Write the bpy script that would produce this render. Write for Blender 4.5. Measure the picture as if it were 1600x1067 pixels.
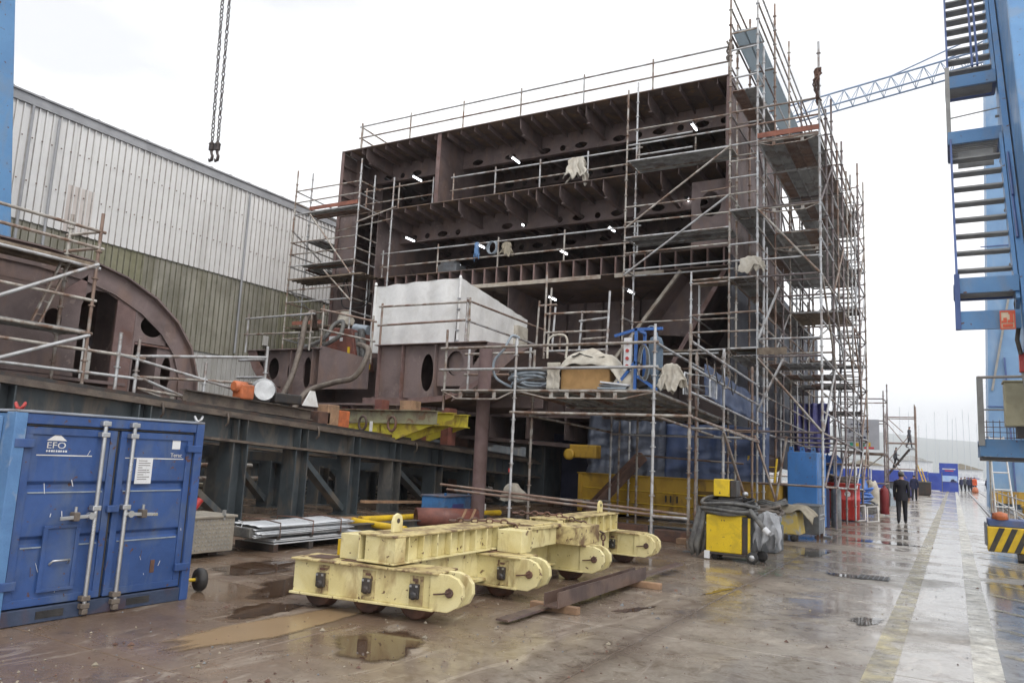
import bpy, math, random
from math import radians as rad, sin, cos, pi
from mathutils import Vector, Matrix, Quaternion, noise as mnoise
rnd = random.Random(7)
for o in list(bpy.data.objects): bpy.data.objects.remove(o)
S = bpy.context.scene
C = S.collection

# ------------------------------------------------------------------ camera
cam_d = bpy.data.cameras.new('camera'); cam = bpy.data.objects.new('camera', cam_d); C.objects.link(cam)
cam_d.sensor_width = 36; cam_d.lens = 27.0; cam_d.clip_start = 0.05; cam_d.clip_end = 20000
_Y = Vector((690, 210, 1200)).normalized()
_Z = Vector((400, -8033, 1200)); _Z = (_Z - _Y*_Z.dot(_Y)).normalized(); _X = _Y.cross(_Z)
R3 = Matrix((_X, _Y, _Z))                       # camera (right, down, forward) -> world
m3 = Matrix((R3.col[0], -R3.col[1], -R3.col[2])).transposed()
cam.matrix_world = Matrix.Translation((0, 0, 1.75)) @ m3.to_4x4()
S.camera = cam

# ------------------------------------------------------------------ overcast sky, weak soft sun, exposure
SUN_EL, SUN_AZ = 48, 118                        # azimuth clockwise from +Y
W = bpy.data.worlds.new('World'); S.world = W; W.use_nodes = True
nt = W.node_tree; nt.nodes.clear()
out = nt.nodes.new('ShaderNodeOutputWorld'); bg = nt.nodes.new('ShaderNodeBackground')
sky = nt.nodes.new('ShaderNodeTexSky'); sky.sky_type = 'NISHITA'; sky.sun_disc = False
sky.sun_elevation = rad(SUN_EL); sky.sun_rotation = rad(SUN_AZ); sky.dust_density = 4; sky.air_density = 1.2
mul = nt.nodes.new('ShaderNodeMix'); mul.data_type = 'RGBA'
tc = nt.nodes.new('ShaderNodeTexCoord'); mp = nt.nodes.new('ShaderNodeMapping'); mp.inputs['Scale'].default_value = (1.2, 1.2, 3)
nz = nt.nodes.new('ShaderNodeTexNoise'); nz.inputs['Scale'].default_value = 1.6; nz.inputs['Detail'].default_value = 5
cr = nt.nodes.new('ShaderNodeValToRGB')
cr.color_ramp.elements[0].position = .34; cr.color_ramp.elements[0].color = (6.5, 6.6, 6.85, 1)
cr.color_ramp.elements[1].position = .6; cr.color_ramp.elements[1].color = (11.2, 11.2, 11.2, 1)
mul.inputs['Factor'].default_value = .93        # cloud cover over the clear sky
nt.links.new(tc.outputs['Generated'], mp.inputs['Vector']); nt.links.new(mp.outputs[0], nz.inputs['Vector'])
nt.links.new(nz.outputs['Fac'], cr.inputs['Fac']); nt.links.new(sky.outputs[0], mul.inputs['A']); nt.links.new(cr.outputs[0], mul.inputs['B'])
nt.links.new(mul.outputs['Result'], bg.inputs['Color']); bg.inputs['Strength'].default_value = .095
nt.links.new(bg.outputs[0], out.inputs['Surface'])
sd = bpy.data.lights.new('sun', 'SUN'); sun = bpy.data.objects.new('sun', sd); C.objects.link(sun)
sd.energy = 0.9; sd.angle = rad(25); sd.color = (1, .97, .93)
sdir = Vector((sin(rad(SUN_AZ))*cos(rad(SUN_EL)), cos(rad(SUN_AZ))*cos(rad(SUN_EL)), sin(rad(SUN_EL))))
sun.rotation_euler = sdir.to_track_quat('Z', 'Y').to_euler()
S.view_settings.view_transform = 'Standard'; S.view_settings.look = 'None'
S.view_settings.exposure = 0.68; S.view_settings.gamma = 1; S.view_settings.use_curve_mapping = False
S.render.engine = 'CYCLES'; S.render.resolution_x = 1024; S.render.resolution_y = 682
S.cycles.max_bounces = 5; S.cycles.diffuse_bounces = 2; S.cycles.glossy_bounces = 2; S.cycles.transparent_max_bounces = 8
S.cycles.volume_bounces = 2; S.cycles.use_adaptive_sampling = True; S.cycles.adaptive_threshold = .02

# ------------------------------------------------------------------ helpers
def wl(o):
    v = Vector((0, 0, 0))
    while o is not None: v += o.location; o = o.parent
    return v
def props(o, label=None, cat=None, group=None, kind=None):
    if label: o['label'] = label
    if cat: o['category'] = cat
    if group: o['group'] = group
    if kind: o['kind'] = kind
    return o
def thing(name, label, cat, loc=(0, 0, 0), group=None, kind=None):
    o = bpy.data.objects.new(name, None); C.objects.link(o); o.location = loc; o.empty_display_size = .2
    return props(o, label, cat, group, kind)
def link(name, me, parent=None):
    o = bpy.data.objects.new(name, me); C.objects.link(o)
    if parent is not None: o.parent = parent
    return o
class MB:
    def __init__(s, shear=0): s.v = []; s.f = []; s.sm = []; s.mi = []; s.cur = 0; s.shear = shear
    def add(s, vs, fs, smooth=False):
        b = len(s.v); s.v += [tuple(v) for v in vs]
        for f in fs: s.f.append(tuple(i+b for i in f)); s.sm.append(smooth); s.mi.append(s.cur)
        return s
    def box(s, x0, x1, y0, y1, z0, z1):
        return s.add([(x0,y0,z0),(x1,y0,z0),(x1,y1,z0),(x0,y1,z0),(x0,y0,z1),(x1,y0,z1),(x1,y1,z1),(x0,y1,z1)],
                     [(3,2,1,0),(4,5,6,7),(0,1,5,4),(1,2,6,5),(2,3,7,6),(3,0,4,7)])
    def obox(s, c, ax, h):                         # centre, three axis vectors, half sizes
        c = Vector(c); a = [Vector(x).normalized()*k for x, k in zip(ax, h)]
        vs = [c+a[0]*i+a[1]*j+a[2]*k for k in (-1,1) for i, j in ((-1,-1),(1,-1),(1,1),(-1,1))]
        return s.add(vs, [(3,2,1,0),(4,5,6,7),(0,1,5,4),(1,2,6,5),(2,3,7,6),(3,0,4,7)])
    def beam(s, p0, p1, w, h, up=(0,0,1)):         # rectangular bar between two points
        p0, p1 = Vector(p0), Vector(p1); d = (p1-p0); L = d.length; d.normalize(); up = Vector(up)
        sd_ = d.cross(up)
        if sd_.length < 1e-4: sd_ = d.cross(Vector((0,1,0)))
        sd_.normalize(); u = sd_.cross(d)
        return s.obox((p0+p1)/2, (d, sd_, u), (L/2, w/2, h/2))
    def tube(s, p0, p1, r, n=8, r1=None, caps=True):
        p0, p1 = Vector(p0), Vector(p1); d = (p1-p0).normalized(); a = d.orthogonal().normalized(); b = d.cross(a)
        r1 = r if r1 is None else r1
        vs = []
        for p, q in ((p0, r), (p1, r1)):
            vs += [p+(a*cos(2*pi*i/n)+b*sin(2*pi*i/n))*q for i in range(n)]
        s.add(vs, [(i, (i+1) % n, n+(i+1) % n, n+i) for i in range(n)], True)
        if caps: s.add(vs, [tuple(range(n-1, -1, -1)), tuple(range(n, 2*n))])
        return s
    def path(s, pts, r, n=6, close=False):
        pts = [Vector(p) for p in pts]; k = len(pts); vs = []; prev = None
        for i, p in enumerate(pts):
            t = (pts[(i+1) % k]-pts[i-1]) if close else (pts[min(i+1, k-1)]-pts[max(i-1, 0)])
            t.normalize()
            a = t.orthogonal().normalized() if prev is None else (prev-t*prev.dot(t)).normalized()
            prev = a; b = t.cross(a)
            rr = r[i] if isinstance(r, (list, tuple)) else r
            vs += [p+(a*cos(2*pi*j/n)+b*sin(2*pi*j/n))*rr for j in range(n)]
        fs = []
        for i in range(k if close else k-1):
            i2 = (i+1) % k
            for j in range(n): fs.append((i*n+j, i*n+(j+1) % n, i2*n+(j+1) % n, i2*n+j))
        s.add(vs, fs, True)
        if not close: s.add(vs, [tuple(range(n-1, -1, -1)), tuple(range((k-1)*n, k*n))])
        return s
    def prism(s, poly, o, u, v, w, t):             # 2D poly in plane (o,u,v), extruded along w by t
        o, u, v, w = Vector(o), Vector(u), Vector(v), Vector(w); n = len(poly)
        vs = [o+u*a+v*b for a, b in poly]; vs += [p+w*t for p in vs]
        return s.add(vs, [tuple(range(n-1, -1, -1)), tuple(range(n, 2*n))]+[(i, (i+1) % n, n+(i+1) % n, n+i) for i in range(n)])
    def lathe(s, prof, o, axis=(0,0,1), n=16):     # prof: (r, h)
        o = Vector(o); d = Vector(axis).normalized(); a = d.orthogonal().normalized(); b = d.cross(a); vs = []
        for r, h in prof: vs += [o+d*h+(a*cos(2*pi*i/n)+b*sin(2*pi*i/n))*r for i in range(n)]
        k = len(prof)
        s.add(vs, [(j*n+i, j*n+(i+1) % n, (j+1)*n+(i+1) % n, (j+1)*n+i) for j in range(k-1) for i in range(n)], True)
        if prof[0][0] > 1e-4: s.add(vs[:n], [tuple(range(n-1, -1, -1))])
        if prof[-1][0] > 1e-4: s.add(vs[-n:], [tuple(range(n))])
        return s
    def holed(s, cells, o, u, v, w, t):            # plate made of cells (u0,u1,v0,v1,hole) ; hole=(cu,cv,ru,rv) or None
        o, u, v, w = Vector(o), Vector(u), Vector(v), Vector(w)
        for u0, u1, v0, v1, hole in cells:
            if not hole:
                s.prism([(u0,v0),(u1,v0),(u1,v1),(u0,v1)], o, u, v, w, t); continue
            cu, cv, ru, rv = hole; n = 20; outer = []; inner = []
            for i in range(n):
                a = 2*pi*(i+.5)/n; ca, sa = cos(a), sin(a)
                k = 1e9
                if ca > 1e-6: k = min(k, (u1-cu)/ca)
                if ca < -1e-6: k = min(k, (u0-cu)/ca)
                if sa > 1e-6: k = min(k, (v1-cv)/sa)
                if sa < -1e-6: k = min(k, (v0-cv)/sa)
                outer.append((cu+ca*k, cv+sa*k)); inner.append((cu+ru*ca, cv+rv*sa))
            # snap the nearest outer point to each corner
            for c in ((u0,v0),(u1,v0),(u1,v1),(u0,v1)):
                j = min(range(n), key=lambda q: (outer[q][0]-c[0])**2+(outer[q][1]-c[1])**2); outer[j] = c
            P = [o+u*a+v*b for a, b in outer+inner]; P += [p+w*t for p in P]
            fs = []
            for i in range(n):
                j = (i+1) % n
                fs += [(i, n+i, n+j, j), (2*n+i, 2*n+j, 3*n+j, 3*n+i), (n+i, 3*n+i, 3*n+j, n+j), (i, j, 2*n+j, 2*n+i)]
            s.add(P, fs)
        return s
    def sheet(s, nu, nv, fn):
        vs = [fn(i/nu, j/nv) for j in range(nv+1) for i in range(nu+1)]
        return s.add(vs, [(j*(nu+1)+i, j*(nu+1)+i+1, (j+1)*(nu+1)+i+1, (j+1)*(nu+1)+i) for j in range(nv) for i in range(nu)], True)
    def mesh(s, name, mat=None, off=(0, 0, 0)):
        ox, oy, oz = off
        k = s.shear
        vs = [(x-ox, y-oy, z-oz-(k*(y-23.3) if k else 0)) for x, y, z in s.v]
        me = bpy.data.meshes.new(name); me.from_pydata(vs, [], s.f)
        me.polygons.foreach_set('use_smooth', s.sm); me.polygons.foreach_set('material_index', s.mi)
        if mat is not None:
            for m in (mat if isinstance(mat, (list, tuple)) else [mat]): me.materials.append(m)
        me.update(); return me
    def build(s, name, mat, parent=None, bevel=0, solid=0):
        o = link(name, s.mesh(name, mat, wl(parent)), parent)
        if solid:
            md = o.modifiers.new('thickness', 'SOLIDIFY'); md.thickness = solid; md.offset = 0
        if bevel:
            md = o.modifiers.new('bevel', 'BEVEL'); md.width = bevel; md.segments = 2; md.limit_method = 'ANGLE'
        return o
    def top(s, name, mat, label, cat, loc=(0, 0, 0), group=None, kind=None, bevel=0, solid=0):
        me = s.mesh(name, mat, loc); o = link(name, me); o.location = loc
        if solid:
            md = o.modifiers.new('thickness', 'SOLIDIFY'); md.thickness = solid; md.offset = 0
        if bevel:
            md = o.modifiers.new('bevel', 'BEVEL'); md.width = bevel; md.segments = 2; md.limit_method = 'ANGLE'
        return props(o, label, cat, group, kind)
def struct(name, mb, mat, bevel=0):
    o = mb.build(name, mat, None, bevel); o['kind'] = 'structure'; return o

# ------------------------------------------------------------------ materials
def mat(name, c, c2=None, rough=.6, rv=.12, metal=0, scale=1.5, bump=.15, bscale=30, stain=None, samt=.6, sscale=.8, streak=0, lo=.42, hi=.62, spec=.5, slo=.5, shi=.62, vary=0, coat=0, trans=0, chips=0, chipc=(.11, .05, .03), chips_scale=11):
    m = bpy.data.materials.new(name); m.use_nodes = True; n = m.node_tree; N = n.nodes; L = n.links
    b = N['Principled BSDF']; b.inputs['Metallic'].default_value = metal; b.inputs['Specular IOR Level'].default_value = spec
    if coat: b.inputs['Coat Weight'].default_value = coat; b.inputs['Coat Roughness'].default_value = .15
    g = N.new('ShaderNodeNewGeometry'); pos = g.outputs['Position']
    def noise(sc, det=5, vec=None, dist=0):
        t = N.new('ShaderNodeTexNoise'); t.inputs['Scale'].default_value = sc; t.inputs['Detail'].default_value = det
        t.inputs['Roughness'].default_value = .6; t.inputs['Distortion'].default_value = dist
        L.new(vec or pos, t.inputs['Vector']); return t.outputs['Fac']
    def ramp(x, a, b_):
        r = N.new('ShaderNodeMapRange'); r.inputs['From Min'].default_value = a; r.inputs['From Max'].default_value = b_
        L.new(x, r.inputs['Value']); return r.outputs[0]
    def mix(f, A, B):
        x = N.new('ShaderNodeMix'); x.data_type = 'RGBA'; L.new(f, x.inputs['Factor'])
        for s_, q in (('A', A), ('B', B)):
            if isinstance(q, tuple): x.inputs[s_].default_value = (*q, 1)
            else: L.new(q, x.inputs[s_])
        return x.outputs['Result']
    def scaled(f, k):
        q = N.new('ShaderNodeMath'); q.operation = 'MULTIPLY'; L.new(f, q.inputs[0]); q.inputs[1].default_value = k; return q.outputs[0]
    vec = pos
    if streak:
        mp_ = N.new('ShaderNodeMapping'); mp_.inputs['Scale'].default_value = (1, 1, streak); L.new(pos, mp_.inputs['Vector']); vec = mp_.outputs[0]
    n1 = noise(scale, 4, None, .4)
    col = mix(ramp(n1, lo, hi), tuple(c), tuple(c2 or [x*.75 for x in c]))
    if stain:
        n2 = noise(sscale*2.2, 5, vec, .6)
        col = mix(scaled(ramp(n2, slo, shi), samt), col, tuple(stain))
    fine = noise(bscale*2, 2)
    col = mix(scaled(ramp(fine, .45, .8), .16), col, tuple(x*.45 for x in c))
    if chips:
        col = mix(scaled(ramp(noise(chips_scale, 5, None, .3), .655-.03*chips, .68-.03*chips), .9), col, tuple(chipc))
    if vary:
        oi = N.new('ShaderNodeObjectInfo'); hs = N.new('ShaderNodeHueSaturation'); L.new(col, hs.inputs['Color'])
        L.new(ramp(oi.outputs['Random'], 0, 1), hs.inputs['Value'])
        r_ = hs.inputs['Value'].links[0].from_node; r_.inputs['To Min'].default_value = 1-vary; r_.inputs['To Max'].default_value = 1+vary
        col = hs.outputs[0]
    L.new(col, b.inputs['Base Color'])
    rr = ramp(n1, .3, .7); rn = rr.node; rn.inputs['To Min'].default_value = max(.02, rough-rv); rn.inputs['To Max'].default_value = min(1, rough+rv)
    L.new(rr, b.inputs['Roughness'])
    if trans: b.inputs['Transmission Weight'].default_value = trans
    if bump:
        bp = N.new('ShaderNodeBump'); bp.inputs['Strength'].default_value = bump; bp.inputs['Distance'].default_value = .02
        L.new(noise(bscale, 3), bp.inputs['Height']); L.new(bp.outputs[0], b.inputs['Normal'])
    return m
def emis(name, c, s):
    m = bpy.data.materials.new(name); m.use_nodes = True; b = m.node_tree.nodes['Principled BSDF']
    b.inputs['Base Color'].default_value = (*c, 1); b.inputs['Emission Color'].default_value = (*c, 1); b.inputs['Emission Strength'].default_value = s
    return m
RUST = (.13, .055, .03)
PR = mat('hull_primer', chips=1.2, chips_scale=4, chipc=(.22, .168, .155), c=(.195, .146, .140), c2=(.125, .093, .089), rough=.58, scale=.9, stain=(.22, .145, .115), samt=.55, sscale=1.0, streak=.35, bump=.25, bscale=9)
PR2 = mat('deck_primer_rusty', chips=1.5, chips_scale=5, chipc=(.24, .15, .08), c=(.155, .112, .094), c2=(.105, .076, .064), rough=.65, scale=1.1, stain=(.21, .13, .07), samt=.6, sscale=.6, bump=.2, bscale=12)
PRE = mat('primer_edge', (.20, .13, .12), (.14, .09, .085), rough=.6, scale=2, stain=RUST, samt=.5)
GALV = [mat('galvanised_tube', (.52, .53, .54), (.40, .40, .40), rough=.42, metal=.35, scale=2.5, bump=0, stain=(.2, .13, .09), samt=.7, sscale=1.1, vary=.12),
        mat('worn_galvanised_tube', (.46, .44, .40), (.31, .28, .25), rough=.5, metal=.3, scale=3, bump=0, stain=(.17, .09, .055), samt=.9, sscale=1.4, slo=.44, vary=.15),
        mat('rusty_tube', (.31, .22, .175), (.20, .13, .10), rough=.6, metal=.3, scale=3, bump=0, stain=(.36, .34, .31), samt=.7, sscale=1.3, vary=.15)]
GALV.append(mat('dark_silhouette_tube', (.20, .165, .165), (.13, .105, .105), rough=.6, metal=.2, scale=3, bump=0, stain=(.30, .27, .25), samt=.6, sscale=1.4, vary=.2))  # dark colour standing in for tubes silhouetted against the sky
TW = [45, 40, 15, 0]
PLANK = mat('steel_plank', (.40, .41, .41), (.28, .285, .285), rough=.5, metal=.15, scale=2.5, stain=(.13, .085, .06), samt=.6, vary=.2)
PLANKW = mat('timber_plank', (.24, .19, .14), (.15, .115, .085), rough=.75, scale=4, stain=(.08, .06, .045), samt=.6, vary=.25, bump=.3)
TOE = mat('red_toe_board', (.33, .12, .075), (.22, .085, .06), rough=.7, scale=3, stain=(.15, .08, .06), samt=.5)
REDTAPE = mat('red_marking_paint', (.55, .05, .04), (.42, .05, .04), bump=0)
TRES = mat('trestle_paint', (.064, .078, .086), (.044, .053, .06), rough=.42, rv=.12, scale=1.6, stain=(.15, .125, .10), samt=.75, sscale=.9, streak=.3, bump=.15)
TRES2 = mat('trestle_paint_worn', (.15, .14, .125), (.07, .075, .075), rough=.5, scale=1.2, stain=(.05, .055, .06), samt=.8, sscale=.9, streak=.3, bump=.15)
TRESF = mat('beam_flange_rust', (.15, .12, .095), (.09, .07, .058), rough=.5, scale=3, stain=(.055, .05, .048), samt=.7)
CREAM = mat('cream_yellow_paint', chips=.6, c=(.74, .66, .36), c2=(.64, .55, .26), rough=.5, scale=2.2, stain=(.30, .19, .075), samt=.75, sscale=2.0, streak=.35, slo=.53, shi=.70, bump=.08)
CREAMD = mat('cream_yellow_dirty', chips=1.6, c=(.60, .50, .24), c2=(.40, .31, .14), rough=.6, scale=3.2, stain=(.13, .07, .04), samt=.9, sscale=2.4, slo=.46, shi=.62, bump=.12)
RUSTM = mat('rusty_steel', (.15, .075, .05), (.09, .05, .038), rough=.65, scale=4, stain=(.06, .045, .042), samt=.7, bump=.3)
RUSTB = mat('red_brown_primed_steel', (.21, .075, .055), (.14, .055, .045), rough=.55, scale=3, stain=(.09, .05, .045), samt=.6)
DARK = mat('dark_metal', (.035, .034, .035), (.055, .045, .038), rough=.5, scale=6, stain=RUST, samt=.4)
CHAINM = mat('chain_steel', (.085, .068, .062), (.05, .042, .042), rough=.55, metal=.4, scale=8, bump=0)
BLUEC = mat('container_blue', chips=.4, c=(.040, .092, .265), c2=(.029, .070, .205), rough=.45, scale=1.6, stain=(.10, .135, .21), samt=.75, sscale=1.8, streak=.4, slo=.47, shi=.7, bump=.15, bscale=8)
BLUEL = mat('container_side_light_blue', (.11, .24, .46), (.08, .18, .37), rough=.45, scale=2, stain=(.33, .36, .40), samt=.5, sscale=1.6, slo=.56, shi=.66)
SKYB = mat('crane_blue', chips=.2, c=(.115, .27, .50), c2=(.09, .225, .44), rough=.42, scale=.7, stain=(.20, .25, .32), samt=.45, sscale=.9, streak=.4, bump=.1)
SKYB2 = mat('crane_blue_dark', (.07, .12, .30), (.055, .095, .24), rough=.45, scale=1.5, stain=(.16, .14, .16), samt=.4)
LBLUE = mat('cabinet_blue', chips=.2, c=(.05, .20, .53), c2=(.04, .17, .46), rough=.45, scale=1.2, stain=(.10, .16, .25), samt=.5, sscale=1.0, streak=.3)
BLUET = mat('blue_paint_box', (.06, .20, .46), (.05, .15, .34), rough=.5, scale=4, stain=(.12, .12, .13), samt=.6)
WHITE = mat('white_sheet', (.78, .78, .77), (.70, .70, .69), rough=.5, scale=1.2, stain=(.60, .58, .54), samt=.35, bump=.35, bscale=5)
WHITEP = mat('white_paint', (.75, .75, .74), (.66, .65, .63), rough=.5, scale=3, stain=(.4, .36, .3), samt=.4)
PAPER = mat('paper', (.72, .73, .75), (.66, .67, .69), rough=.7, bump=0)
YEL = mat('machine_yellow', chips=.2, chips_scale=16, c=(.74, .52, .018), c2=(.66, .45, .016), rough=.4, scale=2, stain=(.40, .27, .03), samt=.45, sscale=1.6)
YELD = mat('ochre_yellow_paint', (.55, .34, .035), (.42, .25, .03), rough=.5, scale=1.1, stain=(.16, .09, .03), samt=.75, sscale=.9, streak=.4)
OLIVE = mat('olive_worn_beam', (.28, .27, .17), (.20, .17, .12), rough=.55, scale=3, stain=(.18, .09, .05), samt=.8, sscale=1.6)
YELG = mat('cradle_yellow', (.62, .55, .06), (.50, .40, .05), rough=.5, scale=2, stain=(.20, .11, .05), samt=.7, sscale=1.3)
YELP = mat('safety_yellow', (.72, .48, .02), (.62, .40, .02), rough=.45, scale=3, stain=(.25, .16, .05), samt=.4)
HOSE = mat('grey_hose', (.15, .15, .145), (.085, .085, .085), rough=.55, scale=9, stain=(.24, .22, .19), samt=.5, bump=.15)
HOSEB = mat('brown_hose', (.17, .14, .115), (.11, .09, .075), rough=.6, scale=6, bump=.2)
HOSEL = mat('pale_blue_grey_hose', (.30, .35, .40), (.22, .26, .30), rough=.45, scale=8)
RUB = mat('black_rubber', (.025, .025, .026), (.045, .042, .04), rough=.6, scale=8)
TARPB = mat('blue_grey_tarp', (.07, .105, .215), (.05, .075, .15), rough=.42, scale=1.2, stain=(.13, .16, .23), samt=.25, sscale=.6, bump=.25, bscale=3.5)
TARPV = mat('violet_blue_tarp', (.085, .085, .27), (.06, .06, .20), rough=.45, scale=2, bump=.6, bscale=4)
TARPBR = mat('bright_blue_tarp', (.04, .15, .52), (.03, .11, .42), rough=.4, scale=3, stain=(.3, .38, .52), samt=.4, bump=.8, bscale=6)
TARPW = mat('off_white_cover', (.58, .545, .47), (.47, .43, .36), rough=.7, scale=3, stain=(.27, .23, .18), samt=.5, bump=.6, bscale=9)
TARPG = mat('green_tarp', (.04, .30, .19), (.03, .23, .15), rough=.5, scale=3, bump=.6, bscale=8)
TARPS = mat('silver_grey_cover', (.45, .46, .48), (.34, .35, .37), rough=.4, scale=4, bump=.8, bscale=9)
CANV = mat('canvas_beige', (.33, .29, .22), (.24, .21, .16), rough=.8, scale=4, bump=.5, bscale=12)
ALU = mat('aluminium', (.55, .56, .57), (.44, .45, .46), rough=.35, metal=.8, scale=3, bump=.1)
CHK = mat('chequer_plate', (.44, .40, .33), (.35, .32, .27), rough=.45, metal=.5, scale=3, bump=.1)
GALS = mat('galvanised_sheet', (.66, .68, .70), (.56, .59, .62), rough=.35, metal=.1, scale=2.5, bump=.1, bscale=8)
GREYB = mat('grey_metal_box', (.17, .185, .20), (.12, .13, .145), rough=.45, scale=3, stain=(.09, .075, .06), samt=.5)
ORNG = mat('orange_paint', (.55, .16, .06), (.40, .12, .05), rough=.5, scale=6, stain=(.15, .08, .05), samt=.5)
REDP = mat('red_paint', (.48, .035, .03), (.38, .03, .03), rough=.4, scale=3, stain=(.2, .06, .05), samt=.4)
TIM = mat('timber_block', (.36, .22, .13), (.26, .16, .10), rough=.75, scale=5, stain=(.12, .08, .05), samt=.5, bump=.3)
CARD = mat('cardboard', (.45, .27, .11), (.37, .22, .09), rough=.8, scale=4, bump=.1)
BEIGE = mat('beige_cabinet', (.46, .42, .27), (.39, .35, .22), rough=.5, scale=3, stain=(.25, .22, .14), samt=.4)
GREYST = mat('stair_tread_grey', (.36, .355, .34), (.28, .275, .26), rough=.6, scale=3, bump=.1)
PALEB = mat('pale_blue_steel', (.20, .35, .56), (.17, .30, .50), rough=.5, scale=.5, stain=(.36, .42, .50), samt=.4, sscale=.4, streak=.3)
WALLU = mat('white_cladding', (.80, .795, .785), (.74, .735, .725), rough=.55, scale=.5, stain=(.46, .445, .42), samt=.5, sscale=1.0, streak=.06, slo=.52, shi=.7, vary=.045, bump=.05)
WALLM = mat('mossy_fibre_cement', (.35, .335, .285), (.25, .24, .20), rough=.85, scale=.7, stain=(.165, .155, .10), samt=.6, sscale=.9, streak=.07, slo=.45, shi=.65, vary=.10, bump=.2)
WALLG = mat('green_algae_cladding', (.28, .27, .18), (.21, .205, .13), rough=.85, scale=1, stain=(.30, .29, .22), samt=.5, sscale=1.2, streak=.07, bump=.2)
WALLL = mat('pale_lower_cladding', (.54, .535, .52), (.45, .445, .43), rough=.7, scale=.6, stain=(.30, .29, .25), samt=.5, sscale=1, streak=.07, vary=.05)
WALLP = mat('pinkish_faded_panel', (.68, .63, .60), (.62, .57, .54), rough=.6, scale=1, stain=(.40, .32, .28), samt=.4, sscale=1, streak=.1)
FASC = mat('roof_fascia_grey', (.36, .365, .38), (.30, .305, .32), rough=.5, scale=1, bump=.05)
LAMP = emis('lit_fluorescent_tube', (.92, .96, 1.0), 6)
CLOTHN = mat('dark_navy_cloth', (.012, .013, .02), (.02, .02, .028), rough=.85, scale=6, bump=.2)
CLOTHB = mat('navy_blue_cloth', (.02, .025, .07), (.03, .035, .09), rough=.85, scale=6, bump=.2)
CLOTHG = mat('grey_work_cloth', (.10, .105, .12), (.075, .08, .09), rough=.9, scale=6)
CLOTHO = mat('orange_jacket_cloth', (.75, .12, .03), (.62, .10, .03), rough=.8, scale=6)
SKIN = mat('skin', (.45, .27, .20), (.40, .23, .17), rough=.55, scale=9, bump=0)
HAIR = mat('dark_hair', (.03, .022, .018), (.05, .04, .035), rough=.7, scale=20)
HOARD = mat('blue_hoarding', (.035, .075, .40), (.03, .06, .34), rough=.5, scale=1, stain=(.08, .12, .40), samt=.5)
REDW = mat('red_lettering', (.6, .06, .07), (.6, .06, .07), bump=0)

def translucent_mat(name, c):
    m = bpy.data.materials.new(name); m.use_nodes = True; N = m.node_tree.nodes; L = m.node_tree.links; b = N['Principled BSDF']
    b.inputs['Base Color'].default_value = (*c, 1); b.inputs['Roughness'].default_value = .5
    t = N.new('ShaderNodeBsdfTranslucent'); t.inputs['Color'].default_value = (*c, 1); x = N.new('ShaderNodeMixShader'); x.inputs[0].default_value = .6
    L.new(b.outputs[0], x.inputs[1]); L.new(t.outputs[0], x.inputs[2]); L.new(x.outputs[0], N['Material Output'].inputs['Surface']); return m
GRPP = translucent_mat('translucent_deck_panel', (.50, .56, .60))
def worn_alpha(m, lo, hi, sc=3.0, attr=None):
    """lets worn-off paint (or the thin rim of a puddle) show the ground underneath"""
    N = m.node_tree.nodes; L = m.node_tree.links; out_ = N['Material Output']; src = out_.inputs['Surface'].links[0].from_socket
    g = N.new('ShaderNodeNewGeometry'); t = N.new('ShaderNodeTexNoise'); t.inputs['Scale'].default_value = sc; t.inputs['Detail'].default_value = 5; t.inputs['Roughness'].default_value = .7
    L.new(g.outputs['Position'], t.inputs['Vector']); v = t.outputs['Fac']
    if attr:
        a = N.new('ShaderNodeAttribute'); a.attribute_name = attr; q = N.new('ShaderNodeMath'); q.operation = 'MULTIPLY_ADD'; q.inputs[1].default_value = .8; L.new(v, q.inputs[0]); L.new(a.outputs['Fac'], q.inputs[2]); v = q.outputs[0]
    r = N.new('ShaderNodeMapRange'); r.inputs['From Min'].default_value = lo; r.inputs['From Max'].default_value = hi; L.new(v, r.inputs['Value'])
    tr_ = N.new('ShaderNodeBsdfTransparent'); x = N.new('ShaderNodeMixShader'); L.new(r.outputs[0], x.inputs[0]); L.new(tr_.outputs[0], x.inputs[1]); L.new(src, x.inputs[2]); L.new(x.outputs[0], out_.inputs['Surface'])

PLANKR = mat('rusty_steel_plank', (.24, .15, .11), (.16, .10, .08), rough=.6, scale=3, stain=(.30, .29, .28), samt=.5, vary=.2)
NAVY = mat('dark_navy_hull_paint', (.016, .018, .032), (.026, .026, .040), rough=.5, scale=.8, stain=(.055, .042, .045), samt=.5, sscale=.8, streak=.3)

FLANKU = mat('grimy_shaded_cladding_flank', (.44, .42, .40), (.33, .30, .28), rough=.7, scale=2, stain=(.50, .49, .47), samt=.6, sscale=2.0, bump=0)  # rib flank colours: lap grime plus the rib's shading painted in
FLANKM = mat('grimy_shaded_cement_flank', (.155, .145, .10), (.11, .105, .07), rough=.9, scale=2, stain=(.22, .21, .16), samt=.6, sscale=1.5, bump=0)
FLANKL = mat('grimy_shaded_pale_flank', (.36, .35, .33), (.30, .29, .27), rough=.8, scale=2, bump=0)
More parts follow.
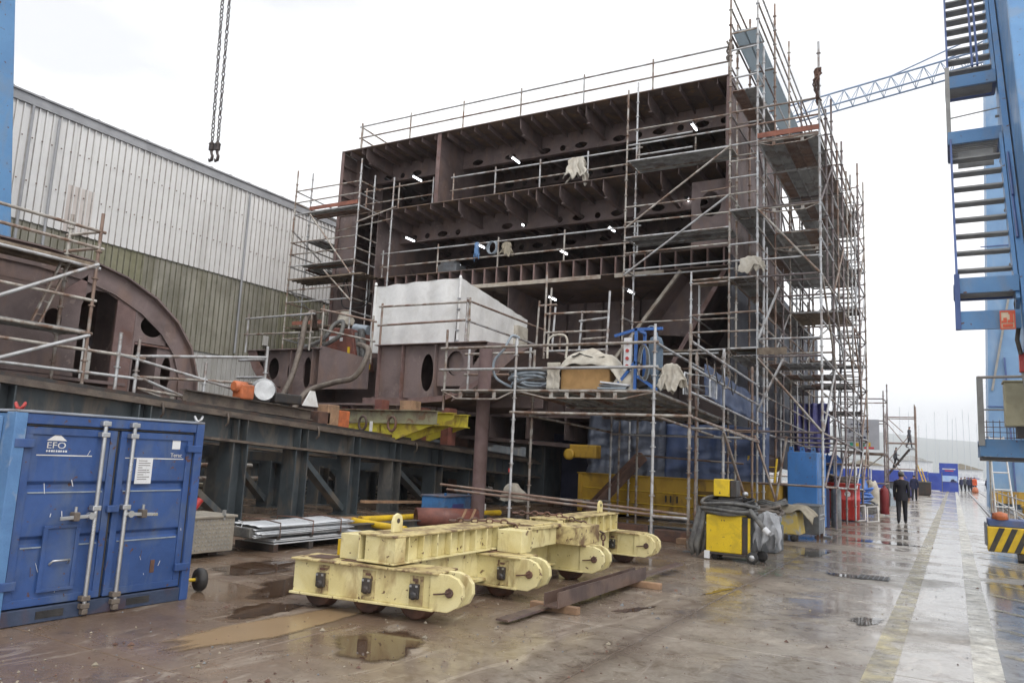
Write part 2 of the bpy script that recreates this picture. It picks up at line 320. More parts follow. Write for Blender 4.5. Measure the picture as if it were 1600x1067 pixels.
# ================================================================== setting: ground, quay, water, hills
def ground_mat(name='wet_concrete', brown=True):
    m = bpy.data.materials.new(name); m.use_nodes = True; n = m.node_tree; N = n.nodes; L = n.links; b = N['Principled BSDF']
    g = N.new('ShaderNodeNewGeometry'); pos = g.outputs['Position']
    sep = N.new('ShaderNodeSeparateXYZ'); L.new(pos, sep.inputs[0])
    def noise(sc, det=4, vec=None, dist=.5, ro=.6):
        t = N.new('ShaderNodeTexNoise'); t.inputs['Scale'].default_value = sc; t.inputs['Detail'].default_value = det
        t.inputs['Distortion'].default_value = dist; t.inputs['Roughness'].default_value = ro; L.new(vec or pos, t.inputs['Vector']); return t.outputs['Fac']
    def rmp(x, a, c, t0=0, t1=1):
        r = N.new('ShaderNodeMapRange'); r.inputs['From Min'].default_value = a; r.inputs['From Max'].default_value = c
        r.inputs['To Min'].default_value = t0; r.inputs['To Max'].default_value = t1; L.new(x, r.inputs['Value']); return r.outputs[0]
    def mix(f, A, B):
        x = N.new('ShaderNodeMix'); x.data_type = 'RGBA'
        if isinstance(f, float): x.inputs['Factor'].default_value = f
        else: L.new(f, x.inputs['Factor'])
        for s_, q in (('A', A), ('B', B)):
            if isinstance(q, tuple): x.inputs[s_].default_value = (*q, 1)
            else: L.new(q, x.inputs[s_])
        return x.outputs['Result']
    def mth(op, a, c):
        q = N.new('ShaderNodeMath'); q.operation = op
        for i, k in enumerate((a, c)):
            if isinstance(k, (int, float)): q.inputs[i].default_value = k
            else: L.new(k, q.inputs[i])
        return q.outputs[0]
    mpn = N.new('ShaderNodeMapping'); mpn.inputs['Scale'].default_value = (1.0, .28, 1); L.new(pos, mpn.inputs['Vector'])
    big = noise(.55); med = noise(1.7, 5); fine = noise(26, 4); strk = noise(1.1, 5, mpn.outputs[0])
    mpt = N.new('ShaderNodeMapping'); mpt.inputs['Scale'].default_value = (.22, 1.0, 1); L.new(pos, mpt.inputs['Vector'])
    trn = noise(1.0, 5, mpt.outputs[0], .3)
    col = mix(rmp(med, .35, .65), (.335, .295, .245), (.235, .205, .17))
    # iron-brown run-off lies on the work side of the apron, grey concrete on the road side
    xb = mth('ADD', sep.outputs['X'], mth('MULTIPLY', mth('SUBTRACT', big, .5), 5.0))
    xb = mth('ADD', xb, mth('MULTIPLY', mth('SUBTRACT', strk, .5), 3.0))
    brown_f = rmp(xb, -2.0, -5.6, 0, 1)
    col = mix(mth('MULTIPLY', brown_f, .88), col, mix(rmp(big, .35, .6), (.105, .060, .036), (.195, .125, .078)))
    road = rmp(mth('ADD', sep.outputs['X'], mth('MULTIPLY', mth('SUBTRACT', big, .5), 1.6)), -2.2, .2)
    col = mix(mth('MULTIPLY', road, .7), col, (.34, .335, .32))
    col = mix(rmp(strk, .52, .75, 0, .6), col, (.15, .105, .075))
    col = mix(rmp(noise(.9, 5, None, 1.2), .6, .68, 0, .6), col, (.075, .055, .045))
    mid = noise(4.3, 5, None, .8, .7)
    col = mix(rmp(mid, .48, .66, 0, .6), col, (.105, .072, .05))
    col = mix(rmp(noise(2.6, 5, mpn.outputs[0], 1.5, .7), .56, .66, 0, .45), col, (.46, .40, .33))
    jd = mth('ABSOLUTE', mth('ADD', mth('ADD', sep.outputs['X'], 2.75), mth('MULTIPLY', mth('SUBTRACT', mid, .5), .55)), 0)
    col = mix(rmp(jd, .22, .02, 0, .65), col, (.09, .062, .047))
    spk = noise(7, 5, None, 0, .7)
    col = mix(rmp(spk, .66, .72, 0, .35), col, (.5, .47, .43))
    col = mix(rmp(fine, .4, .75, 0, .30), col, (.08, .068, .058))
    L.new(col, b.inputs['Base Color'])
    wet = mth('ADD', mth('MULTIPLY', big, .55), mth('MULTIPLY', trn, .45))
    wet = mth('ADD', wet, mth('MULTIPLY', road, .05))
    r0 = rmp(wet, .42, .55, .46, .11)
    r0 = mth('ADD', r0, rmp(fine, .3, .8, -.05, .07))
    L.new(r0, b.inputs['Roughness']); b.inputs['Specular IOR Level'].default_value = .5
    bp = N.new('ShaderNodeBump'); bp.inputs['Distance'].default_value = .01
    L.new(rmp(wet, .41, .54, .4, .06), bp.inputs['Strength'])
    L.new(noise(14, 4), bp.inputs['Height']); L.new(bp.outputs[0], b.inputs['Normal'])
    return m
GR = ground_mat()
g = MB(); g.box(-400, 120, -60, 116, -3, -.03)
gobj = struct('ground', g, GR)
# cast concrete slabs of the apron, each with its own edges and open joints
xs = [-12.2, -8.9, -5.25, -2.75, 1.25, 3.6, 7.5]
ys = [1.0, 4.1, 7.9, 12.4, 17.0, 21.8, 26.8, 32, 38, 45, 53]
for i in range(len(xs)-1):
    for j in range(len(ys)-1):
        gp = .004
        mb = MB(); mb.box(xs[i]+gp, xs[i+1]-gp, ys[j]+gp, ys[j+1]-gp, -.2, rnd.uniform(-.003, 0))
        mb.build('concrete_slab', GR, gobj, bevel=.01)
mb = MB(); mb.box(-12.2, 7.5, 53.02, 114, -.2, -.001); mb.build('far_apron_slab', GR, gobj)
mb = MB(); mb.box(-60, -12.22, -20, 114, -.2, -.005); mb.build('work_side_slab', GR, gobj)
mb = MB(); mb.box(7.52, 30, -20, 114, -.2, -.005); mb.build('quay_edge_slab', GR, gobj)
# painted lines
YLINE = mat('worn_yellow_line', (.52, .45, .24), (.40, .36, .25), rough=.42, rv=.2, scale=2.5, stain=(.28, .26, .22), samt=.9, sscale=1.6, slo=.44, shi=.6, bump=.1)
WLINE = mat('worn_white_line', (.80, .78, .70), (.68, .66, .59), rough=.38, rv=.2, scale=2.5, stain=(.32, .30, .26), samt=.7, sscale=1.5, slo=.5, shi=.64, bump=.1)
worn_alpha(YLINE, .30, .72, 3.2); worn_alpha(WLINE, .22, .68, 3.2)
def line_strip(p0, p1, w, m, name):
    p0, p1 = Vector((*p0, .004)), Vector((*p1, .004)); d = (p1-p0).normalized(); sd_ = Vector((d.y, -d.x, 0))*w/2
    mb = MB(); n = max(1, int((p1-p0).length/1.5))
    mb.sheet(1, n, lambda u, v: tuple(p0+(p1-p0)*v+sd_*(2*u-1)*(1+.05*sin(v*n*3.1))))
    o = mb.build(name, m); o['kind'] = 'structure'; return o
line_strip((-.62, 5), (-.62, 112), .24, YLINE, 'yellow_lane_line')
line_strip((.22, 5), (.22, 112), .24, WLINE, 'white_edge_line')
for k in range(14):
    y = 8.6+k*1.55
    line_strip((.42, y+.9), (1.3, y), .13, YLINE, 'yellow_hatch_line')
# standing water
def puddle_mat(name, c, rough=.02):
    m = bpy.data.materials.new(name); m.use_nodes = True; b = m.node_tree.nodes['Principled BSDF']; N = m.node_tree.nodes; L = m.node_tree.links
    b.inputs['Roughness'].default_value = rough; b.inputs['Specular IOR Level'].default_value = .5; b.inputs['IOR'].default_value = 1.33
    t = N.new('ShaderNodeTexNoise'); t.inputs['Scale'].default_value = 1.3; t.inputs['Detail'].default_value = 5
    g = N.new('ShaderNodeNewGeometry'); L.new(g.outputs['Position'], t.inputs['Vector'])
    x = N.new('ShaderNodeMix'); x.data_type = 'RGBA'; L.new(t.outputs['Fac'], x.inputs['Factor'])
    x.inputs['A'].default_value = (*c, 1); x.inputs['B'].default_value = (*[q*.65 for q in c], 1); L.new(x.outputs['Result'], b.inputs['Base Color'])
    bp = N.new('ShaderNodeBump'); bp.inputs['Strength'].default_value = .03; bp.inputs['Distance'].default_value = .01
    t2 = N.new('ShaderNodeTexNoise'); t2.inputs['Scale'].default_value = 9; L.new(g.outputs['Position'], t2.inputs['Vector']); L.new(t2.outputs['Fac'], bp.inputs['Height']); L.new(bp.outputs[0], b.inputs['Normal'])
    return m
PUD = puddle_mat('puddle_water', (.085, .052, .034)); PUDM = puddle_mat('muddy_water', (.34, .235, .135), .22); PUDG = puddle_mat('grey_puddle_water', (.10, .095, .09))
def puddle(cx, cy, rx, ry, ang, m, seed, jag=.35, z=.0035):
    r_ = random.Random(seed); n = 56; ph = [r_.uniform(0, 6.28) for _ in range(6)]; pts = []
    for i in range(n):
        a = 2*pi*i/n
        k = 1+jag*(.45*sin(2*a+ph[0])+.3*sin(3*a+ph[1])+.25*sin(5*a+ph[2])+.16*sin(9*a+ph[3])+.12*sin(14*a+ph[4])+.08*sin(23*a+ph[5]))
        x, y = rx*k*cos(a), ry*k*sin(a); pts.append((cx+x*cos(ang)-y*sin(ang), cy+x*sin(ang)+y*cos(ang), z))
    mb = MB(); mb.add([(cx, cy, z)]+[(cx+(p[0]-cx)*q, cy+(p[1]-cy)*q, z) for q in (.55, .8, 1.0) for p in pts], [(0, 1+i, 1+(i+1) % n) for i in range(n)]+[(1+j*n+i, 1+(j+1)*n+i, 1+(j+1)*n+(i+1) % n, 1+j*n+(i+1) % n) for j in range(2) for i in range(n)])
    o = mb.build('puddle', m); o['kind'] = 'structure'
    at = o.data.attributes.new('edge', 'FLOAT', 'POINT'); at.data.foreach_set('value', [1.0]+[1.0]*n+[.55]*n+[0.0]*n)
    return o
for m_ in (PUD, PUDM, PUDG): worn_alpha(m_, .50, 1.0, 3.0, 'edge')
puddle(-5.75, 5.75, .30, 1.6, -.03, PUDM, 3, .3)
puddle(-4.55, 5.75, .46, .55, .2, PUD, 5, .25)
puddle(-7.2, 7.6, .55, 1.0, .2, PUD, 6, .35)
puddle(-8.6, 8.0, .5, .8, 0, PUD, 9, .35)
puddle(-6.4, 6.1, .3, .45, .4, PUD, 15, .4)
puddle(-1.55, 14.5, .42, .3, 0, PUDG, 8, .3)
puddle(-.95, 10.4, .17, .34, -.5, PUDG, 11, .5)
puddle(-1.6, 22.0, .75, .5, .3, PUDG, 12, .6)
puddle(-2.6, 17.6, .22, .9, -.1, PUDG, 13, .6)
puddle(-3.35, 9.0, .07, .45, -.25, PUD, 18, .7)
puddle(-2.9, 11.2, .06, .4, -.2, PUD, 19, .7)
puddle(-1.1, 27.5, .6, .4, .3, PUDG, 21, .6)
puddle(1.0, 13.2, .35, .12, .2, PUDG, 22, .6)
# crumbs of rust, gravel and weld slag scattered over the apron
mb = MB(); rl = random.Random(77)
for k in range(2600):
    y = 3.2+rl.random()**1.6*26; x = rl.uniform(-9.5, 1.0) if rl.random() < .35 else rl.gauss(-4.2, 1.7)
    s_ = rl.uniform(.004, .016)*(1+(rl.random() < .06)*1.5); a = rl.uniform(0, pi); p = [(s_*cos(a+q*2.1)*rl.uniform(.6, 1.2), s_*sin(a+q*2.1)*rl.uniform(.6, 1.2)) for q in range(3)]
    mb.cur = rl.choice((0, 0, 1, 2))
    mb.add([(x+p[0][0], y+p[0][1], .001), (x+p[1][0], y+p[1][1], .001), (x+p[2][0], y+p[2][1], .001), (x, y, .002+s_*.7)], [(0, 1, 3), (1, 2, 3), (2, 0, 3)])
o = mb.build('yard_litter', [RUSTM, GREYB, CANV]); o['kind'] = 'stuff'; o['label'] = 'scattered crumbs of rust and gravel on the wet concrete'
# drain cover set in the road
t = thing('drain_cover', 'rectangular steel drain cover set in the wet road', 'drain', (-1.2, 14.6, .005))
MB().box(-1.45, -.98, 14.35, 14.85, .005, .012).build('frame', GREYB, t)
for k in range(6): MB().box(-1.42+k*.075, -1.37+k*.075, 14.38, 14.82, .012, .02).build('bar', DARK, t)
# water and hills beyond the quay
WAT = puddle_mat('harbour_water', (.10, .13, .15), .08)
struct('water', MB().add([(-6000, 116.2, -1.2), (6000, 116.2, -1.2), (6000, 9000, -1.2), (-6000, 9000, -1.2)], [(0, 1, 2, 3)]), WAT)
HILL = mat('wooded_hill', (.075, .10, .075), (.10, .115, .09), rough=.9, scale=.01, bump=0)
def hillf(u, v):
    x = -2600+5200*u; y = 3300+2200*v
    h = (250+55*sin(u*7+1.0)+28*sin(u*17+2)+14*mnoise.noise((u*23, v*5, 1)))*sin(pi*min(1, v*1.05+.0))
    return (x, y, -3+max(0, h))
struct('hills', MB().sheet(80, 12, hillf), HILL)
HZ = MB(); HZ.box(-7000, 7000, -300, 8000, -6, 370)
hz = HZ.build('haze', None); hz['kind'] = 'stuff'; hz['label'] = 'pale rain mist over the harbour and the far hills'
hm = bpy.data.materials.new('rain_haze'); hm.use_nodes = True; hm.node_tree.nodes.clear()
ho = hm.node_tree.nodes.new('ShaderNodeOutputMaterial'); hv = hm.node_tree.nodes.new('ShaderNodeVolumePrincipled')
hv.inputs['Color'].default_value = (.96, .97, 1, 1); hv.inputs['Density'].default_value = .00028; hv.inputs['Anisotropy'].default_value = .2
hm.node_tree.links.new(hv.outputs[0], ho.inputs['Volume']); hz.data.materials.append(hm)
USE_HAZE = True
if not USE_HAZE: bpy.data.objects.remove(hz)

# ================================================================== warehouse on the left
XW = -27.0
wh = thing('warehouse', 'long white corrugated warehouse with a mossy grey middle band behind the hull blocks', 'warehouse', (XW, 20, 0))
def corr_mesh(name, w, z0, z1, pitch, depth, m, dark_flanks=(1,)):
    mb = MB(); n = int(round(w/pitch)); prof = []
    for i in range(n):
        a = i*pitch; prof += [(a, 0), (a+pitch*.66, 0), (a+pitch*.73, depth), (a+pitch*.88, depth)]
    prof.append((n*pitch, 0))
    vs = []
    for z in (z0, z1): vs += [(d, a, z) for a, d in prof]
    k = len(prof); mb.add(vs, [(i, i+1, k+i+1, k+i) for i in range(k-1)]); mb.mi = [1 if i % 4 in dark_flanks else 0 for i in range(k-1)]  # darker flanks carry lap grime and rib shading put into the colour
    return mb.mesh(name, m)
zA, zB, zC = 5.35, 8.75, 12.75
mu = corr_mesh('upper_sheet', 1.0, zB, zC, .25, .06, [WALLU, FLANKU])
mm = corr_mesh('middle_sheet', 1.0, zA, zB+.12, .25, .06, [WALLM, FLANKM], (1, 3))
mg = corr_mesh('green_sheet', 1.0, zA, zB+.12, .25, .06, [WALLG, FLANKM], (1, 3))
ml = corr_mesh('lower_sheet', 1.0, 0, zA+.1, .25, .045, [WALLL, FLANKL])
mpk = corr_mesh('faded_sheet', 1.0, zB, zB+1.7, .25, .06, [WALLP, FLANKU])
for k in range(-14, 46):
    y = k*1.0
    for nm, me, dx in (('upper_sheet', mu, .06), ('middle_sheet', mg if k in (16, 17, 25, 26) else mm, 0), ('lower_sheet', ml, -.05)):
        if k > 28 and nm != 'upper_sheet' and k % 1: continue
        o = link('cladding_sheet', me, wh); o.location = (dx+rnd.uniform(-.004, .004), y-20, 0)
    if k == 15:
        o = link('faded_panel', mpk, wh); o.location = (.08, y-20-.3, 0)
MB().box(XW-.35, XW+.16, -16, 46, zC-.02, zC+.30).build('fascia', FASC, wh)
MB().box(XW-.12, XW+.22, -16, 46, zC+.30, zC+.36).build('gutter', FASC, wh)
MB().add([(XW-.3, -16, zC+.36), (XW-.3, 46, zC+.36), (XW-16, 46, zC+3.4), (XW-16, -16, zC+3.4)], [(0, 1, 2, 3)]).build('roof', WALLL, wh)
MB().box(XW-30, XW-.12, 45.9, 46, 0, zC).build('end_wall', WALLL, wh)
mb = MB()
for k in range(60): mb.box(XW+.1, XW+.2, -13.6+k, -13.5+k, zC+.36, zC+.40)
o = mb.build('roof_bolts', FASC, wh)
for y, z0, z1 in ((14.1, 7.0, 12.6), (13.2, 6.5, 12.7), (22.6, 5.5, 12.6)): MB().tube((XW+.17, y, z0), (XW+.17, y, z1), .045).build('downpipe', FASC, wh)
for z in (10.1, 11.6):
    mb = MB()
    for k in range(150):
        mb.obox((XW+.125, -9+k*.333, z-.002*k*0), ((1,0,0),(0,1,0),(0,0,1)), (.012, .02, .02))
    o = mb.build('fixing_screws', RUSTM, wh); o['kind'] = 'stuff'
MB().obox((XW+.1, 24.3, 6.3), ((1,0,0),(0,1,0),(0,0,1)), (.06, .12, .22)).build('wall_lamp', WHITEP, wh)

# ================================================================== slipway trestle (slopes towards the water)
def zt(y): return 2.52-.056*(y-6.5)
tr = thing('slipway_trestle', 'dark green-grey steel slipway trestle of long beams on H columns behind the container', 'trestle', (-14.5, 14, 0))
def hcol(mb, x, y, z0, z1, w=.42, d=.40, t=.035):    # H section, flanges facing +-Y
    mb.box(x-w/2, x+w/2, y-d/2, y-d/2+t, z0, z1); mb.box(x-w/2, x+w/2, y+d/2-t, y+d/2, z0, z1); mb.box(x-t/2, x+t/2, y-d/2+t, y+d/2-t, z0, z1)
def lbeam(x, y0, y1, dz, h, w, name, mt, mt2):
    mb = MB()
    for a, b, c in ((-w/2, w/2, (0, -.05)), (-.02, .02, (-.05, -h+.05)), (-w/2, w/2, (-h+.05, -h))):
        vs = []
        for y in (y0, y1):
            z = zt(y)+dz
            vs += [(x+a, y, z+c[1]), (x+b, y, z+c[1]), (x+b, y, z+c[0]), (x+a, y, z+c[0])]
        mb.add(vs, [(0,1,2,3), (7,6,5,4), (0,4,5,1), (1,5,6,2), (2,6,7,3), (3,7,4,0)])
        mb.cur = 0 if mb.cur else 1
    mb.mi = [1 if i < 6 or i >= 12 else 0 for i in range(len(mb.f))]
    return mb.build(name, [mt, mt2], tr)
for x in (-13.0, -15.6, -18.2, -20.8): lbeam(x, -4, 36, 0, .54, .50, 'main_beam', TRES, TRESF)
ycol = [-1.5, 1.3, 4.0, 6.5, 8.9, 11.18, 12.94, 14.75, 16.4, 18.35, 20.15, 22.4, 25, 28, 31]
for r_i, x in enumerate((-13.0, -15.6, -18.2, -20.8)):
    for k, y in enumerate(ycol):
        yy = y+(.0 if r_i == 0 else rnd.uniform(-.25, .4)); mb = MB()
        hcol(mb, x, yy, .12, zt(yy)-.54); mb.box(x-.3, x+.3, yy-.3, yy+.3, .0, .12)
        mb.build('column', TRES2 if rnd.random() < .45 else TRES, tr)
        if k % 2 == 0 and k < len(ycol)-1 and r_i in (0, 1):
            MB().beam((x, yy+.25, zt(yy)-.8), (x, ycol[k+1]-.2, .25), .12, .26, (1, 0, 0)).build('brace', TRES, tr)
        if r_i == 0:
            for s_ in (-.12, .12):
                MB().box(x+.03, x+.23, yy+s_-.012, yy+s_+.012, zt(yy)-.49, zt(yy)-.06).build('web_stiffener', TRES, tr)
for k in range(0, len(ycol), 1):
    MB().beam((-13.25, ycol[k], zt(ycol[k])-.72), (-21, ycol[k], zt(ycol[k])-.72), .16, .2).build('cross_beam', TRES, tr)
# flange strip and rail on top of the front beam
for dz, w_, mt in ((.035, .30, TRESF), (.11, .09, DARK)):
    MB().beam((-13.0, -4, zt(-4)+dz), (-13.0, 36, zt(36)+dz), w_, .07).build('launch_rail', mt, tr)
for y in (9.2, 13.3, 17.1, 10.7): MB().path([(-12.72, y, zt(y)+.02), (-12.68, y, zt(y)-.08), (-12.70, y+.02, zt(y)-.18), (-12.78, y+.03, zt(y)-.24)], .022).build('hook', TRESF, tr)
# low plinth the columns stand on
MB().box(-21.5, -12.5, -6, 36, -.01, .10).top('plinth', GR, 'low concrete plinth carrying the trestle columns', 'plinth', (-17, 14, 0), bevel=.02)
# clutter under the trestle
MB().beam((-12.0, 14.2, .5), (-12.0, 16.6, .42), .14, .06).top('timber_plank', TIM, 'pale timber plank lying between trestle columns', 'plank', (-12, 15.4, .4))
MB().box(-12.15, -11.8, 12.8, 13.9, .10, .16).top('timber_sheet', TIM, 'flat dark board on the plinth by the silver bundle', 'board', (-12, 13.3, .1))
for i, (y, z) in enumerate(((12.2, 1.1), (15.6, .75), (18.8, .9))):
    MB().tube((-16.9, y-3, z), (-16.9, y+3, z), .06).top('stored_pipe', GALV[1], ('long grey pipe stored deep under the trestle, nearest end', 'long grey pipe stored low under the trestle middle', 'long grey pipe stored under the trestle far end')[i], 'pipe', (-16.9, y, z))
OR2 = mat('stored_orange', (.45, .18, .06), (.3, .12, .05)); CR2 = mat('stored_cream', (.5, .45, .33), (.3, .27, .2))
stack = [('orange crate deep under the trestle', OR2, 13.2, .5), ('cream crate deep under the trestle', CR2, 10.4, .6), ('grey crate under the trestle behind the blue box', GREYB, 17.4, .5), ('pale crate stacked under the far trestle bay', CR2, 15.3, .4), ('brown crate under the trestle beside the orange one', TIM, 14.1, .7)]
for lab, m_, y, h in stack:
    t = thing('crate', lab, 'crate', (-19.4, y, .1))
    for a in (0, 1, 2): MB().box(-19.8, -19.0, y-.4, y+.4, .12+a*h/3, .1+(a+1)*h/3-.02).build('slat', m_, t)
    for b_ in (-.36, .36): MB().box(-18.99, -18.95, y+b_-.04, y+b_+.04, .11, .1+h).build('corner_post', m_, t)
# ================================================================== the big hull block on the slip
SH = .035; FY = 23.3; XL, XR = -22.2, -5.8; BY = 31.6
def sz(z, y): return z-SH*(y-23.3)
hb = thing('hull_block', 'huge dark brown open-ended ship section with three decks and side shells', 'ship section', (-14, 27, 2.5))
def hp(name, mb, m=PR, parent=None): mb.shear = SH; return mb.build(name, m, parent or hb)
ZT, Z2, Z3, Z3B = 14.1, 11.25, 8.45, 7.88
hp('side_shell', MB().box(XL-.04, XL, FY, BY, 3.4, ZT))
hp('side_shell', MB().box(XR, XR+.04, FY, BY, 8.2, ZT))
hp('lower_side_shell', MB().box(XR, XR+.04, FY, BY, 2.4, 8.198), NAVY)
hp('top_deck', MB().box(XL+.003, XR-.003, FY-.05, BY, ZT, ZT+.03), PR2)
hp('middle_deck', MB().box(XL+.003, XR-.003, FY, BY, Z2, Z2+.03), PR2)
hp('lower_deck', MB().box(XL+2.2, XR-.003, FY, BY, Z3, Z3+.03), PR2)
hp('lower_deck_bottom_plate', MB().box(XL+2.2, XR-.003, FY, BY, Z3B-.03, Z3B), PR2)
# cells between the two plates of the lower deck: one web plate each
x = XL+2.3; k = 0
web = MB().box(-.012, .012, 0, 3.2, Z3B+.001, Z3-.001); web.v = [(a, b, c-SH*b) for a, b, c in web.v]; webm = web.mesh('web_plate', PR)
edge = MB().box(-.03, .03, -.012, 0, Z3B+.001, Z3-.001).mesh('web_flange', PRE)
while x < XR-.1:
    o = link('web_plate', webm, hb); o.location = (x+14, FY+.02-27, -2.5)
    o = link('web_flange', edge, hb); o.location = (x+14+(.0), FY+.018-27, -2.5)
    x += .515; k += 1
hp('lower_deck_back', MB().box(XL+2.2, XR, FY+3.25, FY+3.3, Z3B, Z3))
# light longitudinals and deep brackets under the decks
lg = MB(); lg.box(-.008, .008, 0, BY-FY-.1, -.17, 0); lg.box(-.03, .008, 0, BY-FY-.1, -.19, -.17); lg.v = [(a, b, c-SH*b) for a, b, c in lg.v]; lgm = lg.mesh('deck_longitudinal', PR)
dg = MB(); dg.add([], [])
dg.prism([(0, 0), (0, -.42), (.25, -.55), (8, -.55), (8, 0)], (-.01, 0, 0), (0, 1, 0), (0, 0, 1), (1, 0, 0), .02)
dg.box(-.07, .07, .25, 8, -.575, -.55); dg.v = [(a, b, c-SH*b) for a, b, c in dg.v]; dgm = dg.mesh('deep_girder', PR)
for zd, deep in ((ZT, (-20.9, -13.55, -8.6, -10.9)), (Z2, (-19.6, -16.1, -14.05, -12.75, -11.8, -10.15, -8.1))):
    x = XL+.45
    while x < XR-.2:
        if min(abs(x-d) for d in deep) > .2:
            o = link('deck_longitudinal', lgm, hb); o.location = (x+14, FY+.02-27, zd-.002-2.5)
        x += .62
    for d in deep:
        o = link('deep_girder', dgm, hb); o.location = (d+14, FY+.05-27, zd-.003-2.5)
# transverse web frames with lightening holes
for zd in (ZT, Z2):
    for yy in (25.1, 27.7, 30.3):
        dep = .80; cells = []; u = 0; Wd = XR-XL-.02; q = 0
        while u < Wd-.01:
            w_ = min((.62, .92)[q % 2], Wd-u); big = q % 2
            cells.append((u, u+w_, -dep, -dep+.42, (u+w_/2, -dep+.22, .25 if big else .12, .12) if w_ > .4 and rnd.random() < .8 else None)); cells.append((u, u+w_, -dep+.42, 0, None)); u += w_; q += 1
        hp('web_frame', MB().holed(cells, (XL+.01, yy, zd-.004), (1, 0, 0), (0, 0, 1), (0, 1, 0), .02))
        hp('web_frame_flange', MB().box(XL+.01, XR-.01, yy-.10, yy+.10, zd-dep-.028, zd-dep-.004), PR)
# longitudinal bulkheads and back bulkhead with stiffeners
hp('longitudinal_bulkhead', MB().box(-17.25, -17.2, FY+.02, BY-.1, Z2+.031, ZT-.001))
hp('bulkhead_edge', MB().box(-17.26, -17.08, FY-.002, FY+.018, Z2+.032, ZT-.002), PRE)
hp('back_bulkhead', MB().box(XL+.01, XR-.01, BY-.08, BY-.04, 3.3, ZT-.002))
for x in [XL+1+k*.9 for k in range(17)]: hp('bulkhead_stiffener', MB().box(x-.01, x+.01, BY-.28, BY-.081, Z3+.05, ZT-.2))
# shell frames inside both sides
for yy in (24.2, 25.6, 27.0, 28.4, 29.8):
    for x0, x1 in ((XL+.001, XL+.4), (XR-.4, XR-.001)):
        hp('shell_frame', MB().box(x0, x1, yy, yy+.02, Z3+.05, ZT-.02))
for zz in (12.2, 12.9, 13.5, 9.2, 9.9, 10.5):
    for x0, x1 in ((XL+.002, XL+.14), (XR-.14, XR-.002)): hp('shell_longitudinal', MB().box(x0, x1, FY+.03, BY-.1, zz, zz+.015))
# left wing: column wall with openings down to the bilge
hp('wing_wall', MB().holed([(0, 1.0, 0, 1.6, (.5, .8, .26, .42)), (0, 1.0, 1.6, 4.0, None), (0, 1.0, 4.0, 5.05, (.5, 4.5, .25, .3)), (0, 1.0, 5.05, Z2-3.5, None)], (XL+.02, FY+.03, 3.5), (1, 0, 0), (0, 0, 1), (0, 1, 0), .03))
hp('wing_bulkhead', MB().box(XL+1.95, XL+2.0, FY+.3, BY-.2, 3.6, Z2-.02))
# lower hold: partition, back wall, hopper side plates
hp('hold_bulkhead', MB().box(XL+2, XR-1, 26.9, 26.94, 2.9, Z3B-.03))
for x in [-19+k*.75 for k in range(15)]: hp('hold_stiffener', MB().box(x-.01, x+.01, 26.72, 26.899, 3.0, Z3B-.05))
for zz in (4.6, 6.1): hp('hold_stringer', MB().box(-19.5, -7.6, 26.55, 26.9, zz, zz+.02))
hp('hold_partition', MB().box(-13.9, -13.86, FY+.35, 26.9, 3.2, Z3B-.04))
hp('deck_edge_strip', MB().box(-19.2, -10.1, FY-.06, FY-.03, Z3B-.16, Z3B-.02), mat('pale_edge_strip', (.42, .38, .32), (.33, .27, .21), scale=3, stain=RUST, samt=.5))
hp('deck_edge_strip', MB().box(-9.6, -7.9, FY-.06, FY-.03, Z3B-.16, Z3B-.02), bpy.data.materials['pale_edge_strip'])
def slab(p0, p1, y0, y1, t_=.03):
    (xa, za), (xb, zb) = p0, p1
    dx, dz = xb-xa, zb-za; l = math.hypot(dx, dz); nx, nz_ = -dz/l*t_, dx/l*t_
    return MB().prism([(xa, za), (xb, zb), (xb+nx, zb+nz_), (xa+nx, za+nz_)], (0, y0, 0), (1, 0, 0), (0, 0, 1), (0, 1, 0), y1-y0)
hp('hopper_plate', slab((-7.45, 7.84), (-10.0, 4.5), FY+.1, BY-1))
hp('hopper_edge', slab((-7.40, 7.84), (-10.05, 4.42), FY-.03, FY+.1, .10), bpy.data.materials['pale_edge_strip'])
hp('hopper_plate', slab((-6.15, 7.84), (-7.75, 4.9), FY+.4, BY-1))
hp('hopper_edge', slab((-6.1, 7.84), (-7.8, 4.8), FY+.3, FY+.4, .14), PRE)
hp('hopper_web', MB().prism([(-7.45, 7.8), (-6.15, 7.8), (-7.2, 5.9), (-8.8, 6.0)], (0, FY+1.2, 0), (1, 0, 0), (0, 0, 1), (0, 1, 0), .03))
hp('wing_web', MB().holed([(0, 1.3, 0, 2.3, (.62, 1.5, .34, .42))], (-7.13, FY+.3, Z3+.05), (1, 0, 0), (0, 0, 1), (0, 1, 0), .03))
hp('bilge_plate', MB().prism([(-5.8, 2.9), (-5.9, 2.3), (-6.5, 1.9), (-16, 2.3), (-16, 2.42), (-6.5, 2.05), (-5.98, 2.38), (-5.85, 2.9)], (0, FY+.8, 0), (1, 0, 0), (0, 0, 1), (0, 1, 0), 10))
hp('inner_bottom_plate', MB().box(-20, -6.4, FY+.6, BY+2, 3.1, 3.16))
for k in range(9): hp('bottom_floor_plate', MB().box(-19+k*1.5, -18.97+k*1.5, FY+.5, BY, 2.35, 3.1))
hp('lower_side_shell', MB().box(XR-.02, XR+.02, BY+.05, 41, 2.0, 8.8), NAVY)
# knife-edge bracket at the right wing, vertical face strips
hp('shell_edge', MB().box(XR-.14, XR-.003, FY-.02, FY-.003, Z3+.4, ZT-.01), PRE)
hp('shell_edge', MB().box(XL+.003, XL+.14, FY-.02, FY-.003, Z3-2.5, ZT-.01), PRE)

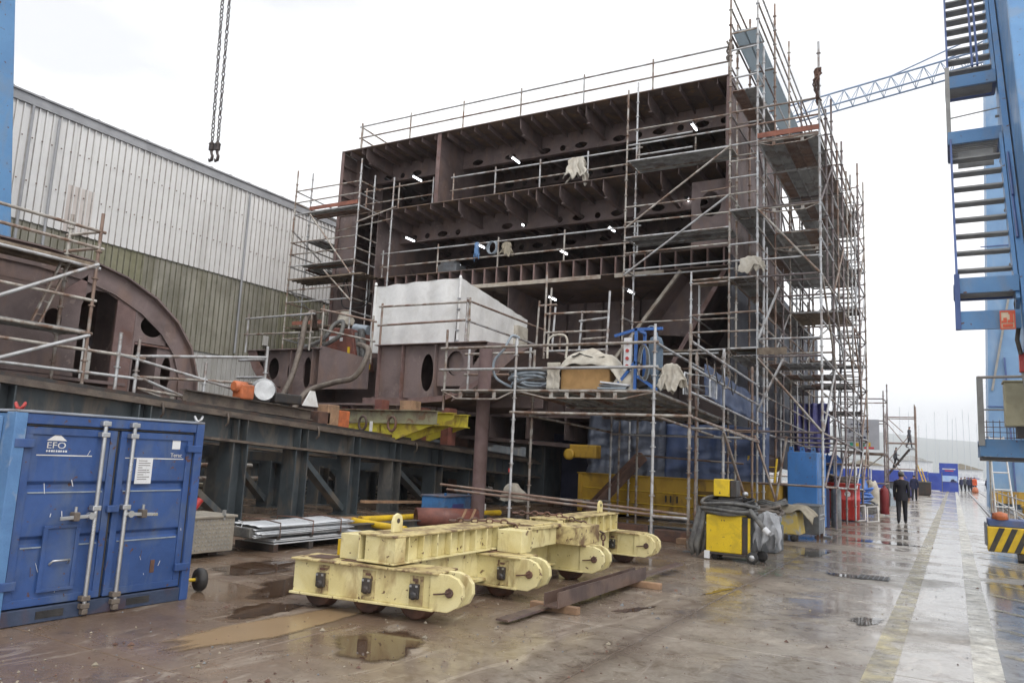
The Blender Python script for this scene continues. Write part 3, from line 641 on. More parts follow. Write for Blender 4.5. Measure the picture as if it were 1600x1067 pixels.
# lit work lamps inside the block
def lamp(px, py, y, lab):
    p = unproj(px, py, y); t = thing('work_lamp', lab, 'lamp', p, 'fluorescent work lamps inside the hull block')
    L_ = .75
    MB().box(p[0]-.07, p[0]+.07, p[1]-L_/2, p[1]+L_/2, p[2]+.03, p[2]+.07).build('housing', DARK, t)
    MB().tube((p[0], p[1]-L_/2+.04, p[2]), (p[0], p[1]+L_/2-.04, p[2]), .032).build('tube', LAMP, t)
    MB().tube((p[0], p[1], p[2]+.07), (p[0], p[1], p[2]+.32), .008, 5).build('hanger', DARK, t)
    MB().path([(p[0], p[1]+L_/2, p[2]+.05), (p[0]+.15, p[1]+L_/2+.3, p[2]-.12), (p[0]+.4, p[1]+L_/2+.6, p[2]+.25)], .012, 5).build('lead', RUB, t)
    for e in (-1, 1): MB().box(p[0]-.05, p[0]+.05, p[1]+e*(L_/2-.03)-.03, p[1]+e*(L_/2-.03)+.03, p[2]-.04, p[2]+.03).build('end_cap', DARK, t)
def unproj(px, py, y=None, x=None, z=None):
    d = R3 @ Vector(((px-800)/1200, (py-533.5)/1200, 1))
    k = y/d.y if y is not None else x/d.x if x is not None else (z-1.75)/d.z
    return Vector((0, 0, 1.75))+d*k
for px, py, y, lab in ((651, 279, 24.4, 'lit lamp under the top deck left of the upright bulkhead'), (805, 250, 24.6, 'lit lamp under the top deck right of the upright bulkhead'),
                       (1084, 198, 24.4, 'lit lamp under the top deck near the right scaffold tower'), (640, 374, 24.6, 'lit lamp under the middle deck, leftmost one'),
                       (812, 349, 25.6, 'small lit lamp under the middle deck girder near the centre'), (712, 412, 25.4, 'lit lamp low behind the rail left of the hanging blue cloth'),
                       (750, 384, 25.0, 'lit lamp just above the hanging blue cloth'), (880, 394, 25.4, 'lit lamp behind the lower deck rail right of the hanging bag'),
                       (955, 358, 26.0, 'small lit lamp under the middle deck left of the scaffold tower'), (1077, 315, 25.2, 'lit lamp between the two scaffold platforms at right'),
                       (770, 470, 24.6, 'lit lamp below the lower deck beside the white tent'), (862, 466, 23.9, 'lit lamp below the lower deck above the small scaffold'),
                       (985, 456, 23.9, 'lit lamp below the lower deck beside the sloping plate')):
    lamp(px, py, y, lab)

# guard rails of the block (tubes in clamps)
CYL = None
def cylm():
    global CYL
    if CYL is None:
        CYL = {}
        for k, m in enumerate(GALV):
            CYL[k] = MB().tube((0, 0, 0), (0, 0, 1), 1, 8).mesh('tube', m)
    return CYL
def tube(T, name, p0, p1, r=.024, m=None):
    r *= 1.3 if r < .03 else 1
    p0, p1 = Vector(p0), Vector(p1); d = p1-p0
    k = m if m is not None else rnd.choices((0, 1, 2, 3), TW)[0]
    o = link(name, cylm()[k], T); o.location = p0-wl(T); o.rotation_mode = 'QUATERNION'
    o.rotation_quaternion = Vector((0, 0, 1)).rotation_difference(d.normalized()); o.scale = (r, r, d.length); return o
def rail(name, lab, pts, heights, every, r=.033, postz=.15):
    T = thing(name, lab, 'railing', pts[0])
    for a, b in zip(pts[:-1], pts[1:]):
        a, b = Vector(a), Vector(b); L_ = (b-a).length; n = max(1, round(L_/every))
        for i in range(n+1):
            p = a+(b-a)*i/n; tube(T, 'post', p, p+Vector((0, 0, heights[-1]+postz)), r)
        for h in heights:
            e = (b-a).normalized()*.12
            tube(T, 'handrail', a+Vector((0, 0, h))-e, b+Vector((0, 0, h+rnd.uniform(-.03, .03)))+e, r)
    return T
rail('guard_rail', 'tube guard rail along the edge of the top deck against the sky', [(-21.3, FY+.1, ZT+.03), (-5.9, FY+.1, ZT+.03)], (.52, 1.02), 2.55)
rail('guard_rail', 'guard rail on the left side return of the top deck', [(-21.35, FY+.2, ZT+.03), (-21.35, FY+4.5, ZT-.1)], (.52, 1.02), 2.2)
rail('guard_rail', 'guard rail on the middle deck left of the upright bulkhead', [(-20.9, FY+.25, Z2+.03), (-17.5, FY+.25, Z2+.03)], (.45, 1.0), 1.7)
rail('guard_rail', 'guard rail on the middle deck from the upright bulkhead to the white sheet', [(-16.45, FY+.12, Z2+.03), (-8.9, FY+.12, Z2+.03)], (.42, .95), 1.9)
rail('guard_rail', 'guard rail on the lower deck with cloth and hose hung on it', [(-19.7, FY+.15, Z3+.03), (-8.9, FY+.15, Z3+.03)], (.45, 1.0), 2.7)
# things hung on the rails
def cloth(name, lab, cat, c, w, h, m, seed, d=.16, slump=False):
    """sheet hung in soft folds over a rail (two falls), or a slumped sack"""
    ph = seed*2.37; mb = MB(); nf = mnoise.noise
    if slump:
        nu, nv = 44, 22
        def f(u, v):
            t_ = 2*pi*u; cx_, sx_ = cos(t_), sin(t_); p = .7
            bx_, by_ = math.copysign(abs(cx_)**p, cx_), math.copysign(abs(sx_)**p, sx_)
            k = (.25+.75*min(1, v*1.5)**.6)*(1+.25*nf((cx_*1.2+ph, sx_*1.2, v*2))+.10*abs(nf((cx_*4+ph, sx_*4, v*1.5))))
            return (c[0]+w/2*bx_*k+.12*w*nf((ph, v*2, 5)), c[1]+d*by_*k, c[2]-h*min(1, v*1.02)*(1-.10*nf((cx_*2+ph, sx_*2, 9))))
        mb.sheet(nu, nv, f); mb.add([mb.v[i] for i in range(nu)], [tuple(range(nu-1, -1, -1))]); mb.add([mb.v[nv*(nu+1)+i] for i in range(nu)], [tuple(range(nu))])
        return mb.top(name, m, lab, cat, c)
    for lay in range(2):
        q = ph+lay*11.3; sgn = -1 if lay == 0 else 1
        def f(u, v):
            ww = w*(.86+.34*nf((q, v*1.3, 2)))*(.75+.35*v)
            drop = h*(.72+.42*nf((u*2.4+q, 3, 1))+.25*nf((u*6+q, 1, 7))*v)
            fold = (.55*nf((u*4.5+q, v*.8, 4))+.35*nf((u*10+q, v*1.1, 6)))*(.25+.75*v)
            return (c[0]+(u-.5)*ww+.10*w*nf((u*3, v*3, q)), c[1]+sgn*d*(.22+.25*v)+d*1.1*fold, c[2]-drop*v+.05*h*nf((u*5+q, v*4, 2))-.10*h*(2*abs(u-.5))**2)
        mb.sheet(26, 18, f)
    return mb.top(name, m, lab, cat, c, solid=.012)
cloth('plastic_sheet', 'crumpled off-white plastic sheet bundled on the middle deck rail', 'sheet', (-11.15, FY-.02, 12.15), .95, .9, TARPW, 3, .30)
cloth('blue_cloth', 'blue cloth hanging on the lower deck rail', 'cloth', (-15.2, FY+.1, 9.52), .25, .72, BLUEL, 5, .08)
cloth('hanging_bag', 'beige bag hanging on the lower deck rail right of the hose', 'bag', (-13.9, FY+.1, 9.40), .55, .58, CANV, 8, .14)
mb = MB()
for k in range(3): mb.path([(-14.55+.2*cos(a)+.03*k, FY+.08+.03*k, 9.25+.23*sin(a)) for a in [i*2*pi/18 for i in range(18)]], .02, 5, True)
mb.top('hose_coil', HOSEL, 'pale hose coil hung on the lower deck rail beside the blue cloth', 'hose', (-14.5, FY+.1, 9.25))
mb = MB()
mb.box(-17.6, -16.7, FY+1.0, FY+1.7, Z3+.03, Z3+.62); mb.box(-17.9, -17.62, FY+.8, FY+1.2, Z3+.03, Z3+.28); mb.box(-17.55, -16.9, FY+1.1, FY+1.6, Z3+.62, Z3+.78)
mb.top('deck_machine', GREYB, 'dark grey machine standing on the lower deck behind the rail', 'machine', (-17.2, FY+1.3, Z3+.03), bevel=.04)

# ================================================================== flat bottom block in front with the white tent
mbk = thing('bottom_block', 'brown curved-bottom hull section standing in front of the large block', 'ship section', (-15.2, 18.4, 2.9))
def pp(name, mb, m=PR): return mb.build(name, m, mbk)
Y0 = 18.0; ZK = 3.05; ZM = 4.82
def plate(y, cells, x0, z0): return MB().holed(cells, (x0, y, z0), (1, 0, 0), (0, 0, 1), (0, 1, 0), .025)
# left curved end
arc = [(-20.75, ZM), (-20.45, 4.25), (-19.95, 3.7), (-19.3, 3.3), (-18.6, ZK)]
inn = [(-18.6, ZK+.28), (-19.15, 3.55), (-19.7, 3.92), (-20.1, 4.38), (-20.32, ZM)]
pp('curved_rib', MB().prism(arc+inn, (0, Y0, 0), (1, 0, 0), (0, 0, 1), (0, 1, 0), .03), PRE)
sh_ = [(-20.77, ZM), (-20.48, 4.23), (-19.98, 3.67), (-19.32, 3.27), (-18.6, ZK-.02), (-18.6, ZK+.01), (-19.3, 3.30), (-19.95, 3.70), (-20.45, 4.26), (-20.74, ZM)]
pp('curved_shell', MB().prism(sh_, (0, Y0+.031, 0), (1, 0, 0), (0, 0, 1), (0, 1, 0), 4.2))
pp('frame_plate', plate(Y0+.18, [(0, .9, .55, ZM-ZK, (.5, 1.15, .24, .36)), (.9, 1.9, 0, ZM-ZK, (1.4, 1.05, .26, .38))], -20.1, ZK))
pp('longitudinal_plate', MB().box(-18.7, -18.66, Y0, Y0+4.2, ZK, ZM-.03))
pp('longitudinal_plate', MB().box(-17.75, -17.71, Y0, Y0+4.2, ZK+.6, ZM-.03))
pp('face_plate', plate(Y0+.14, [(0, .95, 0, ZM-ZK-.1, (.62, 1.0, .18, .5))], -18.65, ZK))
pp('top_flange', MB().box(-20.75, -17.3, Y0-.06, Y0+4.2, ZM-.03, ZM))  # run far back to close off light above the holes
pp('back_plate', MB().box(-20.6, -10.5, Y0+2.2, Y0+2.24, ZK+.1, ZM-.04))  # unseen plate added to keep light out so the holes read dark
pp('side_wall', MB().prism([(0, 0), (2.05, 0), (2.05, 1.15), (0, ZM-ZK-.03)], (-17.4, Y0-.02, ZK+.45), (1, 0, -.0), (0, 0, .8), (0, 1, 0), .03))
pp('side_wall', MB().holed([(0, 1.3, 0, 1.1, (.75, .42, .27, .3))], (-15.6, Y0+.9, ZK+.45), (1, 0, 0), (0, 0, 1), (0, 1, 0), .03))
# right half: transverse floors with holes and the curved shell
pp('top_flange', MB().box(-15.15, -11.2, Y0-.06, Y0+3.9, ZM-.005, ZM+.02))
for x in (-15.05, -14.15, -12.95): pp('longitudinal_plate', MB().box(x, x+.035, Y0, Y0+4, ZK+.2, ZM-.006), PRE if x < -13 else PR)
pp('floor_plate', plate(Y0+.14, [(0, .9, 0, 1.55, None), (.92, 2.1, 0, 1.55, (1.75, .75, .22, .55)), (2.12, 3.2, .35, 1.55, (2.72, 1.0, .30, .36)), (3.2, 4.0, .55, 1.55, (3.58, 1.1, .28, .36))], -15.02, ZK+.2))
pp('hole_ring', MB().lathe([(.33, 0), (.36, .0), (.36, .05), (.33, .05)], (-12.3, Y0+.3, ZK+1.2), (0, 1, 0), 20))
bot = [(-15.2, ZK+.18), (-13.8, ZK+.02), (-12.6, ZK+.10), (-11.6, ZK+.45), (-10.8, ZK+.95), (-10.2, ZK+1.45), (-9.8, ZM-.12)]
thick = [(x+.0, z+.05) for x, z in reversed(bot)]
pp('curved_shell', MB().prism(bot+thick, (0, Y0+.05, 0), (1, 0, 0), (0, 0, 1), (0, 1, 0), 4.6))
pp('curved_edge', MB().prism(bot[1:5]+[(x, z+.16) for x, z in reversed(bot[1:5])], (0, Y0-.01, 0), (1, 0, 0), (0, 0, 1), (0, 1, 0), .06), PRE)
pp('shell_cheek', MB().prism([(-11.15, ZM), (-9.75, ZM-.16), (-10.2, ZK+1.4), (-10.8, ZK+.9), (-11.6, ZK+.4), (-12.3, ZK+.1)], (0, Y0+.02, 0), (1, 0, 0), (0, 0, 1), (0, 1, 0), .028))
pp('pad_plate', MB().box(-15.3, -13.9, Y0-.25, Y0+.3, ZK-.08, ZK+.17), PRE)
pp('support_girder', MB().box(-18.5, -13.6, Y0-.35, Y0+.2, ZK-.06, ZK)); pp('support_girder', MB().box(-18.4, -13.6, Y0-.1, Y0-.06, ZK-.55, ZK-.06)); pp('support_girder', MB().box(-18.4, -13.6, Y0-.3, Y0+.2, ZK-.6, ZK-.55))
for k in range(6): pp('gusset', MB().prism([(0, 0), (.25, 0), (0, -.4)], (-18.2+k*.85, Y0-.1, ZK-.07), (0, -1, 0), (0, 0, 1), (1, 0, 0), .02))
for x in (-16.0, -13.2, -12.3): pp('support_foot', MB().box(x-.12, x+.12, Y0-.2, Y0+.2, zt(18)+.05, ZK-.1), RUSTB)
# support pipe
MB().tube((-10.2, 16.4, 0), (-10.2, 16.4, 4.35), .17, 16).top('support_pipe', mat('support_pipe_primer', (.19, .125, .12), (.15, .098, .095), rough=.6, scale=2, stain=(.12, .075, .06), samt=.5), 'upright purple-brown steel pipe propping the curved hull section', 'pipe', (-10.2, 16.4, 0))
# white tent
def tentpt(a, b, c):
    f_ = lambda q: mnoise.noise(q)*.6+mnoise.noise((q[0]*2.2, q[1]*2.2, q[2]*.9))*.4+.3*abs(mnoise.noise((q[0]*3+7, q[1]*3, q[2]*.5)))
    return (a+.07*f_((a*1.3, b*1.3, c*1.3)), b+.07*f_((a*1.3+5, b*1.3, c*1.3)), c+.05*f_((a*1.3, b*1.3+9, c*1.3)))
tent = thing('tent', 'white sheeted tent standing on the bottom block', 'tent', (-14.3, 20.5, 4.85))
ta, tb, ty0, ty1 = -15.95, -12.7, 18.75, 23.0
def ztop(y): return 6.86-.13*(y-ty0)
mb = MB(); mb.sheet(24, 12, lambda u, v: tentpt(ta+(tb-ta)*u-.12*(1-v), ty0-.0+.05*sin(u*21)*.4, 4.72+(ztop(ty0)-4.72)*v+.07*u*v)); mb.build('front_sheet', WHITE, tent)
mb = MB(); mb.sheet(30, 12, lambda u, v: tentpt(tb+.03*sin(u*30)*(1-v)*.6, ty0+(ty1-ty0)*u, 4.72+(ztop(ty0+(ty1-ty0)*u)+.07-4.72)*v)); mb.build('side_sheet', WHITE, tent)
mb = MB(); mb.sheet(20, 20, lambda u, v: tentpt(ta+(tb-ta)*u, ty0+(ty1-ty0)*v, ztop(ty0+(ty1-ty0)*v)+.07*u)); mb.build('roof_sheet', WHITE, tent)
mb = MB(); mb.sheet(20, 8, lambda u, v: tentpt(ta, ty0+(ty1-ty0)*u, 4.72+(ztop(ty0+(ty1-ty0)*u)-4.72)*v)); mb.build('side_sheet', WHITE, tent)
for x in (ta, tb): MB().lathe([(.001, .07), (.035, .05), (.05, -.03)], (x, ty0, ztop(ty0)+.08), (0, 0, 1), 8).build('pole_tip', WHITE, tent)
MB().box(tb-.02, tb+.16, ty1-.9, ty1-.2, 5.4, 6.05).build('vent_flap', TARPW, tent)
MB().tube((tb+.01, ty0, 4.72), (tb+.01, ty0, ztop(ty0)+.08), .045, 8).build('corner_pole', WHITE, tent); MB().tube((ta-.02, ty0, 4.72), (ta, ty0, ztop(ty0)+.02), .045, 8).build('corner_pole', WHITE, tent)
for k in range(5): MB().obox((tb+.03, ty0-.05, 5.0+k*.32), ((1,0,0),(0,1,0),(0,0,1)), (.05, .03, .02)).build('lacing', TARPS, tent)
# rail in front of the tent, on the block
rail('guard_rail', 'rusty tube rail around the front of the white tent', [(-15.0, Y0, ZM), (-11.9, Y0-.0, ZM)], (.62, 1.2), 3.1, .026, .1)
rail('guard_rail', 'tube rail running back beside the white tent', [(-11.85, Y0+.05, ZM), (-11.2, 22.6, ZM-.3)], (.62, 1.2), 4.5, .024, .1)
rail('guard_rail', 'tube rail at the left end of the bottom block', [(-20.6, Y0-.2, ZM-.1), (-17.7, Y0-.2, ZM-.1)], (.6, 1.15), 2.9)
rail('guard_rail', 'sloping tube rail between the red machine and the tent', [(-17.5, Y0+.1, ZM-.1), (-15.4, Y0+.1, ZM-.55)], (.7, 1.35), 2.1)
# red-brown machine with hoses
mc = thing('blast_machine', 'red-brown hopper machine with grey ducts on the bottom block', 'machine', (-17.6, 19.4, 4.3))
MB().prism([(0, 0), (1.55, 0), (1.2, 1.35), (.12, 1.45)], (-18.35, 19.1, 4.25), (1, 0, 0), (0, 0, 1), (0, 1, 0), .9).build('body', RUSTB, mc, bevel=.03)
MB().tube((-17.4, 19.55, 5.7), (-16.75, 19.5, 5.6), .16, 12).build('duct', HOSEL, mc)
MB().tube((-16.9, 19.3, 4.3), (-17.1, 19.3, 5.5), .09, 10).build('duct', HOSE, mc); MB().tube((-16.65, 19.3, 4.3), (-16.9, 19.3, 5.6), .11, 10).build('duct', HOSE, mc)
MB().box(-18.1, -17.75, 19.085, 19.095, 5.25, 5.38).build('label_plate', PAPER, mc); MB().box(-17.62, -17.5, 19.085, 19.095, 5.2, 5.32).build('label_plate', PAPER, mc)
MB().box(-17.0, -16.94, 18.8, 18.86, 4.35, 4.95).build('post', YELP, mc); MB().box(-16.1, -16.04, 18.8, 18.86, 4.2, 4.8).build('post', YELP, mc)
def hose(lab, pts, r, m, n=10, name='hose'):
    P = [Vector(p) for p in pts]; out_ = []
    for i in range(len(P)-1):
        p0, p1, p2, p3 = P[max(i-1, 0)], P[i], P[i+1], P[min(i+2, len(P)-1)]
        for k in range(8):
            t_ = k/8; out_.append(.5*((2*p1)+(p2-p0)*t_+(2*p0-5*p1+4*p2-p3)*t_*t_+(3*p1-p0-3*p2+p3)*t_**3))
    out_.append(P[-1])
    return MB().path(out_, r, n).top(name, m, lab, 'hose', tuple(P[0]))
hose('thick brown hose climbing over the left end of the bottom block', [unproj(430, 640, 16.8), unproj(455, 590, 17.3), unproj(470, 540, 17.6), unproj(478, 500, 17.8), unproj(490, 488, 18.2), unproj(492, 510, 18.8)], .085, HOSEB)
hose('thick brown hose snaking across the front of the bottom block', [unproj(455, 645, 16.2), unproj(480, 612, 17.0), unproj(520, 598, 17.3), unproj(552, 590, 17.4), unproj(570, 565, 17.5), unproj(575, 545, 17.7), unproj(560, 538, 18.2)], .085, HOSEB)
hose('grey hose looped over the red-brown machine', [unproj(475, 543, 18.5), unproj(505, 530, 18.6), unproj(522, 508, 18.8), unproj(536, 503, 18.9), unproj(530, 525, 18.8), unproj(505, 540, 18.7)], .07, HOSE)
for k, (a, b, lab) in enumerate(((560, 470, 'black cable drooping in the left wing, upper loop'), (545, 478, 'black cable drooping in the left wing, lower loop'))):
    hose(lab, [unproj(540, 430, 22.6), unproj(a-10, b, 22.6), unproj(572, b-2, 22.6), unproj(578, 440, 22.6)], .025, RUB, 6, 'cable')

# cradle of yellow brackets under the bottom block
crd = thing('yellow_cradle', 'rust-stained yellow lifting cradle of stepped beams on the trestle', 'cradle', (-13.2, 16.4, 2.1))
def ib(mb, p0, p1, h, w, t_=.02):
    p0, p1 = Vector(p0), Vector(p1); u = Vector((0, 0, 1))
    mb.beam(p0+u*(h-t_/2), p1+u*(h-t_/2), w, t_); mb.beam(p0+u*t_/2, p1+u*t_/2, w, t_); mb.beam(p0+u*h/2, p1+u*h/2, t_, h-2*t_)
for k, (x0, x1, y) in enumerate(((-15.15, -11.55, 16.35), (-14.9, -11.6, 17.2), (-14.7, -11.7, 18.05))):
    mb = MB(); ib(mb, (x0, y, 2.42), (x1, y, 2.42), .36, .24); mb.build('cradle_beam', OLIVE if k == 0 else YELG, crd)
    MB().prism([(0, 0), (1.75, 0), (.5, -.42), (0, -.42)], (x1-1.8, y-.02, 2.42), (1, 0, 0), (0, 0, 1), (0, 1, 0), .04).build('bracket', YELG, crd)
    MB().box(x0+.15, x1-1.85, y-.05, y+.05, 2.08, 2.40).build('lower_beam', YELG, crd)
for x in (-15.0, -13.85, -12.85):
    MB().path([(x+.13*cos(a), 16.15, 2.4+.19*sin(a)) for a in [i*2*pi/14 for i in range(14)]], .035, 6, True).build('shackle', RUSTM, crd)
for x in (-14.6, -13.45): MB().box(x-.03, x+.03, 16.0, 16.06, 1.95, 2.45).build('pin', WHITEP, crd)
MB().box(-13.6, -13.35, 16.3, 16.6, 2.785, 3.05).build('packing', RUSTB, crd); MB().box(-12.9, -12.5, 16.5, 16.9, 2.785, 3.05).build('packing', TIM, crd); MB().box(-15.4, -15.1, 16.2, 16.7, 2.1, 2.7).build('packing', ORNG, crd)
# things lying on the trestle rail
mb = MB(); ib(mb, (-13.1, 9.9, zt(10)+.15), (-13.1, 13.4, zt(13.2)+.17), .24, .22); mb.top('steel_beam', TRESF, 'short worn steel beam lying along the top of the trestle', 'beam', (-13.1, 11.5, zt(11.5)+.15))
for lab, m_, x, y, h in (('small rusty orange block on the trestle left of the yellow cradle', ORNG, -13.3, 14.6, .42), ('rusty box on the trestle beside the beam end', RUSTM, -13.2, 13.8, .3), ('wooden packing block on the trestle by the hose', TIM, -13.2, 14.1, .5)):
    MB().box(x-.18, x+.18, y-.2, y+.2, zt(y)+.14, zt(y)+.14+h).top('packing_block', m_, lab, 'block', (x, y, zt(y)+.14), bevel=.02)
wn = thing('winch', 'small orange winch with a grey drum on the trestle beam', 'winch', (-13.1, 11.6, zt(11.6)+.4))
zz = zt(11.6)+.40
MB().box(-13.25, -12.95, 11.2, 11.55, zz, zz+.32).build('gearbox', ORNG, wn, bevel=.04); MB().lathe([(.09, 0), (.12, .02), (.12, .3), (.08, .32)], (-13.1, 11.1, zz+.26), (0, 1, 0), 12).build('motor', ORNG, wn)
MB().lathe([(.26, -.04), (.28, 0), (.28, .05), (.12, .07), (.12, .3), (.22, .32)], (-13.2, 12.0, zz+.24), (.8, -.6, 0), 18).build('drum', ALU, wn)
MB().box(-13.3, -12.9, 12.1, 12.9, zz, zz+.22).build('motor_block', DARK, wn, bevel=.03)
MB().prism([(0, 0), (.5, 0), (.35, .36), (.22, .36)], (-13.0, 13.0, zz), (0, 1, 0), (0, 0, 1), (1, 0, 0), .04).build('bracket', WHITEP, wn)

# ================================================================== rounded block at the far left
lb = thing('rounded_block', 'brown rounded ship section with holed webs behind the left scaffold', 'ship section', (-15.5, 8.5, 2.4))
XF = -14.5
outer = [(-1, 5.05), (7.6, 5.1), (8.6, 5.05), (9.3, 4.9), (10.0, 4.6), (10.55, 4.2), (10.95, 3.7), (11.17, 3.1), (11.22, 2.3)]
def inset(d): return [(-1, 5.05-d), (7.6, 5.1-d), (8.5, 5.03-d), (9.15, 4.86-d*.95), (9.78, 4.55-d*.85), (10.28, 4.12-d*.6), (10.62, 3.66-d*.4), (10.8, 3.1-.05), (10.85, 2.3)]
def lp(name, mb, m=PR): return mb.build(name, m, lb)
lp('rim_web', MB().prism(outer+list(reversed(inset(.35))), (XF, 0, 0), (0, 1, 0), (0, 0, 1), (-1, 0, 0), .03), PR)
sh2 = outer+[(y+ (.03 if i > 3 else 0), z+.03) for i, (y, z) in reversed(list(enumerate(outer)))]
lp('outer_shell', MB().prism(sh2, (XF+.12, 0, 0), (0, 1, 0), (0, 0, 1), (-1, 0, 0), 3.6), PR)
lp('web_plate', MB().holed([(0, 6.2, 0, 1.9, None), (6.2, 7.62, 0, 1.9, (7.12, 1.02, .16, .21)), (0, 7.62, 1.9, 2.1, None)], (XF-.05, 0.9, 2.82), (0, 1, 0), (0, 0, 1), (-1, 0, 0), .03), PR)
lp('arch_plate', MB().prism([(8.52, 4.2), (8.6, 4.45), (8.75, 4.55), (9.0, 4.55), (9.25, 4.45), (9.25, 4.75), (8.52, 4.85)], (XF-.05, 0, 0), (0, 1, 0), (0, 0, 1), (-1, 0, 0), .03), PR)
lp('upright_plate', MB().prism([(0, 0), (.5, 0), (.5, 2.5), (0, 2.62)], (XF-.04, 9.25, 2.25), (0, .9, 0), (0, 0, 1), (-1, 0, 0), .05), PRE)
lp('upright_plate', MB().box(XF-1.4, XF-.03, 9.66, 9.70, 2.3, 4.72), PR)
lp('web_plate', MB().holed([(0, .72, 0, .70, (.36, .36, .27, .22))], (XF-.06, 9.72, 3.68), (0, 1, 0), (0, 0, 1), (-1, 0, 0), .03), PR)
lp('shelf_plate', MB().box(XF-1.5, XF-.02, 9.7, 10.65, 3.62, 3.66), PRE)
lp('web_plate', MB().box(XF-1.1, XF-1.07, 9.7, 10.28, 2.35, 3.62))
lp('upright_plate', MB().box(XF-1.2, XF-.05, 10.25, 10.29, 2.3, 3.62), PR)
lp('web_plate', MB().holed([(0, .55, 0, 1.3, (.22, .75, .12, .36))], (XF-.06, 10.29, 2.35), (0, 1, 0), (0, 0, 1), (-1, 0, 0), .03), PR)
lp('shelf_plate', MB().box(XF-2.5, XF-.02, -1, 9.6, 2.74, 2.80), PR)
lp('back_plate', MB().box(XF-3.4, XF-3.35, -1, 10.6, 2.3, 5.0), PR)
lp('inner_stiffener', MB().box(XF-.3, XF-.04, -1, 8.0, 4.45, 4.48), PR)
lp('bracket', MB().prism([(0, 0), (.5, 0), (.5, .45)], (XF+.0, 8.05, 4.35), (0, 1, 0), (0, 0, 1), (-1, 0, 0), .03), PRE)
for y in (1.5, 4.5, 6.4): MB().box(XF-2.4, XF-.1, y, y+.3, zt(y)+.05, 2.74).build('support', RUSTM, lb)
for y in (5, 7.0, 8.6, 10.4): MB().box(XF-1.2, XF-.3, y, y+.25, zt(y)-.02, 2.32).build('support', TRES, lb)
# ================================================================== scaffolding
STDC = {}
def std(T, x, y, z0, z1, r=.032, m=None, band=True):
    """standard with rosettes every half metre"""
    n = max(1, int(round((z1-z0)/.5))); L_ = z1-z0
    k = m if m is not None else rnd.choices((0, 1, 2, 3), TW)[0]
    key = (n, round(L_, 2), k, r)
    if key not in STDC:
        mb = MB(); mb.tube((0, 0, 0), (0, 0, L_), r, 8)
        for i in range(1, n): mb.tube((0, 0, i*.5-.01), (0, 0, i*.5+.012), r*1.95, 8)
        for i in range(4, n, 4): mb.tube((0, 0, i*.5+.2), (0, 0, i*.5+.34), r*1.3, 8)
        STDC[key] = mb.mesh('standard', GALV[k])
    o = link('standard', STDC[key], T); o.location = Vector((x, y, z0))-wl(T)
    return o
def led(T, p0, p1, name='ledger', r=.023, m=None): return tube(T, name, p0, p1, r, m)
PLM = {}
def planks(T, x0, x1, y0, y1, z, z1=None, along='x', m=None, w=.32, name='plank'):
    """deck of single planks; z at the start, z1 at the end of the run"""
    z1 = z if z1 is None else z1; m = m or PLANK
    a0, a1, b0, b1 = (x0, x1, y0, y1) if along == 'x' else (y0, y1, x0, x1)
    n = max(1, int(round((b1-b0)/w))); w_ = (b1-b0)/n
    key = (m.name, round(w_, 3))
    if key not in PLM:
        mb = MB(); h = w_/2-.006
        mb.box(0, 1, -h, h, -.012, 0); mb.box(0, 1, -h, -h+.012, -.065, -.012); mb.box(0, 1, h-.012, h, -.065, -.012)
        if m is PLANK:
            for q in (-.33, 0, .33): mb.box(0, 1, q*h-.02, q*h+.02, -.028, -.0121)
        PLM[key] = mb.mesh('plank', m)
    if m is PLANK and (key[1], 'r') not in PLM:
        me2 = PLM[key].copy(); me2.materials.clear(); me2.materials.append(PLANKR); PLM[(key[1], 'r')] = me2
    for i in range(n):
        b = b0+(i+.5)*w_
        p = Vector((a0, b, z)) if along == 'x' else Vector((b, a0, z)); q = Vector((a1, b, z1)) if along == 'x' else Vector((b, a1, z1))
        d = (q-p); o = link(name, PLM[(key[1], 'r')] if m is PLANK and rnd.random() < .18 else PLM[key], T); o.location = p-wl(T)+Vector((0, 0, rnd.uniform(0, .012))); o.rotation_mode = 'QUATERNION'
        ex = d.normalized(); ey = Vector((0, 0, 1)).cross(ex).normalized(); ez = ex.cross(ey)
        o.rotation_quaternion = Matrix((ex, ey, ez)).transposed().to_quaternion(); o.scale = (d.length, 1, 1)
def toe(T, p0, p1, m=None, h=.15):
    p0, p1 = Vector(p0), Vector(p1)
    MB().beam(p0+Vector((0, 0, h/2)), p1+Vector((0, 0, h/2)), .03, h).build('toe_board', m or TOE, T)
def bracket(T, p0, p1, n=3, drop=.13):
    """lattice-style bridging ledger under a platform edge"""
    p0, p1 = Vector(p0), Vector(p1); D = Vector((0, 0, -drop))
    a, b = p0+(p1-p0)*.22+D, p0+(p1-p0)*.78+D
    led(T, p0, p1, 'bridging_ledger', .024, 1); led(T, p0, a, 'bridging_ledger', .016, 1); led(T, a, b, 'bridging_ledger', .016, 1); led(T, b, p1, 'bridging_ledger', .016, 1)
    for i in range(n):
        q = p0+(p1-p0)*(.27+.46*i/max(1, n-1)); MB().obox(q+D/2, (p1-p0, (p1-p0).cross(D), D), (.045, .012, drop/2)).build('gusset', GALV[1], T)

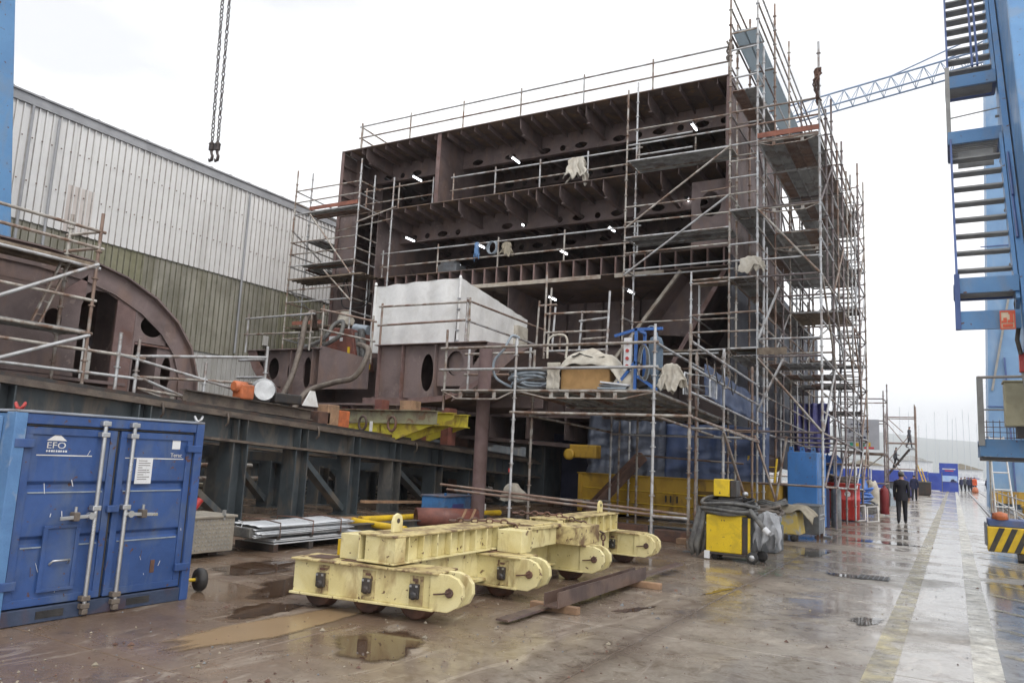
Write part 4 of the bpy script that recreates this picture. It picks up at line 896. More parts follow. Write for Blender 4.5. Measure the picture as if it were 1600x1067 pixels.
# ---- front tower at the right half of the block face
Ty0, Ty1 = 22.0, 22.85
T = thing('scaffold_tower', 'two-platform scaffold tower before the right half of the hull block', 'scaffolding', (-7.1, 22.4, 0))
for y, zt_ in ((Ty0, 13.6), (Ty1, 14.25)): std(T, -8.77, y, .05, zt_)
for z in (12.2, 11.7, 11.17, 9.65, 9.15, 8.65, 8.15, 7.62): led(T, (-8.77, Ty0, z), (-5.5, Ty0, z+rnd.uniform(-.03, .03)))
for z in (12.2, 11.7): led(T, (-8.77, Ty1, z), (-6.9, Ty1, z))
for z in (11.17, 8.65, 7.62, 6.1, 4.6): led(T, (-8.77, Ty0, z), (-8.77, Ty1, z)); led(T, (-8.77, Ty1, z), (-5.5, Ty1, z))
for z in (11.21, 8.69): planks(T, -8.72, -5.52, Ty0+.03, Ty1+.25, z, along='x')
led(T, (-8.77, Ty0-.03, 8.95), (-5.5, Ty0-.03, 11.15), 'brace', .025); led(T, (-8.77, Ty0-.03, 7.45), (-5.5, Ty0-.03, 9.65), 'brace', .025)
led(T, (-6.6, Ty1, 10.15), (-5.55, Ty1, 10.2), m=2)
for z, x in ((10.9, -8.0), (11.0, -6.0)): std(T, -6.8, Ty1, 11.2, 12.0)
# ---- right corner tower: ladder-like bay of half-metre rungs, tall
T = thing('scaffold_tower', 'tall narrow scaffold tower with close rungs at the right corner of the block', 'scaffolding', (-5.1, 22.4, 0))
for x in (-5.5, -4.7):
    std(T, x, Ty0, .05, 17.05); std(T, x, Ty1, .05, 15.5 if x < -5 else 14.6)
for z in (16.6, 16.0, 14.75, 14.2, 13.3, 12.2, 11.7, 11.17, 10.66, 10.15, 9.65, 9.15, 8.12, 7.62, 7.12, 6.1, 5.55, 5.05, 2.72): led(T, (-5.5, Ty0, z), (-4.7, Ty0, z+.01))
for z in (14.75, 13.3, 12.2, 11.17, 9.15, 7.12, 5.05, 2.72):
    for x in (-5.5, -4.7): led(T, (x, Ty0, z), (x, Ty1, z))
    led(T, (-5.5, Ty1, z), (-4.7, Ty1, z))
for z in (7.16, 5.09): planks(T, -5.47, -4.73, Ty0+.03, Ty1+.3, z, along='x', m=PLANKW, w=.27)
def bundle(lab, c, h, w, n, r, m, seed, name):
    """several uneven hanging turns of rope or cable tied together at the top"""
    r_ = random.Random(seed); T2 = thing(name, lab, 'rope', c)
    for k in range(n):
        hh = h*r_.uniform(.45, 1.1); q = r_.uniform(0, 50); L_ = r_.choice((1, 1, 0))
        pts = [(c[0]+w*1.6*mnoise.noise((i*.28+q, k, 1))+w*.5*(k/n-.5), c[1]-.05+w*mnoise.noise((i*.3, q, 4)), c[2]+.05-hh*i/9) for i in range(10)]
        if L_: pts += [(p_[0]+w*.9*mnoise.noise((j*.3, q, 8))+.03, p_[1]-.03, p_[2]) for j, p_ in enumerate(reversed(pts[2:-1]))]
        MB().path(pts, r*r_.uniform(.6, 1.1), 6).build('strand', m, T2)
    MB().lathe([(r*2.2, -.05), (r*2.6, 0), (r*2.2, .05)], (c[0], c[1]-.03, c[2]-.1), (0, 0, 1), 8).build('tie', m, T2)
bundle('rope bundle hung on the corner scaffold post', (-5.55, 21.95, 5.0), .9, .16, 4, .018, HOSEB, 3, 'rope')
bundle('dark cable bundle tied at the top right corner of the deck rail', (-5.75, 22.95, 15.05), .75, .10, 5, .03, HOSEB, 5, 'cable')
# ---- bay left of the corner tower (lower, in front of the wing)
T = thing('scaffold_bay', 'lower scaffold bay with a boarded platform left of the corner tower', 'scaffolding', (-6.05, 22.4, 0))
std(T, -6.62, Ty0, .05, 7.4); std(T, -6.62, Ty1, .05, 7.2)
for z in (7.13, 7.02, 6.07, 5.55, 5.02): led(T, (-6.62, Ty0, z), (-5.5, Ty0, z+.02))
for z in (6.07, 5.55, 5.02): led(T, (-6.62, Ty0, z), (-6.62, 24.4, z-.07))
planks(T, -7.9, -5.53, Ty0+.03, Ty1+.2, 5.06, along='x', m=PLANKW, w=.27)
planks(T, -6.6, -5.53, Ty0+.03, Ty1, 7.16, along='x', m=PLANKW, w=.27)
led(T, (-7.9, 22.05, 4.94), (-5.8, 22.05, 4.94), r=.035, m=0)
TW[:] = [32, 28, 14, 26]
# ---- outer side scaffold running back along the right hull side
def sz2(z, y): return z-.022*(y-22)
yb = [22.0, 24.57, 27.14, 29.7, 32.2]
T = thing('side_scaffold', 'long multi-level scaffold run along the right hull side with red toe board', 'scaffolding', (-3.9, 25.9, 0))
for y in yb:
    zt_ = {22.0: 13.9, 24.57: 13.3, 27.14: 12.9, 29.7: 12.6, 32.2: 13.0}[y]
    std(T, -3.0, y, .05, zt_, m=0 if y == 22 else None)
    if y > 22: std(T, -4.7, y, .05, 17.0 if y < 29 else 16.0); std(T, -5.5, y, .3, 16.6)
LV = (12.2, 11.7, 11.17, 9.15, 7.6, 7.1, 5.3, 4.8, 2.72, 1.3)
for z in LV:
    for x in (-3.0, -4.7):
        if x == -3.0 and z in (7.6, 5.3): continue
        for a, b in zip(yb[:-1], yb[1:]): led(T, (x, a, sz2(z, a)), (x, b, sz2(z, b)))
    for y in yb: led(T, (-4.7, y, sz2(z, y)), (-3.0, y, sz2(z, y)))
for z in (14.75, 13.3, 12.2, 9.65, 7.12, 5.05):
    for a, b in zip(yb[:-1], yb[1:]): led(T, (-5.5, a, sz2(z, a)), (-5.5, b, sz2(z, b)))
    for y in yb[1:]: led(T, (-5.5, y, sz2(z, y)), (-4.7, y, sz2(z, y)))
for z in (16.1, 15.6, 15.1):
    for a, b in zip(yb[:-1], yb[1:]): led(T, (-4.7, a, sz2(z, a)), (-4.7, b, sz2(z, b))); led(T, (-5.5, a, sz2(z, a)), (-5.5, b, sz2(z, b)), m=1)
for a, b in zip(yb[:-1], yb[1:]):
    planks(T, -5.45, -4.75, a+.02, b-.02, sz2(14.82, a), sz2(14.82, b), 'y', GRPP, .35)
    planks(T, -4.67, -3.05, a+.02, b-.02, sz2(11.22, a), sz2(11.22, b), 'y', PLANK, .32)
    for z in (9.2, 7.15, 4.85): planks(T, -5.45, -4.72, a+.02, b-.02, sz2(z, a), sz2(z, b), 'y', PLANK, .35)
    planks(T, -5.45, -4.72, a+.02, b-.02, sz2(12.9, a), sz2(12.9, b), 'y', PLANK, .35)
    if a > 24: planks(T, -4.67, -3.05, a+.02, b-.02, sz2(9.2, a), sz2(9.2, b), 'y', PLANK, .40)
planks(T, -4.67, -3.05, 27.2, 29.6, sz2(7.15, 27), sz2(7.15, 29.6), 'y', PLANKW, .4)
for a, b in zip(yb[:-1], yb[1:]):
    for z in (8.6, 8.1, 6.2, 5.8, 3.8, 3.3, 13.7, 10.2):
        for x in ((-4.7, -3.0) if z < 12 else (-4.7, -5.5)): led(T, (x, a, sz2(z, a)), (x, b, sz2(z, b)), r=.022)
    led(T, (-4.72, a, sz2(5.3, a)), (-4.72, b, sz2(7.1, b)), 'brace', .022); led(T, (-4.72, b, sz2(9.2, b)), (-4.72, a, sz2(11.1, a)), 'brace', .022); led(T, (-2.96, b, sz2(4.8, b)), (-2.96, a, sz2(7.0, a)), 'brace', .022); led(T, (-2.96, a, sz2(1.3, a)), (-2.96, b, sz2(2.7, b)), 'brace', .022)
    std(T, -3.0, (a+b)/2, sz2(7.1, a), sz2(12.4, a)); std(T, -4.7, (a+b)/2, sz2(2.7, a), sz2(8.3, a))
for y in (24.57, 27.14, 29.7): planks(T, -4.67, -3.05, y-1.1, y+.6, sz2(4.85, y), sz2(4.85, y), 'y', PLANK, .4)
toe(T, (-4.7, 21.97, 11.25), (-3.0, 21.97, 11.25)); toe(T, (-4.7, 21.97, 4.85), (-3.9, 21.97, 4.85), PLANKW, .2)
for z in (11.12, 9.1): bracket(T, (-4.7, 22.0, z), (-3.0, 22.0, z), 2)
bracket(T, (-4.7, 24.57, 8.6), (-3.0, 24.57, 8.6), 2)
led(T, (-4.68, 21.96, 9.1), (-3.02, 21.96, 7.1), 'brace', .026, 1); led(T, (-4.68, 21.96, 4.75), (-3.02, 21.96, 2.75), 'brace', .026, 1)
led(T, (-4.66, 21.96, 5.3), (-4.1, 21.96, 6.75), 'brace', .026, 0); led(T, (-4.68, 21.95, 3.3), (-4.0, 21.95, 4.7), 'brace', .026, 0)
led(T, (-2.98, 22, 2.75), (-2.98, 24.57, 4.7), 'brace', .026, 0); led(T, (-2.98, 22, 9.15), (-2.98, 24.57, 11.1), 'brace', .024); led(T, (-2.98, 24.57, 7.1), (-2.98, 27.14, 9.1), 'brace', .024)
led(T, (-4.3, 21.9, .2), (-3.9, 21.9, 2.6), 'brace', .026, 1); led(T, (-4.75, 21.9, 2.6), (-4.2, 21.9, .9), 'brace', .026, 2)
MB().box(-3.2, -2.8, 21.8, 22.2, .0, .04).build('base_plate', GREYB, T)
bundle('dark rope bundle tied at the top of the outer scaffold post', (-3.04, 21.95, 13.0), 1.1, .11, 9, .028, RUSTM, 8, 'rope')
cloth('torn_sheet', 'torn off-white sheet hanging on the corner scaffold rungs', 'sheet', (-4.85, 21.9, 7.7), .85, .55, TARPW, 21, .10)
TW[:] = [10, 20, 15, 55]
# ---- stair tower at the far end of the side scaffold
T = thing('stair_tower', 'slender scaffold stair tower rising at the far end of the side scaffold', 'scaffolding', (-4, 33.4, 0))
sx = (-5.2, -4.0, -3.0); sy = (32.3, 34.6)
for x in sx:
    for y in sy: std(T, x, y, .05, 14.0 if x > -4.5 else 14.4)
for z in [1.0+.5*k for k in range(25)]:
    for y in sy:
        if int(z*2) % 2 == 0 or y > 33: led(T, (-4.0, y, z), (-3.0, y, z), r=.02)
        if int(z*2) % 4 == 0: led(T, (-5.2, y, z), (-4.0, y, z), r=.02)
    if int(z*2) % 2 == 0:
        for x in sx: led(T, (x, 32.3, z), (x, 34.6, z), r=.02)
for k, z in enumerate((2.0, 4.0, 6.0, 8.0, 10.0, 12.0)):
    planks(T, -5.15, -4.05, 32.35, 34.55, z, along='y', w=.37)
    planks(T, -3.95, -3.05, 32.35 if k % 2 else 33.7, 33.3 if k % 2 else 34.55, z, along='x', w=.35)
    if z < 12:
        a, b = ((32.6, 34.3) if k % 2 else (34.3, 32.6))
        for x in (-3.9, -3.2): MB().beam((x, a, z), (x, b, z+2), .04, .16).build('stringer', ALU, T)
        for q in range(1, 9): MB().box(-3.9, -3.2, a+(b-a)*q/9-.1, a+(b-a)*q/9+.1, z+2*q/9-.02, z+2*q/9).build('tread', ALU, T)
for k in range(6): led(T, (-3.0, 32.3, 1+2*k), (-3.0, 34.6, 3+2*k), 'brace', .022); led(T, (-5.2, 34.6, 1+2*k), (-3.0, 34.6, 3+2*k), 'brace', .02)
# ---- lower scaffold beyond, with the notice board
T = thing('scaffold_bay', 'low scaffold with a white notice board beyond the stair tower', 'scaffolding', (-3.7, 44, 0))
for x in (-4.6, -2.95):
    for y in (42.6, 45.2): std(T, x, y, .05, 5.8 if y < 44 else 6.4, .03)
for z in (1.2, 2.65, 4.3, 5.4):
    for y in (42.6, 45.2): led(T, (-4.6, y, z), (-2.95, y, z), r=.03)
    for x in (-4.6, -2.95): led(T, (x, 42.6, z), (x, 45.2, z), r=.03)
planks(T, -4.6, -2.95, 42.6, 45.2, 2.72, along='x', w=.4)
led(T, (-2.95, 42.6, 2.7), (-2.95, 45.2, 5.4), 'brace', .03); led(T, (-4.6, 42.6, 1.2), (-2.95, 42.6, 2.65), 'brace', .03)
nb = thing('notice_board', 'grey-white safety notice board with two rows of dark symbols on the low scaffold', 'sign', (-3.9, 42.5, 2.85))
MB().box(-4.75, -3.15, 42.46, 42.5, 2.85, 4.35).build('panel', mat('notice_grey', (.42, .43, .47), (.38, .39, .43), scale=2), nb)
for r_i, n in enumerate((4, 3)):
    for k in range(n): MB().lathe([(.075, 0), (.075, .01)], (-4.5+k*.27+r_i*.13, 42.455, 3.75-.32*r_i), (0, -1, 0), 12).build('symbol', CLOTHB, nb)
for k in range(4): MB().box(-4.5+k*.27, -4.36+k*.27, 42.45, 42.458, 3.0, 3.2).build('pictogram', YELP if k % 2 else TARPG, nb)
MB().box(-4.45, -3.8, 42.45, 42.458, 4.06, 4.12).build('heading_bar', CLOTHB, nb); MB().box(-3.85, -3.4, 42.45, 42.458, 2.88, 2.98).build('footer_bar', REDW, nb)
# ---- far stair scaffold with the two climbers
T = thing('stair_scaffold', 'far scaffold staircase that two workers are climbing', 'scaffolding', (-3.6, 70, 0))
for x, y in ((-4.75, 69), (-2.55, 69), (-4.75, 71), (-2.55, 71)): std(T, x, y, .05, 7.2 if x > -3 else 6.6, .045, 2)
for z in (2.1, 4.15, 6.2):
    for y in (69, 71): led(T, (-4.75, y, z), (-2.55, y, z), r=.04, m=2)
for y in (69.3, 70.2): MB().beam((-4.6, y, 1.6), (-3.0, y, 3.7), .05, .12).build('stringer', DARK, T)
for q in range(10): MB().box(-4.6+.16*q, -4.42+.16*q, 69.3, 70.2, 1.62+.21*q, 1.66+.21*q).build('tread', DARK, T)
planks(T, -3.0, -2.55, 69, 71, 3.75, along='x', w=.5)
for a in ((-4.6, 5.8, -3.2, 3.9), (-4.7, 3.2, -3.2, 1.4), (-4.6, 6.2, -3.4, 5.0), (-4.6, 2.6, -3.0, 4.7)): led(T, (a[0], 69, a[1]), (a[2], 69, a[3]), 'brace', .03, 2)

TW[:] = [50, 38, 12, 0]
# ---- left tower at the left corner of the block
T = thing('scaffold_tower', 'scaffold tower with stepped boarded platforms at the left corner of the block', 'scaffolding', (-21.2, 22.4, 0))
for x in (-23.35, -19.9):
    std(T, x, Ty0, 1.9, 13.0); std(T, x, Ty1, 1.9, 13.2 if x < -20 else 12.6)
std(T, -18.95, 22.9, 5.2, 12.4)
for z in (12.1, 11.6, 11.1, 9.9, 9.4, 8.9, 7.9, 7.4, 6.9, 5.9, 5.4): led(T, (-23.35, Ty0, z), (-19.9, Ty0, z+rnd.uniform(-.03, .03)))
for z in (12.1, 11.6, 11.1, 9.9, 9.4, 8.9, 7.9, 7.4, 6.9, 5.9):
    led(T, (-19.9, Ty0, z), (-19.9, 23.2, z-.02)); led(T, (-23.35, Ty0, z), (-23.35, 26.0, z-.12))
for z in (11.15, 8.95): planks(T, -22.9, -19.95, Ty0+.03, Ty1, z, along='x', m=PLANK)
toe(T, (-22.5, 21.98, 11.18), (-19.95, 21.98, 11.18)); toe(T, (-22.9, 21.98, 6.45), (-21.2, 21.98, 6.45))
planks(T, -23.3, -19.4, Ty0-.1, Ty1+.1, 8.35, along='x', m=PLANKW, w=.3)
planks(T, -23.3, -20.6, Ty0+.03, Ty1, 6.4, along='x', m=PLANKW, w=.28)
for z in (10.2, 9.0): planks(T, -23.35, -22.5, 22.9, 26, z, z-.12, along='y', m=PLANK, w=.3)
led(T, (-22.4, 21.95, 11.0), (-20.0, 21.95, 8.35), 'brace', .026, 1); led(T, (-21.4, 21.95, 8.6), (-19.9, 21.95, 7.3), 'brace', .026, 1)
led(T, (-21.8, 22.9, 10.5), (-19.0, 22.9, 10.7), m=1); led(T, (-19.9, 21.95, 10.4), (-18.8, 22.95, 11.2), 'brace', .024)
for z in (10.4, 8.0): led(T, (-23.35, 26, z-2), (-23.35, 22, z), 'brace', .024)
for x in (-23.35, -22.45): std(T, x, 26.0, 1.6, 11.5)
cloth('white_sack', 'white sack on the lowest boarded platform of the left tower', 'sack', (-20.4, 22.3, 7.0), .6, .6, TARPW, 31, .25, True)
# ---- scaffold in front of the rounded block at the far left
T = thing('block_scaffold', 'sloping scaffold with a ladder before the rounded block at far left', 'scaffolding', (-13.4, 6, 2.4))
for y, z1 in ((8.03, 5.75), (5.2, 5.9), (2.4, 6.0)):
    std(T, -13.4, y, zt(y)+.1, z1); std(T, -14.2, y-.1, zt(y)+.1, z1+.05)
for z in (5.41, 5.1): led(T, (-13.4, 2, z), (-13.4, 8.12, z), m=1)
for z in (4.75, 4.15, 3.55, 3.25, 2.85):
    led(T, (-13.4, 2, z+.0), (-13.4, 8.1 if z > 3.3 else 9.2, z-.02))
for z in (5.41, 5.1, 4.75, 3.55):
    for y in (8.03, 5.2): led(T, (-13.4, y, z), (-14.3, y-.1, z))
planks(T, -14.2, -13.42, 2, 8.0, 4.82, along='y', m=PLANKW, w=.26); planks(T, -14.0, -13.42, 2, 8.0, 3.58, along='y', m=PLANK, w=.29)
led(T, (-13.38, 6.2, 3.75), (-13.38, 8.05, 4.8), 'brace', .026, 0); led(T, (-13.38, 6.0, 2.65), (-13.38, 8.05, 3.5), 'brace', .026, 0); led(T, (-13.38, 6.0, 3.4), (-13.38, 6.35, 2.4), 'brace', .024, 0)
lad = thing('ladder', 'aluminium ladder leaning inside the far left scaffold', 'ladder', (-13.6, 7.3, 3.58))
for s_ in (-.0, .32): MB().beam((-13.62-s_*.2, 7.15+s_*.5, 3.6), (-13.62-s_*.2, 7.55+s_*.55, 4.85), .05, .03).build('rail', GALV[1], lad)
for q in range(5): MB().tube((-13.62, 7.2+.08*q, 3.75+.24*q), (-13.69, 7.37+.083*q, 3.75+.24*q), .014, 6).build('rung', GALV[1], lad)
T = thing('guard_rail', 'tube rail along the trestle from the rounded block to the bottom block', 'railing', (-13.4, 10.5, 2.3))
for y, h in ((8.66, 1.15), (9.05, 1.1), (10.6, .95), (12.2, 1.6)): std(T, -13.4, y, zt(y)+.1, zt(y)+.1+h)
for a, b in (((9.0, 3.25), (12.2, 3.65)), ((9.0, 2.86), (12.2, 3.05)), ((9.0, 3.2), (12.1, 2.75)), ((8.6, 3.25), (9.0, 3.2)), ((9.0, 2.9), (10.6, 2.45))): led(T, (-13.4, a[0], a[1]), (-13.4, b[0], b[1]))
for z in (3.6, 3.2): led(T, (-13.4, 12.2, z), (-14.3, 12.2, z))
bracket(T, (-13.4, 9.1, zt(9.2)+.28), (-13.4, 12.0, zt(12)+.25), 5, .1)

# ================================================================== front work platform
T = thing('work_platform', 'wide scaffold work platform on tall legs before the hull block', 'scaffolding', (-7.5, 16.5, 0))
Py = 15.5; PZ = 3.2
for x, z0, z1 in ((-8.8, .05, 4.45), (-5.43, .05, 4.65), (-4.66, .05, 4.62)): std(T, x, Py, z0, z1, m=0 if x != -4.66 else 1)
std(T, -10.86, Py+.1, 2.75, 4.75)
for x, y in ((-8.8, 16.4), (-8.3, 20.2), (-5.43, 18.6), (-7.6, 20.4), (-4.66, 18.2), (-5.43, 21.2), (-4.66, 21.2)): std(T, x, y, .05, 4.3 if x < -8 else sz2(4.5, y)-.1)
for z in (4.26, 3.73): led(T, (-10.95, Py, z), (-5.35, Py, z), r=.026)
led(T, (-8.9, Py, 2.72), (-4.6, Py, 2.7), r=.026)
for z in (.64,): led(T, (-5.43, Py, z), (-4.66, Py, z), r=.026, m=0)
led(T, (-10.6, 15.6, .85), (-5.4, 15.6, .66), r=.03, m=2); led(T, (-10.9, 15.75, .95), (-4.7, 15.75, .70), r=.03, m=2)
bracket(T, (-10.86, Py, PZ+.02), (-8.8, Py, PZ+.02), 3, .2); bracket(T, (-8.75, Py, PZ+.02), (-5.4, Py, PZ), 5, .16)
def pzz(y): return PZ-.045*(y-Py)
planks(T, -10.8, -8.85, Py+.03, 16.6, PZ+.05, along='x', w=.32)
for a, b in ((15.55, 18.1), (18.12, 20.6), (20.62, 22.0)): planks(T, -8.75, -5.45, a, b, pzz(a)+.05, pzz(b)+.05, 'y', PLANK, .33)
for x in (-5.43, -4.66):
    for dz in (1.06, .53, 0, -.5): led(T, (x, Py, PZ+dz), (x, 22, pzz(22)+dz), r=.024)
for y in (18.2, 20.6): 
    led(T, (-8.75, y, pzz(y)-.05), (-5.43, y, pzz(y)-.05)); led(T, (-5.43, y, pzz(y)-.5), (-4.66, y, pzz(y)-.5))
led(T, (-8.8, 15.5, 2.72), (-8.3, 20.2, 2.5)); led(T, (-8.3, 20.2, 2.45), (-4.7, 20.2, 2.45)); led(T, (-7.6, 20.4, 1.9), (-4.7, 20.4, 1.8), r=.02, m=2)
led(T, (-8.8, 16.4, .75), (-8.3, 20.2, .6)); led(T, (-4.66, 15.5, 2.7), (-4.66, 22, 2.45))
led(T, (-4.6, 18.0, 2.5), (-4.35, 20, .3), 'brace', .026, 2)
for x in (-4.66, -5.43, -8.8): MB().box(x-.08, x+.08, Py-.08, Py+.08, .0, .02).build('base_plate', GREYB, T)
for x, z in ((-8.84, 1.35), (-5.43, 1.62)): MB().tube((x, Py, z), (x, Py, z+.09), .0275, 8).build('red_band', REDTAPE, T)
# small inner scaffold frame on the platform's far side
T = thing('scaffold', 'small scaffold guard frame between the tent and the work platform', 'scaffolding', (-8.5, 18.5, 3.2))
for px, y0_, a, b in ((855, 18.6, 425, 560), (843, 19.2, 470, 550), (868, 19.2, 480, 550), (910, 18.6, 486, 555), (953, 18.4, 455, 558), (862, 19.4, 450, 540)):
    p, q = unproj(px, a, y0_), unproj(px-6, b, y0_); tube(T, 'standard', (q.x, y0_, q.z), (p.x, y0_, p.z), .024)
for (a, b, c, d, y0_) in ((853, 491, 910, 488, 18.6), (910, 488, 952, 487, 18.5), (905, 502, 952, 496, 18.5), (853, 520, 952, 516, 18.5), (843, 478, 870, 476, 19.2), (910, 530, 950, 527, 18.5), (850, 549, 950, 546, 18.5)):
    p, q = unproj(a, b, y0_), unproj(c, d, y0_); tube(T, 'ledger', p, q, .024)
rail('guard_rail', 'tube rail on the near left wing of the work platform', [(-10.8, 16.55, PZ), (-9.0, 16.55, PZ)], (.53, 1.06), 1.8)
# ================================================================== yellow transporter frame in the foreground
tf = thing('transporter_frame', 'pale yellow transporter frame of cross beams on four wheeled trucks', 'transporter', (-5.4, 9.7, 0))
def tp(name, mb, m=CREAM, bevel=.006, parent=None): return mb.build(name, m, parent or tf, bevel)
def truck(cy, x0, x1, ang, pockets, wheels, side=1):
    ca, sa = cos(ang), sin(ang); cx = x1
    def W(u, v, z): return (cx+u*ca-v*sa, cy+u*sa+v*ca, z)     # u along the truck, v across
    def bx(u0, u1, v0, v1, z0, z1): 
        mb = MB(); mb.box(u0, u1, v0, v1, z0, z1); mb.v = [W(*p) for p in mb.v]; return mb
    L0 = x0-x1; tr_ = .30
    for v0, v1 in ((-.19, -.165), (.165, .19)): tp('side_plate', bx(L0, -.25, v0, v1, .165, .50))
    tp('top_plate', bx(L0-.02, -.16, -.24, .24, .50, .522), CREAMD); tp('bottom_flange', bx(L0-.02, -.2, -.235, -.16, .14, .165)); tp('bottom_flange', bx(L0-.02, -.2, .16, .235, .14, .165))
    tp('end_plate', bx(L0-.012, L0+.01, -.165, .165, .165, .50), RUSTB)
    tp('stiffener', bx(-.26, -.245, -.21, -.19, .165, .50))
    for v, tk in ((-.215, .06), (.02, .07)):                           # rounded clevis plates at the tip
        poly = [(-.25, .145), (-.05, .145), (.07, .21), (.12, .31), (.11, .41), (.05, .48), (-.05, .515), (-.25, .515)]
        mb = MB(); mb.prism(poly, (0, v, 0), (1, 0, 0), (0, 0, 1), (0, 1, 0), tk); mb.v = [W(*p) for p in mb.v]; tp('clevis_plate', mb)
    for v, d in ((-.216, -1), (.2, 1)):
        mb = MB(); mb.lathe([(.045, 0), (.045, .018), (.035, .026)], (-.03, v, .34), (0, d, 0), 14); mb.v = [W(*p) for p in mb.v]; tp('pin', mb, RUSTM, 0)
    mb = MB(); mb.path([(-.20, -.235, .315), (-.10, -.24, .33), (-.04, -.245, .345), (0, -.24, .37), (-.03, -.24, .39)], .009, 5); mb.v = [W(*p) for p in mb.v]; tp('pin_latch', mb, RUSTM, 0)
    for u in pockets:
        tp('bearing_plate', bx(u-.07, u+.09, -.197, -.19, .17, .47), CREAMD, .002)
        b = tp('bearing_block', bx(u-.055, u+.055, -.235, -.197, .24, .39), DARK, .01)
        mb = MB(); mb.lathe([(.042, 0), (.042, .012), (.02, .02)], (u, -.235, .275), (0, -1, 0), 12); mb.v = [W(*p) for p in mb.v]; tp('axle_cap', mb, DARK, 0)
        for s_ in (-.035, .035): tp('bolt', bx(u+s_-.012, u+s_+.012, -.245, -.236, .36, .38), ALU, 0)
        tp('hook', bx(u-.03, u+.03, -.205, -.192, .415, .44), RUSTM, 0)
    for u in wheels:
        mb = MB(); mb.lathe([(.05, -.075), (.165, -.075), (.185, -.06), (.185, .045), (.205, .055), (.205, .075), (.05, .075)], (u, 0, .187), (0, 1, 0), 24); mb.v = [W(*p) for p in mb.v]; tp('wheel', mb, RUSTM, 0)
        mb = MB(); mb.tube((u, -.16, .187), (u, .16, .187), .035, 10); mb.v = [W(*p) for p in mb.v]; tp('axle', mb, DARK, 0)
    for u0 in (L0+.12, L0+.55):
        if u0 < -.5:
            tp('deck_slot', bx(u0, u0+.28, -.12, .12, .523, .53), RUSTM, 0)
truck(6.92, -6.40, -4.45, rad(8), (-1.58, -1.0, -.43), (-1.7, -1.08, -.5))
truck(8.62, -5.9, -4.42, 0, (-.42,), (-1.2, -.55))
truck(10.55, -5.9, -4.42, 0, (), (-1.2, -.5))
truck(12.95, -6.2, -4.5, rad(-3), (-.66,), (-1.3, -.55))
# main longitudinal beam: web, flanges, stiffener plates
def longbeam(x0, x1, y0, y1, z0, z1, pitch=.27):
    tp('beam_web', MB().box(x0+.09, x1-.09, y0+.02, y1-.02, z0+.02, z1-.02)); tp('beam_flange', MB().box(x0, x1, y0, y1, z1-.022, z1), CREAMD); tp('beam_flange', MB().box(x0, x1, y0, y1, z0, z0+.022))
    y = y0+.02
    tp('end_plate', MB().box(x1-.16, x1-.001, y0+.022, y0+.2, z0+.023, z1-.023))
    y += .25
    while y < y1:
        tp('stiffener', MB().box(x1-.091, x1-.006, y-.008, y+.008, z0+.023, z1-.023)); y += pitch
    tp('end_plate', MB().box(x0+.01, x0+.03, y0-.0, y0+.25, z0+.023, z1-.023))
longbeam(-5.62, -5.12, 6.62, 9.35, .54, .84)
longbeam(-5.55, -5.08, 10.4, 12.85, .54, .84, .3)
tp('lower_girder', MB().box(-5.50, -5.2, 6.95, 12.7, .24, .535)); tp('lower_flange', MB().box(-5.6, -5.06, 8.0, 10.9, .20, .238))
tp('deck_plate', MB().box(-5.95, -4.92, 9.05, 10.35, .76, .80), CREAMD); tp('deck_plate', MB().box(-6.0, -5.64, 8.4, 9.04, .70, .74), CREAMD)
tp('deck_skirt', MB().box(-5.9, -4.97, 9.08, 10.3, .52, .757)); tp('deck_skirt', MB().box(-4.96, -4.94, 9.3, 9.75, .52, .758))
tp('box_end', MB().box(-5.1, -4.75, 8.72, 9.0, .525, .80)); tp('box_end', MB().box(-5.12, -4.62, 10.15, 10.9, .525, .78), CREAMD)
tp('deck_panel', MB().box(-5.9, -5.6, 9.2, 9.8, .801, .818), CREAMD); tp('deck_panel', MB().box(-5.5, -5.0, 9.45, 10.1, .801, .815), CREAMD)
for y, x in ((6.98, -5.40), (12.45, -5.3)):                # lifting lugs with an eye
    cells = [(-.09, .09, 0, .12, None)]
    mb = MB(); mb.prism([(-.085, 0), (.085, 0), (.085, .12), (.06, .18), (0, .205), (-.06, .18), (-.085, .12)], (x, y, .842), (0, 1, 0), (0, 0, 1), (1, 0, 0), .035); tp('lifting_lug', mb)
    tp('lug_eye', MB().lathe([(.028, 0), (.028, .002)], (x+.0355, y, .965), (1, 0, 0), 12), DARK, 0)
tp('bright_yellow_block', MB().box(-6.15, -5.8, 6.9, 7.3, .525, .70), YELP); tp('bright_yellow_block', MB().box(-6.1, -5.84, 6.95, 7.25, .70, .74), CREAMD)
tp('end_box', MB().box(-5.95, -5.66, 6.72, 7.2, .53, .80))
# chains lying over the frame
def chain_links(T, pts, size, m, r=.3, nm='link'):
    P = [Vector(p) for p in pts]; d = [0]
    for a, b in zip(P[:-1], P[1:]): d.append(d[-1]+(b-a).length)
    n = max(2, int(d[-1]/(size*1.25))); key = ('chain', size, m.name)
    if key not in PLM:
        mb = MB(); mb.path([(size*.62*cos(a), size*.42*sin(a), 0) for a in [i*2*pi/10 for i in range(10)]], size*.17, 5, True); PLM[key] = mb.mesh('link', m)
    for i in range(n):
        s_ = d[-1]*(i+.5)/n; k = max(j for j in range(len(d)) if d[j] <= s_); k = min(k, len(P)-2)
        p = P[k]+(P[k+1]-P[k])*((s_-d[k])/max(1e-6, d[k+1]-d[k])); t_ = (P[k+1]-P[k]).normalized()
        o = link(nm, PLM[key], T); o.location = p-wl(T); o.rotation_mode = 'QUATERNION'
        o.rotation_quaternion = Vector((1, 0, 0)).rotation_difference(t_) @ Quaternion((1, 0, 0), (pi/2)*(i % 2)+rnd.uniform(-.3, .3))
